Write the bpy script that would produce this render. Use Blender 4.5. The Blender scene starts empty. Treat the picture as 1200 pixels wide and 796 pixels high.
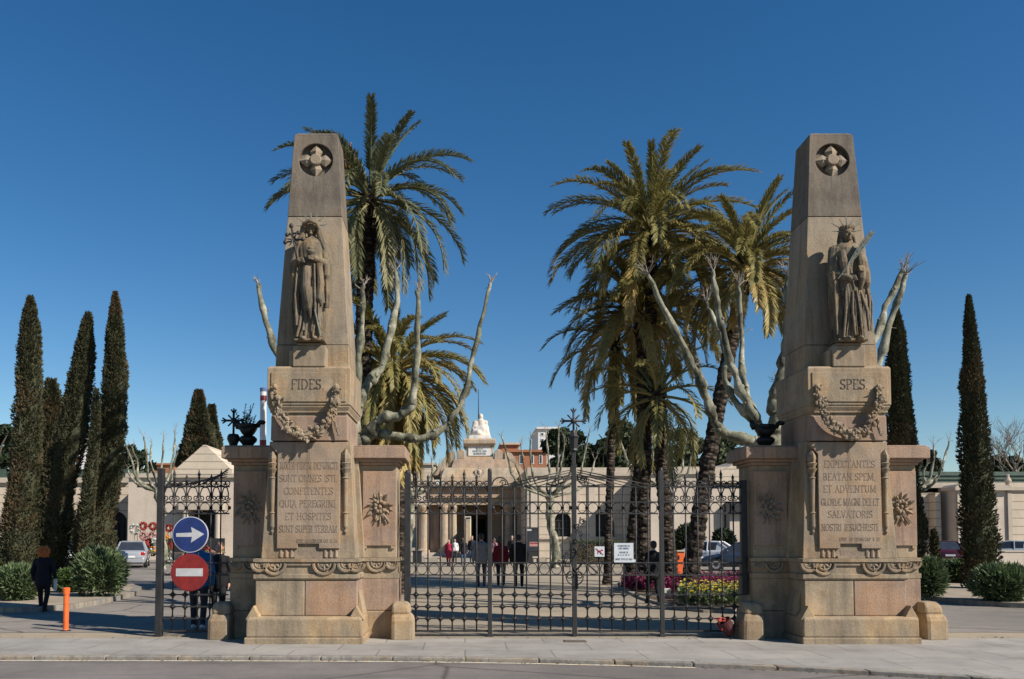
import bpy, bmesh, math, random
from mathutils import Vector, Matrix, noise as mnoise

R = math.radians
sc = bpy.context.scene
COL = sc.collection
rnd = random.Random(7)

# ---------------------------------------------------------------- camera maths (photo 1200 x 796)
F, U0, HZ, CH = 1000.0, 545.0, 630.0, 1.65
PT = R(2.5)
V0 = HZ - F * math.tan(PT)

def P(u, v, Y):
    a = (u - U0) / F; b = (V0 - v) / F
    yc = math.cos(PT) - b * math.sin(PT); z_ = math.sin(PT) + b * math.cos(PT)
    t = Y / yc
    return Vector((a * t, Y, CH + z_ * t))

def G(u, v, z=0.0):
    a = (u - U0) / F; b = (V0 - v) / F
    yc = math.cos(PT) - b * math.sin(PT); z_ = math.sin(PT) + b * math.cos(PT)
    t = (z - CH) / z_
    return Vector((a * t, yc * t, z))

def zf(v, Y):
    return P(U0, v, Y).z

def xf(u, Y, v=630):
    return P(u, v, Y).x

# ---------------------------------------------------------------- mesh builder
LOC = {}

class MB:
    def __init__(s):
        s.v = []; s.f = []; s.t = []
    def face(s, idx, tint=0.5):
        s.f.append(tuple(idx)); s.t.append(tint)
    def quad(s, a, b, c, d, tint=0.5):
        n = len(s.v); s.v += [tuple(a), tuple(b), tuple(c), tuple(d)]; s.face((n, n+1, n+2, n+3), tint)
    def tri(s, a, b, c, tint=0.5):
        n = len(s.v); s.v += [tuple(a), tuple(b), tuple(c)]; s.face((n, n+1, n+2), tint)
    def box(s, x0, x1, y0, y1, z0, z1, tint=0.5):
        s.frustum([(x0, x1, y0, y1, z0), (x0, x1, y0, y1, z1)], tint)
    def frustum(s, rings, tint=0.5):
        n = len(s.v)
        for (x0, x1, y0, y1, z) in rings:
            s.v += [(x0, y0, z), (x1, y0, z), (x1, y1, z), (x0, y1, z)]
        s.face((n+3, n+2, n+1, n), tint)
        for k in range(len(rings)-1):
            a = n + 4*k; b = a + 4
            for i in range(4):
                j = (i+1) % 4
                s.face((a+i, a+j, b+j, b+i), tint)
        e = n + 4*(len(rings)-1)
        s.face((e, e+1, e+2, e+3), tint)
    def obox(s, c, ux, uy, uz, hx, hy, hz, tint=0.5):
        c = Vector(c); ux = Vector(ux).normalized()*hx; uy = Vector(uy).normalized()*hy; uz = Vector(uz).normalized()*hz
        n = len(s.v)
        for z in (-1, 1):
            for (x, y) in ((-1,-1),(1,-1),(1,1),(-1,1)):
                s.v.append(tuple(c + ux*x + uy*y + uz*z))
        for q in ((3,2,1,0),(4,5,6,7),(0,1,5,4),(1,2,6,5),(2,3,7,6),(3,0,4,7)):
            s.face([n+i for i in q], tint)
    def tube(s, pts, rad, n=6, tint=0.5, cap=True, knob=None):
        pts = [Vector(p) for p in pts]
        if not isinstance(rad, (list, tuple)): rad = [rad]*len(pts)
        b0 = len(s.v); ref = None
        for i, p in enumerate(pts):
            d = (pts[min(i+1, len(pts)-1)] - pts[max(i-1, 0)])
            if d.length < 1e-9: d = Vector((0,0,1))
            d.normalize()
            if ref is None:
                ref = Vector((1,0,0)) if abs(d.x) < 0.8 else Vector((0,1,0))
            a = (ref - d*ref.dot(d))
            if a.length < 1e-6: a = Vector((0,1,0)) - d*d.y
            a.normalize(); ref = a; b = d.cross(a)
            for k in range(n):
                th = 2*math.pi*k/n
                r = rad[i]
                if knob: r *= 1 + knob*(mnoise.noise(Vector((p.x*3+math.cos(th)*.7, p.y*3+math.sin(th)*.7, p.z*3))))
                s.v.append(tuple(p + (a*math.cos(th) + b*math.sin(th))*r))
        for i in range(len(pts)-1):
            for k in range(n):
                k2 = (k+1) % n
                s.face((b0+i*n+k, b0+i*n+k2, b0+(i+1)*n+k2, b0+(i+1)*n+k), tint)
        if cap:
            s.face([b0+k for k in range(n)][::-1], tint)
            e = b0+(len(pts)-1)*n
            s.face([e+k for k in range(n)], tint)
    def lathe(s, prof, c, n=16, tint=0.5, sx=1, sy=1, flute=0, fk=0):
        b0 = len(s.v)
        for (r, z) in prof:
            for k in range(n):
                th = 2*math.pi*k/n
                rr = max(r, 1e-4) * (1 + flute*math.cos(fk*th))
                s.v.append((c[0]+rr*math.cos(th)*sx, c[1]+rr*math.sin(th)*sy, c[2]+z))
        for i in range(len(prof)-1):
            for k in range(n):
                k2 = (k+1) % n
                s.face((b0+i*n+k, b0+i*n+k2, b0+(i+1)*n+k2, b0+(i+1)*n+k), tint)
        s.face([b0+k for k in range(n)][::-1], tint)
        e = b0+(len(prof)-1)*n
        s.face([e+k for k in range(n)], tint)
    def ell(s, c, rx, ry, rz, n=8, m=6, tint=0.5, M=None, lump=0):
        b0 = len(s.v); c = Vector(c)
        for i in range(m+1):
            ph = math.pi*i/m
            for k in range(n):
                th = 2*math.pi*k/n
                p = Vector((rx*math.sin(ph)*math.cos(th), ry*math.sin(ph)*math.sin(th), rz*math.cos(ph)))
                if lump: p *= 1 + lump*mnoise.noise((p+c)*9)
                if M: p = M @ p
                s.v.append(tuple(c+p))
        for i in range(m):
            for k in range(n):
                k2 = (k+1) % n
                s.face((b0+i*n+k, b0+(i+1)*n+k, b0+(i+1)*n+k2, b0+i*n+k2), tint)
    def prism(s, poly, y0, y1, tint=0.5):
        """poly of (x,z) points extruded from y0 to y1"""
        n = len(s.v); m = len(poly)
        for (x, z) in poly: s.v.append((x, y0, z))
        for (x, z) in poly: s.v.append((x, y1, z))
        s.face([n+i for i in range(m)], tint)
        s.face([n+m+i for i in range(m)][::-1], tint)
        for i in range(m):
            j = (i+1) % m
            s.face((n+j, n+i, n+m+i, n+m+j), tint)
    def capsule(s, a, ra, b, rb, n=10):
        a = Vector(a); b = Vector(b); d = (b-a)
        L = d.length
        if L < 1e-6:
            s.ell(a, ra, ra, ra, n, 8); return
        d /= L
        pts = []; rad = []
        for i in range(4):
            t = math.pi/2*(1 - i/3.0) if i < 3 else 0
            pts.append(a - d*ra*math.sin(t)); rad.append(max(ra*math.cos(t), ra*0.05))
        for i in range(4):
            t = math.pi/2*(i/3.0)
            pts.append(b + d*rb*math.sin(t)); rad.append(max(rb*math.cos(t), rb*0.05))
        s.tube(pts, rad, n)
    def mesh(s, name, off=(0,0,0), smooth=False):
        me = bpy.data.meshes.new(name)
        ox, oy, oz = off
        me.from_pydata([(x-ox, y-oy, z-oz) for (x, y, z) in s.v], [], s.f)
        at = me.attributes.new('tint', 'FLOAT', 'FACE')
        at.data.foreach_set('value', s.t)
        if smooth: me.polygons.foreach_set('use_smooth', [True]*len(me.polygons))
        me.update()
        return me
    def build(s, name, mat, parent=None, origin=None, smooth=False, bevel=0, fixn=True, auto=None):
        if parent is not None: off = LOC.get(parent.name, (0,0,0))
        else: off = origin or (0,0,0)
        me = s.mesh(name, off, smooth)
        if fixn:
            bm = bmesh.new(); bm.from_mesh(me)
            bmesh.ops.recalc_face_normals(bm, faces=bm.faces)
            bm.to_mesh(me); bm.free()
        o = bpy.data.objects.new(name, me); COL.objects.link(o)
        if mat: me.materials.append(mat)
        LOC[o.name] = tuple(off)
        if parent is not None: o.parent = parent
        else: o.location = off
        if bevel:
            bv = o.modifiers.new('b', 'BEVEL'); bv.width = bevel; bv.segments = 2; bv.limit_method = 'ANGLE'; bv.angle_limit = R(35)
        return o

def tag(o, label=None, cat=None, group=None, kind=None):
    if label: o['label'] = label
    if cat: o['category'] = cat
    if group: o['group'] = group
    if kind: o['kind'] = kind
    return o

def thing(name, label, cat, loc=(0,0,0), group=None):
    o = bpy.data.objects.new(name, None); COL.objects.link(o)
    o.location = loc; LOC[o.name] = tuple(loc)
    o.empty_display_size = .1
    return tag(o, label, cat, group)

def copy_tree(o, loc=None, label=None, rz=None):
    c = o.copy(); COL.objects.link(c)
    if loc is not None: c.location = loc
    if rz is not None: c.rotation_euler = (0, 0, rz)
    if label: c['label'] = label
    def kids(src, dst):
        for ch in list(src.children):
            d = ch.copy(); COL.objects.link(d); d.parent = dst
            kids(ch, d)
    kids(o, c)
    return c

def eval_mesh(o):
    dg = bpy.context.evaluated_depsgraph_get(); dg.update()
    return bpy.data.meshes.new_from_object(o.evaluated_get(dg))

def remeshed(mb, voxel, smooth=4, name='tmp'):
    me = mb.mesh(name)
    bm = bmesh.new(); bm.from_mesh(me); bmesh.ops.recalc_face_normals(bm, faces=bm.faces); bm.to_mesh(me); bm.free()
    o = bpy.data.objects.new(name, me); COL.objects.link(o)
    m = o.modifiers.new('r', 'REMESH'); m.mode = 'VOXEL'; m.voxel_size = voxel; m.use_smooth_shade = True
    if smooth:
        s = o.modifiers.new('s', 'SMOOTH'); s.iterations = smooth; s.factor = .5
    out = eval_mesh(o)
    bpy.data.objects.remove(o); bpy.data.meshes.remove(me)
    return out

def obj_from_mesh(name, me, mat, parent=None, loc=None):
    me.name = name
    o = bpy.data.objects.new(name, me); COL.objects.link(o)
    me.materials.clear()
    if mat: me.materials.append(mat)
    if parent is not None: o.parent = parent
    if loc is not None: o.location = loc
    return o

def cut(o, cutters):
    """subtract MB shapes (given in the same coordinates as o's mesh) from o"""
    for mb in cutters:
        me = mb.mesh('cut')
        bm = bmesh.new(); bm.from_mesh(me); bmesh.ops.recalc_face_normals(bm, faces=bm.faces); bm.to_mesh(me); bm.free()
        c = bpy.data.objects.new('cut', me); COL.objects.link(c)
        c.parent = o.parent
        if o.parent is None: c.location = o.location
        m = o.modifiers.new('c', 'BOOLEAN'); m.object = c; m.operation = 'DIFFERENCE'; m.solver = 'EXACT'
        # keep the boolean before a bevel
        new = eval_mesh_only(o, m)
        old = o.data; o.modifiers.remove(m)
        mats = [x for x in old.materials]
        o.data = new
        new.materials.clear()
        for x in mats: new.materials.append(x)
        bpy.data.objects.remove(c); bpy.data.meshes.remove(me)

def eval_mesh_only(o, mod):
    vis = {}
    for x in o.modifiers:
        if x != mod: vis[x.name] = x.show_viewport; x.show_viewport = False
    me = eval_mesh(o)
    for k, val in vis.items(): o.modifiers[k].show_viewport = val
    return me

# ---------------------------------------------------------------- materials
MATS = {}

def _new(name):
    m = bpy.data.materials.new(name); m.use_nodes = True
    nt = m.node_tree; b = nt.nodes['Principled BSDF']
    return m, nt, b

def _n(nt, t, **kw):
    n = nt.nodes.new(t)
    for k, v in kw.items(): setattr(n, k, v)
    return n

def ramp(nt, fac, stops):
    r = _n(nt, 'ShaderNodeValToRGB')
    el = r.color_ramp.elements
    while len(el) < len(stops): el.new(.5)
    for e, (p, c) in zip(el, stops):
        e.position = p
        e.color = (*c, 1) if len(c) == 3 else c
    nt.links.new(fac, r.inputs[0])
    return r.outputs[0]

def coords(nt, scale=(1,1,1), kind='Object'):
    tc = _n(nt, 'ShaderNodeTexCoord'); mp = _n(nt, 'ShaderNodeMapping')
    mp.inputs['Scale'].default_value = scale
    nt.links.new(tc.outputs[kind], mp.inputs[0])
    return mp.outputs[0]

def nz(nt, vec, scale, detail=4, rough=.55):
    n = _n(nt, 'ShaderNodeTexNoise')
    n.inputs['Scale'].default_value = scale; n.inputs['Detail'].default_value = detail; n.inputs['Roughness'].default_value = rough
    nt.links.new(vec, n.inputs['Vector'])
    return n.outputs[0]

def mixc(nt, fac, a, b, mode='MIX'):
    m = _n(nt, 'ShaderNodeMix', data_type='RGBA', blend_type=mode)
    for sock, val in ((m.inputs[0], fac), (m.inputs[6], a), (m.inputs[7], b)):
        if hasattr(val, 'links'): nt.links.new(val, sock)
        elif isinstance(val, (int, float)): sock.default_value = val
        else: sock.default_value = (*val, 1)
    return m.outputs[2]

def bump(nt, b, h, strength=.4, dist=.02):
    n = _n(nt, 'ShaderNodeBump'); n.inputs['Strength'].default_value = strength; n.inputs['Distance'].default_value = dist
    nt.links.new(h, n.inputs['Height']); nt.links.new(n.outputs[0], b.inputs['Normal'])

def plain(name, col, rough=.6, metal=0, var=.12, scale=6, bmp=0, spec=.5, coat=0):
    m, nt, b = _new(name)
    v = coords(nt)
    n = nz(nt, v, scale)
    lo = tuple(max(0, c*(1-var)) for c in col); hi = tuple(min(1, c*(1+var)) for c in col)
    nt.links.new(ramp(nt, n, [(.3, lo), (.7, hi)]), b.inputs['Base Color'])
    b.inputs['Roughness'].default_value = rough; b.inputs['Metallic'].default_value = metal
    b.inputs['Specular IOR Level'].default_value = spec
    if coat: b.inputs['Coat Weight'].default_value = coat
    if bmp: bump(nt, b, nz(nt, v, scale*5), bmp, .01)
    return m

def stone(name, c, dirt=(.12,.10,.08), stain=.5, rough=.9, scale=1.0, lichen=None, joints=None):
    m, nt, b = _new(name)
    v = coords(nt)
    big = nz(nt, v, 1.3*scale, 5, .6)
    fine = nz(nt, v, 34*scale, 5, .7)
    c = tuple(x*.76 for x in c)
    lo = tuple(x*.80 for x in c); hi = tuple(min(1, x*1.16) for x in c)
    warm = (c[0]*1.05, c[1]*.93, c[2]*.80)
    base = ramp(nt, big, [(.30, lo), (.48, c), (.60, warm), (.75, hi)])
    sp = ramp(nt, fine, [(.32, (.62,.62,.62)), (.5, (.96,.96,.96)), (.75, (1.12,1.12,1.12))])
    base = mixc(nt, .55, base, sp, 'MULTIPLY')
    # running water stains : long in z
    vs = coords(nt, (3.2, 3.2, .55))
    st = nz(nt, vs, 1.5*scale, 6, .65)
    base = mixc(nt, ramp(nt, st, [(.46, (0,0,0)), (.70, (min(1, stain*1.25),)*3)]), base, dirt)
    blot = nz(nt, v, .9*scale, 7, .7)
    base = mixc(nt, .8, base, ramp(nt, blot, [(.36, (.66,.67,.70)), (.5, (1,1,1)), (.66, (1.18,1.13,1.02))]), 'MULTIPLY')
    vs2 = coords(nt, (7, 7, .40)); st2 = nz(nt, vs2, 1.3*scale, 5, .6)
    base = mixc(nt, ramp(nt, st2, [(.54, (0,0,0)), (.70, (.55,)*3)]), base, tuple(x*.42 for x in c))
    # pits
    vo = _n(nt, 'ShaderNodeTexVoronoi'); vo.inputs['Scale'].default_value = 15*scale
    nt.links.new(v, vo.inputs['Vector'])
    pit = ramp(nt, vo.outputs['Distance'], [(.04, (.75,)*3), (.13, (0,)*3)])
    pn = ramp(nt, nz(nt, v, 2.2*scale, 3), [(.52, (0,)*3), (.62, (1,)*3)])
    pit = mixc(nt, 1.0, pit, pn, 'MULTIPLY')
    base = mixc(nt, pit, base, tuple(x*.45 for x in c))
    if lichen:
        ln = ramp(nt, nz(nt, v, 1.9*scale, 6, .7), [(.56, (0,0,0)), (.72, (.7,.7,.7))])
        base = mixc(nt, ln, base, lichen)
    nt.links.new(base, b.inputs['Base Color'])
    b.inputs['Roughness'].default_value = rough; b.inputs['Specular IOR Level'].default_value = .2
    h = mixc(nt, .35, fine, big)
    bump(nt, b, h, .55, .02)
    return m

def coursed(name, c, course=.45, jointcol=None, rough=.9):
    """rendered wall with horizontal courses"""
    m, nt, b = _new(name)
    v = coords(nt)
    c = tuple(x*1.0 for x in c)
    big = nz(nt, v, .5, 6, .65); fine = nz(nt, v, 9, 4, .6)
    base = ramp(nt, big, [(.3, tuple(x*.84 for x in c)), (.5, c), (.72, tuple(min(1, x*1.1) for x in c))])
    base = mixc(nt, .5, base, ramp(nt, fine, [(.3, (.8,)*3), (.7, (1.08,)*3)]), 'MULTIPLY')
    st = nz(nt, coords(nt, (1.2, 1.2, .15)), 1.0, 5, .6)
    base = mixc(nt, ramp(nt, st, [(.52, (0,)*3), (.75, (.35,)*3)]), base, tuple(x*.45 for x in c))
    sx = _n(nt, 'ShaderNodeSeparateXYZ'); nt.links.new(v, sx.inputs[0])
    md = _n(nt, 'ShaderNodeMath', operation='PINGPONG'); md.inputs[1].default_value = course/2
    nt.links.new(sx.outputs[2], md.inputs[0])
    j = ramp(nt, md.outputs[0], [(0.0, (1,)*3), (.022, (.9,)*3), (.05, (0,)*3)])
    base = mixc(nt, j, base, jointcol or tuple(x*.5 for x in c))
    nt.links.new(base, b.inputs['Base Color'])
    b.inputs['Roughness'].default_value = rough; b.inputs['Specular IOR Level'].default_value = .15
    bump(nt, b, fine, .3, .01)
    return m

def leafmat(name, dark, mid, light, trans=.25, rough=.6, nscale=2.5):
    m, nt, b = _new(name)
    at = _n(nt, 'ShaderNodeAttribute'); at.attribute_name = 'tint'
    col = ramp(nt, at.outputs['Fac'], [(0, dark), (.5, mid), (1, light)])
    v = coords(nt)
    n = nz(nt, v, nscale, 3)
    col = mixc(nt, .6, col, ramp(nt, n, [(.3, (.7,.72,.7)), (.7, (1.2,1.18,1.1))]), 'MULTIPLY')
    nt.links.new(col, b.inputs['Base Color'])
    b.inputs['Roughness'].default_value = rough; b.inputs['Specular IOR Level'].default_value = .25
    if trans:
        tr = _n(nt, 'ShaderNodeBsdfTranslucent'); nt.links.new(col, tr.inputs[0])
        mx = _n(nt, 'ShaderNodeMixShader'); mx.inputs[0].default_value = trans
        nt.links.new(b.outputs[0], mx.inputs[1]); nt.links.new(tr.outputs[0], mx.inputs[2])
        out = nt.nodes['Material Output']; nt.links.new(mx.outputs[0], out.inputs[0])
    return m

def groundmat(name, cols, scale=.25, fine=60, streak=0, rough=.92, bmp=.3, crack=None):
    m, nt, b = _new(name)
    v = coords(nt)
    a = nz(nt, v, scale, 7, .62)
    base = ramp(nt, a, [(.33, cols[0]), (.5, cols[1]), (.66, cols[2])])
    g = nz(nt, v, fine, 3, .7)
    base = mixc(nt, .75, base, ramp(nt, g, [(.3, (.70,)*3), (.5, (1,)*3), (.7, (1.22,)*3)]), 'MULTIPLY')
    mdm = nz(nt, v, 2.1, 6, .7)
    base = mixc(nt, .6, base, ramp(nt, mdm, [(.32, (.72,.71,.70)), (.5, (1,)*3), (.7, (1.14,1.13,1.1))]), 'MULTIPLY')
    if streak:
        s = nz(nt, coords(nt, (.12, 1.6, 1)), 1.1, 6, .65)
        base = mixc(nt, ramp(nt, s, [(.50, (0,)*3), (.68, (streak,)*3)]), base, tuple(x*.5 for x in cols[0]))
    if crack:
        vo = _n(nt, 'ShaderNodeTexVoronoi', feature='DISTANCE_TO_EDGE'); vo.inputs['Scale'].default_value = crack
        dn = nz(nt, v, 1.5, 4)
        wv = mixc(nt, .12, v, dn)
        nt.links.new(wv, vo.inputs['Vector'])
        cr = ramp(nt, vo.outputs['Distance'], [(.0, (.75,)*3), (.012, (0,)*3)])
        base = mixc(nt, cr, base, tuple(x*.35 for x in cols[0]))
    nt.links.new(base, b.inputs['Base Color'])
    b.inputs['Roughness'].default_value = rough; b.inputs['Specular IOR Level'].default_value = .25
    bump(nt, b, g, bmp, .006)
    return m

M = {}
M['tan']    = stone('stone_tan',   (.425,.338,.232), stain=.45, lichen=(.47,.36,.24))
M['pink']   = stone('stone_pink',  (.43,.305,.225), stain=.35)
M['yellow'] = stone('stone_yellow',(.405,.318,.215), stain=.55, dirt=(.15,.13,.10), lichen=(.5,.37,.2))
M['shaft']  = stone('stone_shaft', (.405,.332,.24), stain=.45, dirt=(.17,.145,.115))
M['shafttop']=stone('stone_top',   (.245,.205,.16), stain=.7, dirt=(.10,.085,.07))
M['tablet'] = stone('stone_tablet',(.435,.335,.243), stain=.25)
M['carve']  = stone('stone_carving',(.36,.285,.20), stain=.6, scale=2)
M['figure'] = stone('stone_figure',(.25,.205,.145), stain=.8, dirt=(.05,.042,.034), scale=2.2, lichen=(.30,.225,.12))
M['marble'] = stone('white_marble',(.74,.70,.64), stain=.35, dirt=(.35,.33,.30))
M['porch']  = stone('stone_porch', (.56,.45,.33), stain=.35, scale=.5)
M['porch2'] = stone('stone_porch_red', (.50,.37,.27), stain=.35, scale=.5)
M['letters']= plain('letter_paint', (.20,.15,.11), .9, 0, .3, 12)
M['title'] = plain('title_letter_paint', (.10,.075,.055), .9)
M['iron']   = plain('wrought_iron', (.032,.031,.032), .55, .3, .3, 8, spec=.4)
M['irong']  = plain('painted_iron_post', (.030,.028,.027), .5, .2, .25, 5)
M['bronze'] = plain('dark_bronze', (.018,.017,.016), .5, .5, .3, 8)
M['verdi']  = plain('green_bronze', (.15,.165,.135), .75, .2, .35, 14)
M['wall']   = coursed('coursed_wall', (.52,.435,.335), .62)
M['plainwall'] = coursed('plain_wall', (.50,.425,.345), 50)
M['cap']    = coursed('wall_coping', (.44,.375,.30), 50)
M['greenroof'] = plain('green_roof_tile', (.045,.075,.055), .6, 0, .3, 3)
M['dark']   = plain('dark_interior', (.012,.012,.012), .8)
M['brick']  = coursed('orange_brick', (.33,.135,.072), .35, (.3,.16,.1))
M['whiteb'] = plain('white_render', (.56,.555,.54), .8)
M['glass']  = plain('window_glass', (.03,.035,.045), .12, 0, .2, 3, spec=.6)
M['palm']   = leafmat('palm_frond', (.085,.092,.035), (.235,.212,.076), (.50,.37,.15), .32, .45)
M['palmg']  = leafmat('palm_frond_grey', (.06,.075,.045), (.15,.16,.085), (.30,.25,.12), .28, .45)
M['cyp']    = leafmat('cypress_foliage', (.036,.042,.022), (.088,.088,.046), (.17,.105,.06), .12, .8)
M['pine']   = leafmat('pine_foliage', (.012,.02,.011), (.028,.042,.02), (.05,.068,.03), .1, .8)
M['leaf']   = leafmat('tree_leaf', (.035,.05,.028), (.075,.095,.05), (.13,.145,.085), .2, .7)
M['olean']  = leafmat('oleander_leaf', (.045,.07,.032), (.10,.145,.065), (.20,.24,.13), .2, .45)
M['hedge']  = leafmat('hedge_leaf', (.025,.05,.015), (.055,.095,.028), (.11,.15,.05), .2, .5)
M['fpurple']= leafmat('purple_petal', (.10,.012,.035), (.17,.022,.065), (.25,.05,.11), .3, .6)
M['fyellow']= leafmat('yellow_petal', (.36,.25,.02), (.55,.40,.04), (.68,.54,.13), .3, .6)
M['fred']   = leafmat('red_petal', (.28,.02,.02), (.42,.05,.04), (.5,.16,.12), .3, .6)
M['fwhite'] = leafmat('white_petal', (.45,.45,.4), (.65,.63,.58), (.8,.78,.72), .3, .6)
M['fpink']  = leafmat('pink_petal', (.45,.2,.2), (.6,.32,.3), (.7,.45,.4), .3, .6)
M['forange']= leafmat('orange_petal', (.5,.17,.02), (.65,.28,.03), (.7,.4,.06), .3, .6)
M['soil']   = groundmat('soil', [(.07,.05,.035), (.10,.075,.05), (.13,.10,.07)])

def barkmat():
    m, nt, b = _new('plane_bark')
    v = coords(nt, (1,1,.6))
    n1 = nz(nt, v, 3.4, 5, .65)
    base = ramp(nt, n1, [(.38, (.050,.046,.030)), (.45, (.125,.122,.078)), (.54, (.20,.195,.135)), (.62, (.36,.34,.26))])
    n2 = nz(nt, coords(nt), 25, 4)
    base = mixc(nt, .6, base, ramp(nt, n2, [(.35, (.6,.6,.58)), (.6, (1.1,)*3)]), 'MULTIPLY')
    nt.links.new(base, b.inputs['Base Color']); b.inputs['Roughness'].default_value = .85
    bump(nt, b, n2, .5, .02)
    return m
M['bark'] = barkmat()

def palmbark():
    m, nt, b = _new('palm_trunk_bark')
    v = coords(nt)
    vo = _n(nt, 'ShaderNodeTexVoronoi'); vo.inputs['Scale'].default_value = 5.5
    nt.links.new(coords(nt, (1,1,1.9)), vo.inputs['Vector'])
    base = ramp(nt, vo.outputs['Distance'], [(.05, (.13,.105,.08)), (.35, (.075,.058,.045)), (.6, (.025,.02,.016))])
    n2 = nz(nt, v, 18, 4)
    base = mixc(nt, .6, base, ramp(nt, n2, [(.3, (.6,)*3), (.7, (1.25,)*3)]), 'MULTIPLY')
    nt.links.new(base, b.inputs['Base Color']); b.inputs['Roughness'].default_value = .95
    bump(nt, b, vo.outputs['Distance'], 1.0, .06)
    b.inputs['Specular IOR Level'].default_value = .1
    return m
M['palmbark'] = palmbark()
M['twig'] = plain('twig_bark', (.23,.20,.16), .9, 0, .3, 9)
M['trunk'] = plain('brown_bark', (.10,.08,.06), .95, 0, .3, 7, .5)
M['asphalt'] = groundmat('road_asphalt', [(.125,.112,.102), (.158,.141,.129), (.19,.17,.155)], .35, 70, .45, crack=.3)
M['yard']   = groundmat('forecourt_asphalt', [(.20,.172,.134), (.28,.235,.172), (.335,.275,.19)], .16, 55, .25)
M['sand']   = groundmat('island_sand', [(.23,.19,.14), (.29,.24,.18), (.33,.28,.21)], .5, 50)
M['kerb']   = stone('kerb_stone', (.36,.335,.295), stain=.6, scale=1.5)
M['linepaint'] = stone('road_line_paint', (.85,.78,.62), stain=.4, scale=3)

def paving():
    m, nt, b = _new('paving_slabs')
    v = coords(nt)
    a = nz(nt, v, .9, 6, .65); g = nz(nt, v, 60, 3, .7)
    base = ramp(nt, a, [(.33, (.225,.207,.182)), (.5, (.29,.27,.238)), (.68, (.345,.322,.283))])
    base = mixc(nt, .7, base, ramp(nt, g, [(.3, (.75,)*3), (.7, (1.18,)*3)]), 'MULTIPLY')
    br = _n(nt, 'ShaderNodeTexBrick'); br.offset = 0.5
    br.inputs['Scale'].default_value = 1; br.inputs['Brick Width'].default_value = 1.25; br.inputs['Row Height'].default_value = .9
    br.inputs['Mortar Size'].default_value = .012; br.inputs['Mortar Smooth'].default_value = .3
    br.inputs['Color1'].default_value = (1,1,1,1); br.inputs['Color2'].default_value = (.86,.87,.88,1); br.inputs['Mortar'].default_value = (.55,.52,.48,1)
    nt.links.new(v, br.inputs['Vector'])
    base = mixc(nt, 1, base, br.outputs['Color'], 'MULTIPLY')
    s = nz(nt, v, 2.6, 6, .7)
    base = mixc(nt, ramp(nt, s, [(.55, (0,)*3), (.74, (.6,)*3)]), base, (.17,.14,.105))
    vg = _n(nt, 'ShaderNodeTexVoronoi'); vg.inputs['Scale'].default_value = 3.1; nt.links.new(v, vg.inputs['Vector'])
    base = mixc(nt, ramp(nt, vg.outputs['Distance'], [(.05, (.7,)*3), (.085, (0,)*3)]), base, (.12,.11,.10))
    nt.links.new(base, b.inputs['Base Color']); b.inputs['Roughness'].default_value = .9
    bump(nt, b, g, .25, .006)
    return m
M['paving'] = paving()
# ================================================================ camera, sky, sun
cam = bpy.data.cameras.new('camera'); co = bpy.data.objects.new('camera', cam); COL.objects.link(co)
co.location = (0, 0, CH); co.rotation_euler = (R(90)+PT, 0, 0)
cam.sensor_width = 36; cam.lens = 36*F/1200
cam.shift_x = (600-U0)/1200; cam.shift_y = (V0-398)/1200
cam.clip_end = 3000; cam.clip_start = .1
sc.camera = co

SUN = Vector((.665, -.425, .61)).normalized()
el = math.asin(SUN.z); az = math.atan2(SUN.x, SUN.y)
sl = bpy.data.lights.new('sun', 'SUN'); sl.energy = 5.0; sl.angle = R(.55); sl.color = (1, .925, .83)
so = bpy.data.objects.new('sun', sl); COL.objects.link(so)
so.rotation_euler = SUN.to_track_quat('Z', 'Y').to_euler(); so.location = (30, -10, 40)
w = bpy.data.worlds.new('World'); sc.world = w; w.use_nodes = True
nt = w.node_tree; bg = nt.nodes['Background']
sky = nt.nodes.new('ShaderNodeTexSky'); sky.sky_type = 'NISHITA'; sky.sun_disc = False
sky.sun_elevation = el; sky.sun_rotation = az
sky.air_density = 1.0; sky.dust_density = .05; sky.ozone_density = 2.4; sky.altitude = 0
hs = nt.nodes.new('ShaderNodeHueSaturation'); hs.inputs['Saturation'].default_value = 1.34; hs.inputs['Hue'].default_value = .501
nt.links.new(sky.outputs[0], hs.inputs['Color']); nt.links.new(hs.outputs[0], bg.inputs[0]); bg.inputs[1].default_value = .070
sc.view_settings.view_transform = 'Standard'; sc.view_settings.look = 'None'
sc.view_settings.exposure = .54; sc.view_settings.gamma = 1
sc.render.engine = 'CYCLES'; sc.cycles.use_denoising = True
sc.cycles.max_bounces = 6; sc.cycles.diffuse_bounces = 3; sc.cycles.transparent_max_bounces = 8

# ================================================================ ground
def smooth(a, b, x):
    t = max(0, min(1, (x-a)/(b-a))); return t*t*(3-2*t)

KERB = [(-40, 12.15)] + [tuple(G(u, v)[:2]) for (u, v) in ((-200,768.5), (0,769), (300,769.5), (500,770.5), (650,773), (780,776), (900,780.5), (1050,788), (1200,797), (1400,812))] + [(40, 3.0)]
def kerb_y(x):
    for (a, b) in zip(KERB, KERB[1:]):
        if a[0] <= x <= b[0]:
            t = (x-a[0])/(b[0]-a[0]); return a[1]+(b[1]-a[1])*t
    return KERB[-1][1]

def sheet(name, poly_fn, xs, rows, z, mat, kind='structure'):
    """strip mesh: for every x, the rows give y values"""
    mb = MB(); nr = rows
    for x in xs:
        for k in range(nr+1):
            y = poly_fn(x, k/nr); mb.v.append((x, y, z))
    for i in range(len(xs)-1):
        for k in range(nr):
            a = i*(nr+1)+k; b = (i+1)*(nr+1)+k
            mb.face((a, b, b+1, a+1))
    o = mb.build(name, mat, fixn=False); tag(o, kind=kind)
    return o
xs = [-40+1.0*i for i in range(81)]
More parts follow.
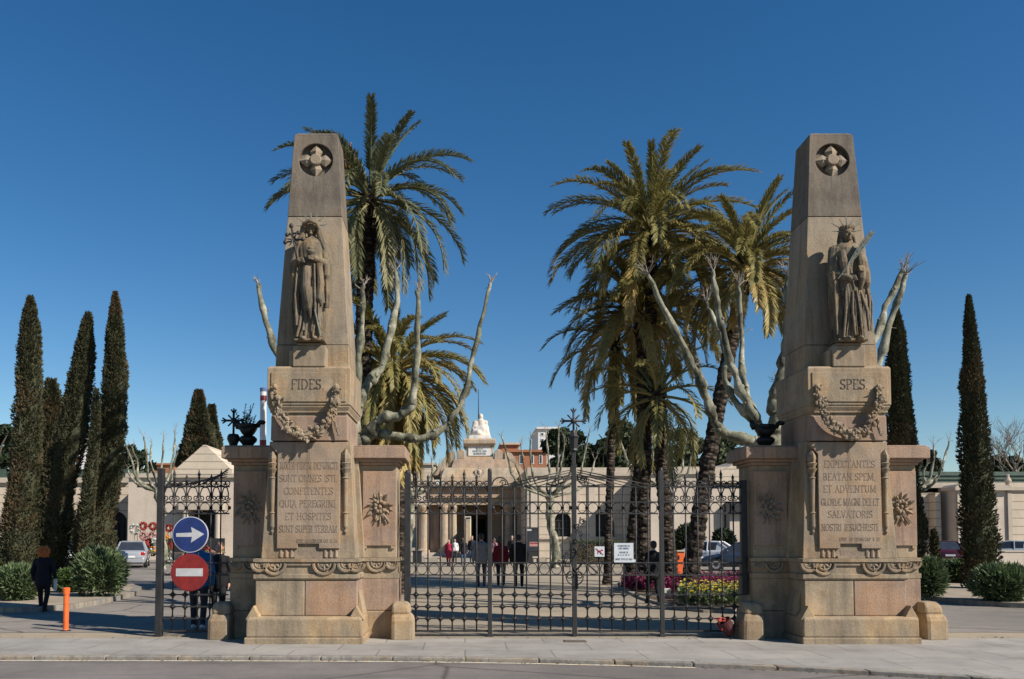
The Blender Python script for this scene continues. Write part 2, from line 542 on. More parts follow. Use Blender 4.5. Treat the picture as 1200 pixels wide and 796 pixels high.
# the cemetery ground : reaches the horizon
mb = MB()
X = [-1500, -400, -120] + [-40+4*i for i in range(21)] + [120, 400, 1500]
Y = [13.0, 20, 30, 45, 70, 120, 300, 2500]
for x in X:
    for k, y in enumerate(Y):
        mb.v.append((x, (kerb_y(max(-40, min(40, x)))+.35) if k == 0 else y, -.004))
for i in range(len(X)-1):
    for k in range(len(Y)-1):
        a = i*len(Y)+k; b = a+len(Y)
        mb.face((a, b, b+1, a+1))
tag(mb.build('ground', M['yard'], fixn=False), kind='structure')
PAVE_BACK = 14.05
sheet('pavement', lambda x, t: kerb_y(x)+.16 + (max(PAVE_BACK, kerb_y(x)+.5)-kerb_y(x)-.16)*t, xs, 4, 0, M['paving'])
# kerb stones : real step down to the road
mb = MB()
for a in xs[:-1]:
    b = a+1
    ya, yb = kerb_y(a), kerb_y(b)
    n = len(mb.v); g = .008
    for (x, y) in ((a+g, ya), (b-g, yb), (b-g, yb+.155), (a+g, ya+.155)):
        mb.v.append((x, y, -.2)); 
    for (x, y) in ((a+g, ya), (b-g, yb), (b-g, yb+.155), (a+g, ya+.155)):
        mb.v.append((x, y, .004))
    for q in ((4,5,6,7),(0,1,5,4),(1,2,6,5),(2,3,7,6),(3,0,4,7)): mb.face([n+i for i in q])
tag(mb.build('kerb', M['kerb'], bevel=.012), kind='structure')
RZ = -.05
sheet('road', lambda x, t: -60 + (kerb_y(x)+.05+60)*t, xs, 6, RZ, M['asphalt'])
mb = MB(); mb.quad((-400,-60,RZ-.02),(-40,-60,RZ-.02),(-40,12.2,RZ-.02),(-400,12.2,RZ-.02)); mb.quad((40,-60,RZ-.02),(400,-60,RZ-.02),(400,3,RZ-.02),(40,3,RZ-.02))
mb.quad((-400,-400,RZ-.03),(400,-400,RZ-.03),(400,-60,RZ-.03),(-400,-60,RZ-.03))
tag(mb.build('road', M['asphalt'], fixn=False), kind='structure')
# gutter line of pale paint / worn concrete along the kerb
sheet('road_marking', lambda x, t: kerb_y(x)-.13+.08*t, [x for x in xs if x <= 3], 1, RZ+.004, M['linepaint'])
# side roads of darker asphalt left and right, lying on the forecourt
def flat(name, px, z, mat, kind='structure'):
    mb = MB(); mb.v = [tuple(G(u, v, z)) for (u, v) in px]; mb.face(range(len(px)))
    return tag(mb.build(name, mat, fixn=False), kind=kind)
M['side'] = groundmat('side_road_asphalt', [(.165,.147,.127), (.21,.187,.159), (.25,.222,.187)], .2, 60, .4, crack=.3)
flat('side_road', [(-900, 741.5), (262, 741.5), (300, 676), (430, 651), (-500, 651)], .001, M['side'])
flat('side_road', [(880, 741), (1900, 741), (1700, 652), (800, 652), (868, 690)], .001, M['side'])
# kerbed planting islands
def island(name, px, mat, h=.12):
    top = [G(u, v, h) for (u, v) in px]
    m = len(top); mb = MB()
    cx = sum(p.x for p in top)/m; cy = sum(p.y for p in top)/m
    # rounded outline
    pts = []
    for i in range(m):
        a, b, c = top[i-1], top[i], top[(i+1) % m]
        pts.append(b.lerp(a, .25)); pts.append(b*.7+a*.15+c*.15); pts.append(b.lerp(c, .25))
    m = len(pts)
    inn = []
    for i in range(m):
        d = Vector((cx-pts[i].x, cy-pts[i].y, 0)); d = d.normalized()*.22
        inn.append(pts[i]+d)
    kb = MB()
    for i in range(m):
        j = (i+1) % m
        a, b, c, d = pts[i], pts[j], inn[j], inn[i]
        kb.quad(a, b, c, d)
        kb.quad((a.x,a.y,-.02), (b.x,b.y,-.02), b, a)
    root = thing(name, None, None, (cx, cy, 0)); root['kind'] = 'structure'
    kb.build('kerb', M['kerb'], root)
    mb.v = [(p.x, p.y, h-.004) for p in inn]; mb.face(range(m))
    mb.build('soil', mat, root, fixn=False)
    return root
island('planting_island', [(-260, 716), (0, 712.5), (70, 710), (125, 702), (172, 690), (150, 682), (60, 675), (-260, 675)], M['sand'])
island('planting_island', [(1062, 694), (1100, 700), (1160, 705.5), (1260, 709), (1500, 712), (1480, 676), (1200, 672), (1075, 677)], M['sand'])
island('flower_bed_border', [(742, 697), (778, 708), (810, 714.5), (868, 715.5), (880, 700), (868, 685), (800, 676), (735, 676), (722, 684)], M['soil'], .06)

# dry leaves and grit lying in the gutter and along the foot of the gate
rg = random.Random(77); mb = MB()
for i in range(520):
    x = rg.uniform(-9, 9)
    if rg.random() < .7: y = kerb_y(x)-abs(rg.gauss(0, .05))-.01; z = RZ+.006
    else: y = PAVE_BACK+rg.gauss(.1, .12); z = .006
    a = rg.uniform(0, 6.28); l = rg.uniform(.008, .03); d = Vector((math.cos(a), math.sin(a), 0)); s_ = Vector((-d.y, d.x, 0)); c = Vector((x, y, z))
    mb.quad(c-d*l, c+s_*l*.5+Vector((0,0,l*.4)), c+d*l, c-s_*l*.5, rg.random())
M['dry'] = leafmat('dry_leaf', (.06,.04,.025), (.14,.09,.05), (.28,.2,.11), .1, .8)
tag(mb.build('leaf_litter', M['dry'], fixn=False), kind='stuff')
# ================================================================ lettering : roman strokes with serifs
def arc(cx, cz, rx, rz, a0, a1, n=7):
    return [(cx+rx*math.cos(R(a0+(a1-a0)*i/n)), cz+rz*math.sin(R(a0+(a1-a0)*i/n))) for i in range(n+1)]
def GL(ch):
    """(width, strokes) on a unit-high cell; serif bars are strokes too"""
    S = lambda x, z, w=.11: [(x-w, z), (x+w, z)]
    if ch == 'I': return .30, [[(.15,0),(.15,1)], S(.15,0), S(.15,1)]
    if ch == 'F': return .60, [[(.14,0),(.14,1)], [(.14,1),(.56,1),(.56,.86)], [(.14,.54),(.44,.54)], S(.14,0)]
    if ch == 'E': return .62, [[(.14,0),(.14,1)], [(.04,1),(.56,1),(.56,.86)], [(.14,.54),(.44,.54)], [(.04,0),(.58,0),(.58,.16)]]
    if ch == 'L': return .58, [[(.14,0),(.14,1)], S(.14,1), [(.04,0),(.54,0),(.54,.16)]]
    if ch == 'D': return .76, [[(.14,0),(.14,1)], [(.04,1),(.3,1)]+arc(.3,.5,.38,.5,90,-90)+[(.04,0)]]
    if ch == 'P': return .62, [[(.14,0),(.14,1)], S(.14,0), [(.04,1),(.3,1)]+arc(.3,.74,.26,.26,90,-90)+[(.14,.48)]]
    if ch == 'B': return .66, [[(.14,0),(.14,1)], [(.04,1),(.3,1)]+arc(.3,.76,.22,.24,90,-90)+[(.14,.52)], [(.3,.52)]+arc(.3,.26,.28,.26,90,-90)+[(.04,0)]]
    if ch == 'R': return .70, [[(.14,0),(.14,1)], S(.14,0), [(.04,1),(.3,1)]+arc(.3,.74,.26,.26,90,-90)+[(.14,.48)], [(.34,.48),(.62,0),(.70,0)]]
    if ch == 'S': return .58, [arc(.3,.74,.22,.25,30,270,8)[:-1]+[(.30,.50)]+arc(.28,.25,.24,.25,90,-150,8), [(.49,.86),(.49,.98)], [(.07,.02),(.07,.16)]]
    if ch == 'T': return .66, [[(.33,0),(.33,1)], [(.04,.86),(.04,1),(.62,1),(.62,.86)], S(.33,0)]
    if ch == 'N': return .80, [[(.14,0),(.14,1)], [(.14,1),(.66,0)], [(.66,0),(.66,1)], S(.14,0), S(.66,1), [(.03,1),(.14,1)]]
    if ch == 'M': return .96, [[(.14,0),(.14,1)], [(.14,1),(.48,.1),(.82,1)], [(.82,0),(.82,1)], S(.14,0), S(.82,0)]
    if ch == 'U': return .78, [[(.14,1),(.14,.32)]+arc(.39,.30,.25,.30,180,360)+[(.64,1)], S(.14,1), S(.64,1)]
    if ch == 'V': return .74, [[(.08,1),(.37,0),(.66,1)], S(.08,1,.09), S(.66,1,.09)]
    if ch == 'A': return .74, [[(.08,0),(.37,1),(.66,0)], [(.19,.36),(.55,.36)], S(.08,0,.09), S(.66,0,.09)]
    if ch == 'X': return .74, [[(.10,0),(.64,1)], [(.10,1),(.64,0)], S(.1,0,.09), S(.64,0,.09), S(.1,1,.09), S(.64,1,.09)]
    if ch == 'O': return .82, [arc(.41,.5,.36,.5,0,360,14)]
    if ch == 'Q': return .82, [arc(.41,.5,.36,.5,0,360,14), [(.45,.2),(.76,-.14)]]
    if ch == 'C': return .72, [arc(.42,.5,.36,.5,45,315,11), [(.67,.78),(.67,.98)], [(.67,.04),(.67,.2)]]
    if ch == 'G': return .78, [arc(.42,.5,.36,.5,45,330,11), [(.68,.78),(.68,.98)], [(.55,.44),(.74,.44)], [(.70,.08),(.70,.44)]]
    if ch == 'H': return .80, [[(.14,0),(.14,1)], [(.66,0),(.66,1)], [(.14,.52),(.66,.52)], S(.14,0), S(.14,1), S(.66,0), S(.66,1)]
    if ch == 'J': return .44, [[(.28,1),(.28,.2)]+arc(.13,.15,.15,.18,0,-130,5), S(.28,1)]
    if ch == 'Æ': return 1.0, [[(.06,0),(.5,1),(.94,1),(.94,.86)], [(.54,1),(.54,0)], [(.22,.36),(.54,.36)], [(.54,.54),(.8,.54)], [(.54,0),(.95,0),(.95,.16)], S(.06,0,.08)]
    if ch == '.': return .26, [[(.10,.03),(.16,.03)]]
    if ch == ',': return .26, [[(.14,.05),(.09,-.14)]]
    if ch == '1': return .4, [[(.2,0),(.2,1),(.08,.85)], S(.2,0)]
    if ch == '2': return .6, [arc(.3,.72,.22,.28,160,-30,7)+[(.06,0),(.54,0)]]
    if ch == '3': return .6, [arc(.28,.75,.22,.25,150,-90,7)+arc(.28,.25,.25,.25,90,-150,7)]
    if ch == '8': return .6, [arc(.3,.76,.2,.24,0,360,10), arc(.3,.26,.25,.26,0,360,10)]
    return .36, []
def text_width(s, h): return sum(GL(c)[0]+.06 for c in s)*h
def text(mb, s, c, h, y, thick=.1, depth=.004, width=None, left=False):
    """centred text at x=c[0], baseline z=c[1], on the plane y, facing -y"""
    wd = text_width(s, h); k = 1 if not width else width/wd
    x = c[0] if left else c[0]-wd*k/2
    for ch in s:
        gw, st = GL(ch)
        for line in st:
            for (a, b) in zip(line, line[1:]):
                A = Vector((x+a[0]*h*k, y, c[1]+a[1]*h)); B = Vector((x+b[0]*h*k, y, c[1]+b[1]*h))
                d = B-A
                if d.length < 1e-5: continue
                horiz = abs(d.x) > abs(d.z)*2
                th = h*thick*(.62 if horiz else 1)
                side = d.normalized().cross(Vector((0,1,0)))
                mb.obox((A+B)/2, d, (0,1,0), side, d.length/2+th*.25, depth, th/2)
        x += (gw+.06)*h*k

# ================================================================ leafy stone relief
def relief_leaf(mb, c, r, ang, tilt=.4, n=6):
    """a pointed, ridged carved leaf on a vertical face looking to -y"""
    d = Vector((math.cos(ang), 0, math.sin(ang))); s = Vector((-d.z, 0, d.x)); o = Vector((0,-1,0))
    c = Vector(c)
    root = c; tip = c + d*r + o*r*tilt
    m1 = c + d*r*.5 + s*r*.30 + o*r*.05; m2 = c + d*r*.5 - s*r*.30 + o*r*.05
    rid = c + d*r*.5 + o*r*.32
    back = c + Vector((0,.03,0))
    n0 = len(mb.v); mb.v += [tuple(p) for p in (root, m1, tip, m2, rid, back)]
    for q in ((0,4,1),(1,4,2),(2,4,3),(3,4,0),(0,1,5),(1,2,5),(2,3,5),(3,0,5)): mb.face([n0+i for i in q])

def garland(mb, pts, rad, y, dens, rg):
    pts = [Vector((p[0], y, p[1])) for p in pts]
    # smooth
    for _ in range(2):
        q = [pts[0]]
        for a, b in zip(pts, pts[1:]): q += [a.lerp(b, .25), a.lerp(b, .75)]
        q.append(pts[-1]); pts = q
    n = len(pts)
    mb.tube(pts, [rad(i/(n-1))*.75 for i in range(n)], 7)
    for i in range(dens):
        t = i/(dens-1); k = t*(n-1); a = int(min(k, n-2)); p = pts[a].lerp(pts[a+1], k-a)
        r = rad(t)
        for _ in range(4):
            an = rg.uniform(0, 6.28)
            off = Vector((math.cos(an)*r*.8, -rg.uniform(.1, .9)*r, math.sin(an)*r*.8))
            if rg.random() < .55:
                mb.ell(p+off, r*rg.uniform(.35,.6), r*rg.uniform(.3,.5), r*rg.uniform(.35,.6), 6, 4, lump=.3)
            else:
                relief_leaf(mb, p+off, r*rg.uniform(.8,1.4), rg.uniform(0, 6.28), rg.uniform(.2,.6))

AX = 14.35
def make_pier(X0, word, lines, small, label, dz, seed):
    rg = random.Random(seed)
    root = thing('gate_pier', label, 'gate pier', (X0, AX, 0), 'obelisk piers of the gateway')
    def b(name, mat, mb, parent=None, **kw):
        return mb.build(name, M[mat] if isinstance(mat, str) else mat, parent or root, **kw)
    zp0, zp1 = -.06, zf(723, 13.33)
    zd1, zfz1 = zf(680, 13.5), zf(655, 13.45)
    zb1 = zf(517, 13.66); zlow = zf(487, 13.7); zmid = zf(476, 13.68); zbl = zf(433, 13.68)
    zc1 = zf(404, 13.86); zs2 = zf(254, 13.98); ztop = zf(158, 14.05)
    def col(rings, back=.76):
        """square rings around the axis: (half width, half depth, z)"""
        mb = MB(); mb.frustum([(X0-hw, X0+hw, AX-hd, AX+hd*back, z) for (hw, hd, z) in rings]); return mb
    # plinth
    p = b('plinth', 'yellow', col([(.925,1.07,zp0), (.925,1.07,.10)]), bevel=.02)
    b('plinth_upper', 'yellow', col([(.90,1.045,.10), (.895,1.04,zp1-.03), (.86,1.0,zp1)]), bevel=.03)
    # dado of separate blocks
    hw, hd = .80, .86
    for (x0, x1, y0, y1, mt) in ((-hw, -.03, -hd, 0, 'tan'), (-.018, hw, -hd, 0, 'pink'), (-hw, -.2, .012, hd, 'tan'), (-.188, hw, .012, hd, 'tan')):
        mb = MB(); mb.box(X0+x0, X0+x1, AX+y0, AX+(y1*.76 if y1 > .1 else y1), zp1+.004, zd1-.006); b('dado_block', mt, mb, bevel=.012)
    b('dado_core', 'tan', col([(hw-.02, hd-.02, zp1-.02), (hw-.02, hd-.02, zd1+.02)]))
    # spur stones at the corners of the plinth
    for s in (-1, 1):
        mb = MB()
        mb.prism([(X0+s*.925, zp1-.05), (X0+s*.80, zp1+.17), (X0+s*.68, zp1-.05)], AX-1.0, AX-.80)
        b('spur_stone', 'yellow', mb, bevel=.01)
        mb = MB()
        pts = [(s*(.88), zp1), (s*.805, zp1+.38), (s*.805, zp1)]
        n = len(mb.v)
        mb.prism([(X0+a, z) for (a, z) in pts], AX-.7, AX+.7)
        b('spur_stone', 'tan', mb)
    # frieze band with bows
    fr = b('frieze', 'tan', col([(hw+.005, hd+.005, zd1), (hw+.03, hd+.03, zd1+.03), (hw+.03, hd+.03, zd1+.09), (hw, hd, zd1+.10), (hw, hd, zfz1-.06), (hw+.035, hd+.035, zfz1-.05), (hw+.035, hd+.035, zfz1)]))
    yf = AX-hd
    mb = MB()
    def bow(mb, cx, cz, r, y):
        mb.tube([(cx+r*math.cos(R(a)), y-.03, cz+r*math.sin(R(a))) for a in range(180, 361, 20)], .028, 6)
        mb.tube([(cx+r*.6*math.cos(R(a)), y-.02, cz+r*.6*math.sin(R(a))) for a in range(180, 361, 30)], .02, 5)
        for a in (215, 270, 325): relief_leaf(mb, (cx, y-.005, cz), r*.62, R(a), .35)
    zt = zfz1-.075
    for cx in (-.50, .28): bow(mb, X0+cx, zt, .17, yf)
    for cx in (-.74, .62, .79): bow(mb, X0+cx, zt, .12, yf)
    mb.tube([(X0-.30, yf-.012, zt-.02), (X0+.08, yf-.012, zt-.02)], .018, 5)
    b('frieze_carving', 'carve', mb, parent=fr)
    # body
    bw0, bw1 = .755, .655; bd0, bd1 = .70, .625
    b('body', 'tan', col([(bw0, bd0, zfz1), (bw1, bd1, zb1-.02), (bw1, bd1, zb1)]), bevel=.01)
    for s in (-1, 1):    # narrow side buttress strips
        mb = MB(); mb.frustum([(X0+s*bw0-.09, X0+s*bw0+.09, AX-.28, AX+.28, zfz1), (X0+s*bw1-.06, X0+s*bw1+.06, AX-.26, AX+.26, zb1-.02)])
        b('buttress', 'tan', mb, bevel=.01)
    # tablet
    yt = AX-.735; yb = AX-.5
    z0 = zf(643, 13.48); z1 = zf(531, 13.48); zt1 = zf(517, 13.48)
    k0, k1 = X0-.17, X0+.17
    mb = MB()
    tw = .50
    mb.prism([(X0-tw, z0), (k0, z0), (k0, z0+.075), (k1, z0+.075), (k1, z0), (X0+tw, z0), (X0+tw, z1)] +
             [(X0+tw+.115*math.sin(R(a)), z1+(zt1-z1)*(a/90)) for a in (20, 45, 70, 90)] +
             [(X0-tw-.115*math.sin(R(a)), z1+(zt1-z1)*(a/90)) for a in (90, 70, 45, 20)] + [(X0-tw, z1)], yt, yb)
    tb = b('tablet', 'tablet', mb, bevel=.006)
    mb = MB(); mb.box(k0+.01, k1-.01, yt+.035, yb, z0-.125, z0-.02); mb.box(k0-.05, k1+.05, yt-.01, yb, zfz1-.002, zfz1+.04)
    b('bracket', 'tablet', mb, bevel=.005)
    for s in (-1, 1):
        for i in range(3):
            cx = X0+s*(.27+.085*i)
            mb = MB(); mb.lathe([(.035, -.14), (.022, 0)], (cx, yt+.045, z0), 8); b('peg', 'tablet', mb)
    vv = [549, 564, 579, 594, 609, 624] if word == 'FIDES.' else [547, 562, 576.5, 592, 606.5, 622]
    for ln, v in zip(lines, vv):
        h = .108; wd = min(text_width(ln, h)*.94, .93)
        mb = MB(); text(mb, ln, (X0, zf(v, 13.47)), h, yt, .09, .003, wd); b('inscription_line', 'letters', mb, parent=tb)
    mb = MB()
    text(mb, small, (X0+.14, zf(636 if word == 'FIDES.' else 634, 13.47)), .05, yt, .10, .003, .66)
    b('inscription_line', 'letters', mb, parent=tb)
    # lower band and block
    b('necking', 'pink', col([(.615,.735,zb1+.002), (.61,.73,zlow-.02)]), bevel=.012)
    b('moulding', 'tan', col([(.60,.715,zlow-.02), (.60,.715,zlow+.03), (.625,.745,zlow+.035), (.625,.745,zlow+.06), (.65,.775,zmid-.03), (.65,.775,zmid)]))
    bl = b('name_block', 'tan', col([(.665,.79,zmid), (.665,.79,zbl), (.64,.765,zbl+.03)]), bevel=.01)
    mb = MB()   # raised border of the block face
    yfb = AX-.79
    mb.box(X0-.60, X0+.60, yfb-.018, yfb, zmid+.05, zbl-.07); b('name_panel', 'tan', mb, parent=bl, bevel=.006)
    mb = MB(); text(mb, word, (X0-.01 if word != 'SPES.' else X0+.07, zf(457.5, 13.66)), .155, yfb-.018, .12, .004)
    b('lettering', 'title', mb, parent=bl)
    # garland
    yg = yfb-.05
    def q(u, v): return (X0 + (u-360.5)*.01365, zf(v, 13.6))
    mb = MB()
    gp = [q(u, v) for (u, v) in ((325, 471), (327, 486), (337, 501), (352, 509), (363, 511), (376, 505), (387, 492), (392, 476))]
    garland(mb, gp, lambda t: .038+.045*math.sin(math.pi*t)**.8, yg, 46, rg)
    garland(mb, [q(321, 456), q(322, 465), q(325, 474)], lambda t: .04+.04*t, yg, 10, rg)
    garland(mb, [q(393, 456), q(393, 466), q(392, 476)], lambda t: .04+.04*t, yg, 10, rg)
    garland(mb, [q(390, 486), q(392, 498), q(396, 511)], lambda t: .035-.02*t, yg+.05, 9, rg)
    for (u, v) in ((321, 455), (393, 456)):
        mb.ell((q(u, v)[0], yg, q(u, v)[1]), .05, .05, .06, 8, 6, lump=.3)
    b('garland', 'carve', mb)
    # torches
    for s in (-1, 1):
        cx = X0+s*(.585); cy = AX-.69
        mb = MB(); c = (cx, cy, 0)
        zt_, zb_ = zf(560, 13.6), zf(626, 13.6)
        L = zt_-zb_
        mb.lathe([(.012, zb_), (.03, zb_+.04), (.018, zb_+.07), (.04, zb_+.12), (.035, zb_+.32), (.05, zb_+.335), (.03, zb_+.36), (.035, zb_+.5), (.045, zt_-.02), (.06, zt_), (.035, zt_+.02), (.045, zt_+.08), (.085, zt_+.15), (.05, zt_+.16), (.075, zt_+.22), (.085, zt_+.235), (.06, zt_+.25)], c, 12)
        t = b('torch', 'carve', mb, smooth=False)
        mb = MB(); zz = zt_+.25
        mb.lathe([(.055, zz-.005), (.072, zz+.06), (.06, zz+.12), (.02, zz+.2), (.002, zz+.22)], c, 12, flute=.16, fk=4)
        b('flame', 'carve', mb, parent=t)
    # wings
    wz_c0, wz_c1 = zf(545, 14.15), zf(522, 14.1)
    WD = .35; WO = .20
    for s in (-1, 1):
        def bx(mb, a, b_, d, z0, z1):
            x0, x1 = sorted((X0+s*a, X0+s*b_)); mb.box(x0, x1, AX+WO-d, AX+WO+d, z0, z1)
        mb = MB(); bx(mb, .7, 1.36, WD, zfz1, wz_c0); wg = b('wing', 'tan', mb, bevel=.008)
        mb = MB(); bx(mb, .72, 1.42, WD+.06, -.06, .44); b('wing_base', 'yellow', mb, parent=wg, bevel=.02)
        mb = MB(); bx(mb, .72, 1.39, WD+.035, .445, zd1); b('wing_dado', 'pink' if s > 0 else 'tan', mb, parent=wg, bevel=.012)
        mb = MB()
        for (d, z0_, z1_) in ((.03, zd1, zd1+.08), (.0, zd1+.08, zfz1-.06), (.035, zfz1-.06, zfz1)):
            bx(mb, .72, 1.37+d, WD+.01+d, z0_+.001, z1_)
        b('wing_frieze', 'tan', mb, parent=wg)
        mb = MB(); yw = AX+WO-WD-.01
        bow(mb, X0+s*1.03, zt, .15, yw); bow(mb, X0+s*1.29, zt, .10, yw)
        b('wing_carving', 'carve', mb, parent=wg)
        mb = MB(); bx(mb, .80, 1.35, WD+.035, zfz1+.20, wz_c0-.10)
        b('wing_panel', 'pink', mb, parent=wg, bevel=.006)
        mb = MB(); yw = AX+WO-WD-.035
        for (x, z) in ((.84, zfz1+.18), (1.30, zfz1+.18)): mb.box(X0+s*x-.03, X0+s*x+.03, yw, yw+.1, z-.03, z+.02)
        b('panel_foot', 'tan', mb, parent=wg)
        # emblem : bouquet of carved leaves and flowers
        mb = MB(); ec = (X0+s*1.09, yw, zf(594, 14.15))
        for i in range(16):
            a = i*2.4; rr = .03+.11*math.sqrt(i/16)
            relief_leaf(mb, (ec[0]+math.cos(a)*rr, yw, ec[2]+math.sin(a)*rr), rg.uniform(.08,.14), a+rg.uniform(-.5,.5), .5)
        for i in range(9):
            a = i*.7; rr = .08 if i else 0
            mb.ell((ec[0]+math.cos(a)*rr, yw-.03, ec[2]+math.sin(a)*rr*1.1), .035, .035, .035, 7, 5, lump=.3)
        for a in (-1.9, -1.57, -1.2, -1.0): mb.tube([(ec[0], yw-.015, ec[2]-.08), (ec[0]+math.cos(a)*.3, yw-.02, ec[2]-.03+math.sin(a)*.27)], [.018,.01], 5)
        relief_leaf(mb, (ec[0], yw, ec[2]+.1), .16, 1.6, .3)
        b('emblem', 'carve', mb, parent=wg)
        # cornice
        mb = MB()
        for (o_, z0_, z1_) in ((.03, wz_c0, wz_c0+.05), (.08, wz_c0+.05, wz_c0+.10), (.16, wz_c0+.10, wz_c1-.03)):
            bx(mb, .6, 1.36+o_, WD+.02+o_, z0_+.001, z1_)
        bx(mb, .6, 1.49, WD+.12, wz_c1-.03, wz_c1)
        b('cornice', 'pink', mb, parent=wg, bevel=.012)
        # guard stone
        mb = MB()
        gx = X0+s*1.50
        def ring(h, d, z): return (gx-h, gx+h, AX-.36-d, AX-.36+d, z)
        mb.frustum([(min(gx-s*.2, gx+s*.17), max(gx-s*.2, gx+s*.17), AX-.52, AX-.06, -.05), (min(gx-s*.2, gx+s*.165), max(gx-s*.2, gx+s*.165), AX-.515, AX-.06, .30), (min(gx-s*.2, gx+s*.13), max(gx-s*.2, gx+s*.13), AX-.47, AX-.10, .42)]); g1 = b('guard_stone', 'tan', mb, bevel=.06)
        mb = MB(); a0, a1 = gx-s*.2, gx+s*.115; xa, xb = min(a0, a1), max(a0, a1); mb.frustum([(xa, xb, AX-.46, AX-.08, .40), (xa+.01, xb-.02, AX-.44, AX-.09, .54), (xa+.02, xb-.06, AX-.38, AX-.12, .60)]); cp_ = b('guard_stone_cap', 'tan', mb, parent=g1, bevel=.05)
    # shaft
    b('shaft_foot', 'tan', col([(.605,.50,zbl+.02), (.592,.492,zc1-.008)]), bevel=.012)
    hwb, hdb, hwt, hdt = .585, .485, .365, .30
    def at(z):
        t = (z-zc1)/(ztop-zc1); return (hwb+(hwt-hwb)*t, hdb+(hdt-hdb)*t, z)
    zj = zf(281, 13.95)
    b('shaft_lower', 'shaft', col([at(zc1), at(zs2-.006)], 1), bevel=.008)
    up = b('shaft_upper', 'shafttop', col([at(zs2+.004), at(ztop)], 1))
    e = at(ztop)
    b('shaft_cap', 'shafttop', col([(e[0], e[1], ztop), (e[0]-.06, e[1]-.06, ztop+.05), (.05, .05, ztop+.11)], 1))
    # roundel cut into the stone, with a cross fleury
    rz = zf(187.5, 14.03); yr = AX-at(rz)[1]
    rr = .285
    sl_ = (hdb-hdt)/(ztop-zc1)     # the face leans back
    cy = MB()
    nseg = 40
    ring0 = [(X0+rr*math.cos(2*math.pi*i/nseg), rr*math.sin(2*math.pi*i/nseg)) for i in range(nseg)]
    n = len(cy.v)
    for (x, z) in ring0: cy.v.append((x, yr-.3, rz+z))
    for (x, z) in ring0: cy.v.append((x, yr+.11+z*sl_, rz+z))
    cy.face([i for i in range(nseg)]); cy.face([nseg+i for i in range(nseg)][::-1])
    for i in range(nseg): cy.face((i, (i+1) % nseg, nseg+(i+1) % nseg, nseg+i))
    off = LOC[root.name]
    cy.v = [(x-off[0], y-off[1], z-off[2]) for (x, y, z) in cy.v]
    cut(up, [cy])
    bv = up.modifiers.new('b', 'BEVEL'); bv.width = .006; bv.limit_method = 'ANGLE'; bv.angle_limit = R(50)
    mb = MB()
    for k in range(4):
        a = math.pi/2*k; d = Vector((math.cos(a), 0, math.sin(a))); s_ = Vector((-d.z, 0, d.x))
        def pt(l, sd, h): 
            p_ = d*l+s_*sd; return (X0+p_.x, yr+.115-h+p_.z*sl_, rz+p_.z)
        n = len(mb.v)
        mb.v += [pt(.04,.05,.07), pt(.155,.105,.075), pt(.285,0,.075), pt(.155,-.105,.075), pt(.04,-.05,.07), pt(.16,0,.125), pt(.04,0,.125),
                 pt(.04,.05,0), pt(.155,.105,0), pt(.285,0,0), pt(.155,-.105,0), pt(.04,-.05,0)]
        for qf in ((0,1,5,6),(1,2,5),(2,3,5),(3,4,6,5),(0,7,8,1),(1,8,9,2),(2,9,10,3),(3,10,11,4)): mb.face([n+i for i in qf])
    n = len(mb.v)
    for h, r_ in ((0,.098),(.13,.098),(.145,.08)):
        for i in range(20):
            a = 2*math.pi*i/20; mb.v.append((X0+r_*math.cos(a), yr+.112-h+r_*math.sin(a)*sl_, rz+r_*math.sin(a)))
    for l in range(2):
        for i in range(20): mb.face((n+l*20+i, n+l*20+(i+1) % 20, n+l*20+20+(i+1) % 20, n+l*20+20+i))
    mb.face([n+40+i for i in range(20)])
    b('roundel_cross', 'shaft', mb, parent=up)
    # bracket carrying the figure
    mb = MB(); zps = zf(405, 13.56)
    mb.box(X0-.26, X0+.26, AX-.80, AX-.40, zbl+.02, zps)
    pd = b('pedestal', 'tan', mb, bevel=.015)
    mb = MB(); mb.box(X0-.33, X0-.262, AX-.74, AX-.42, zbl+.02, zps-.07); mb.box(X0-.20, X0+.20, AX-.78, AX-.42, zps, zps+.045)
    b('pedestal_step', 'tan', mb, parent=pd, bevel=.01)
    return root

LX, RX = -2.50, 6.15
make_pier(LX, 'FIDES.', ['JUXTA FIDEM DEFUNCTI', 'SUNT OMNES ISTI,', 'CONFITENTES', 'QUIA PEREGRINI,', 'ET HOSPITES', 'SUNT SUPER TERRAM'], 'EPIST. AD HEBRÆOS CAP. XI. 13.',
          'tall stone obelisk pier lettered FIDES, left of the iron gate', 0, 3)
make_pier(RX, 'SPES.', ['EXPECTANTES', 'BEATAN SPEM,', 'ET ADVENTUM', 'GLORIÆ MAGNI DEI ET', 'SALVATORIS', 'NOSTRI JESUCHRISTI.'], 'EPIST. AD TITUM CAP. II. 13.',
          'tall stone obelisk pier lettered SPES, right of the iron gate', 0, 5)
# ================================================================ iron gates
GY = 14.35
ROW = {k: zf(v, GY) for k, v in dict(bot=739.5, r1=725, r2=711, r3=697, r35=689, r4=674, r5=659.6, r6=602, r7=588.5, r8=570.5).items()}
def gx(u): return xf(u, GY, 660)

def spiral(cx, cz, r0, r1, a0, turns, n=16):
    out = []
    for i in range(n+1):
        t = i/n; a = a0+turns*2*math.pi*t; r = r0+(r1-r0)*t
        out.append((cx+r*math.cos(a), cz+r*math.sin(a)))
    return out
def wire(mb, pts, r, y=GY, n=5): mb.tube([(p[0], y, p[1]) for p in pts], r, n)
def ring(mb, cx, cz, rx, rz, r, y=GY, n=18):
    wire(mb, [(cx+rx*math.cos(2*math.pi*i/n), cz+rz*math.sin(2*math.pi*i/n)) for i in range(n+1)], r, y)

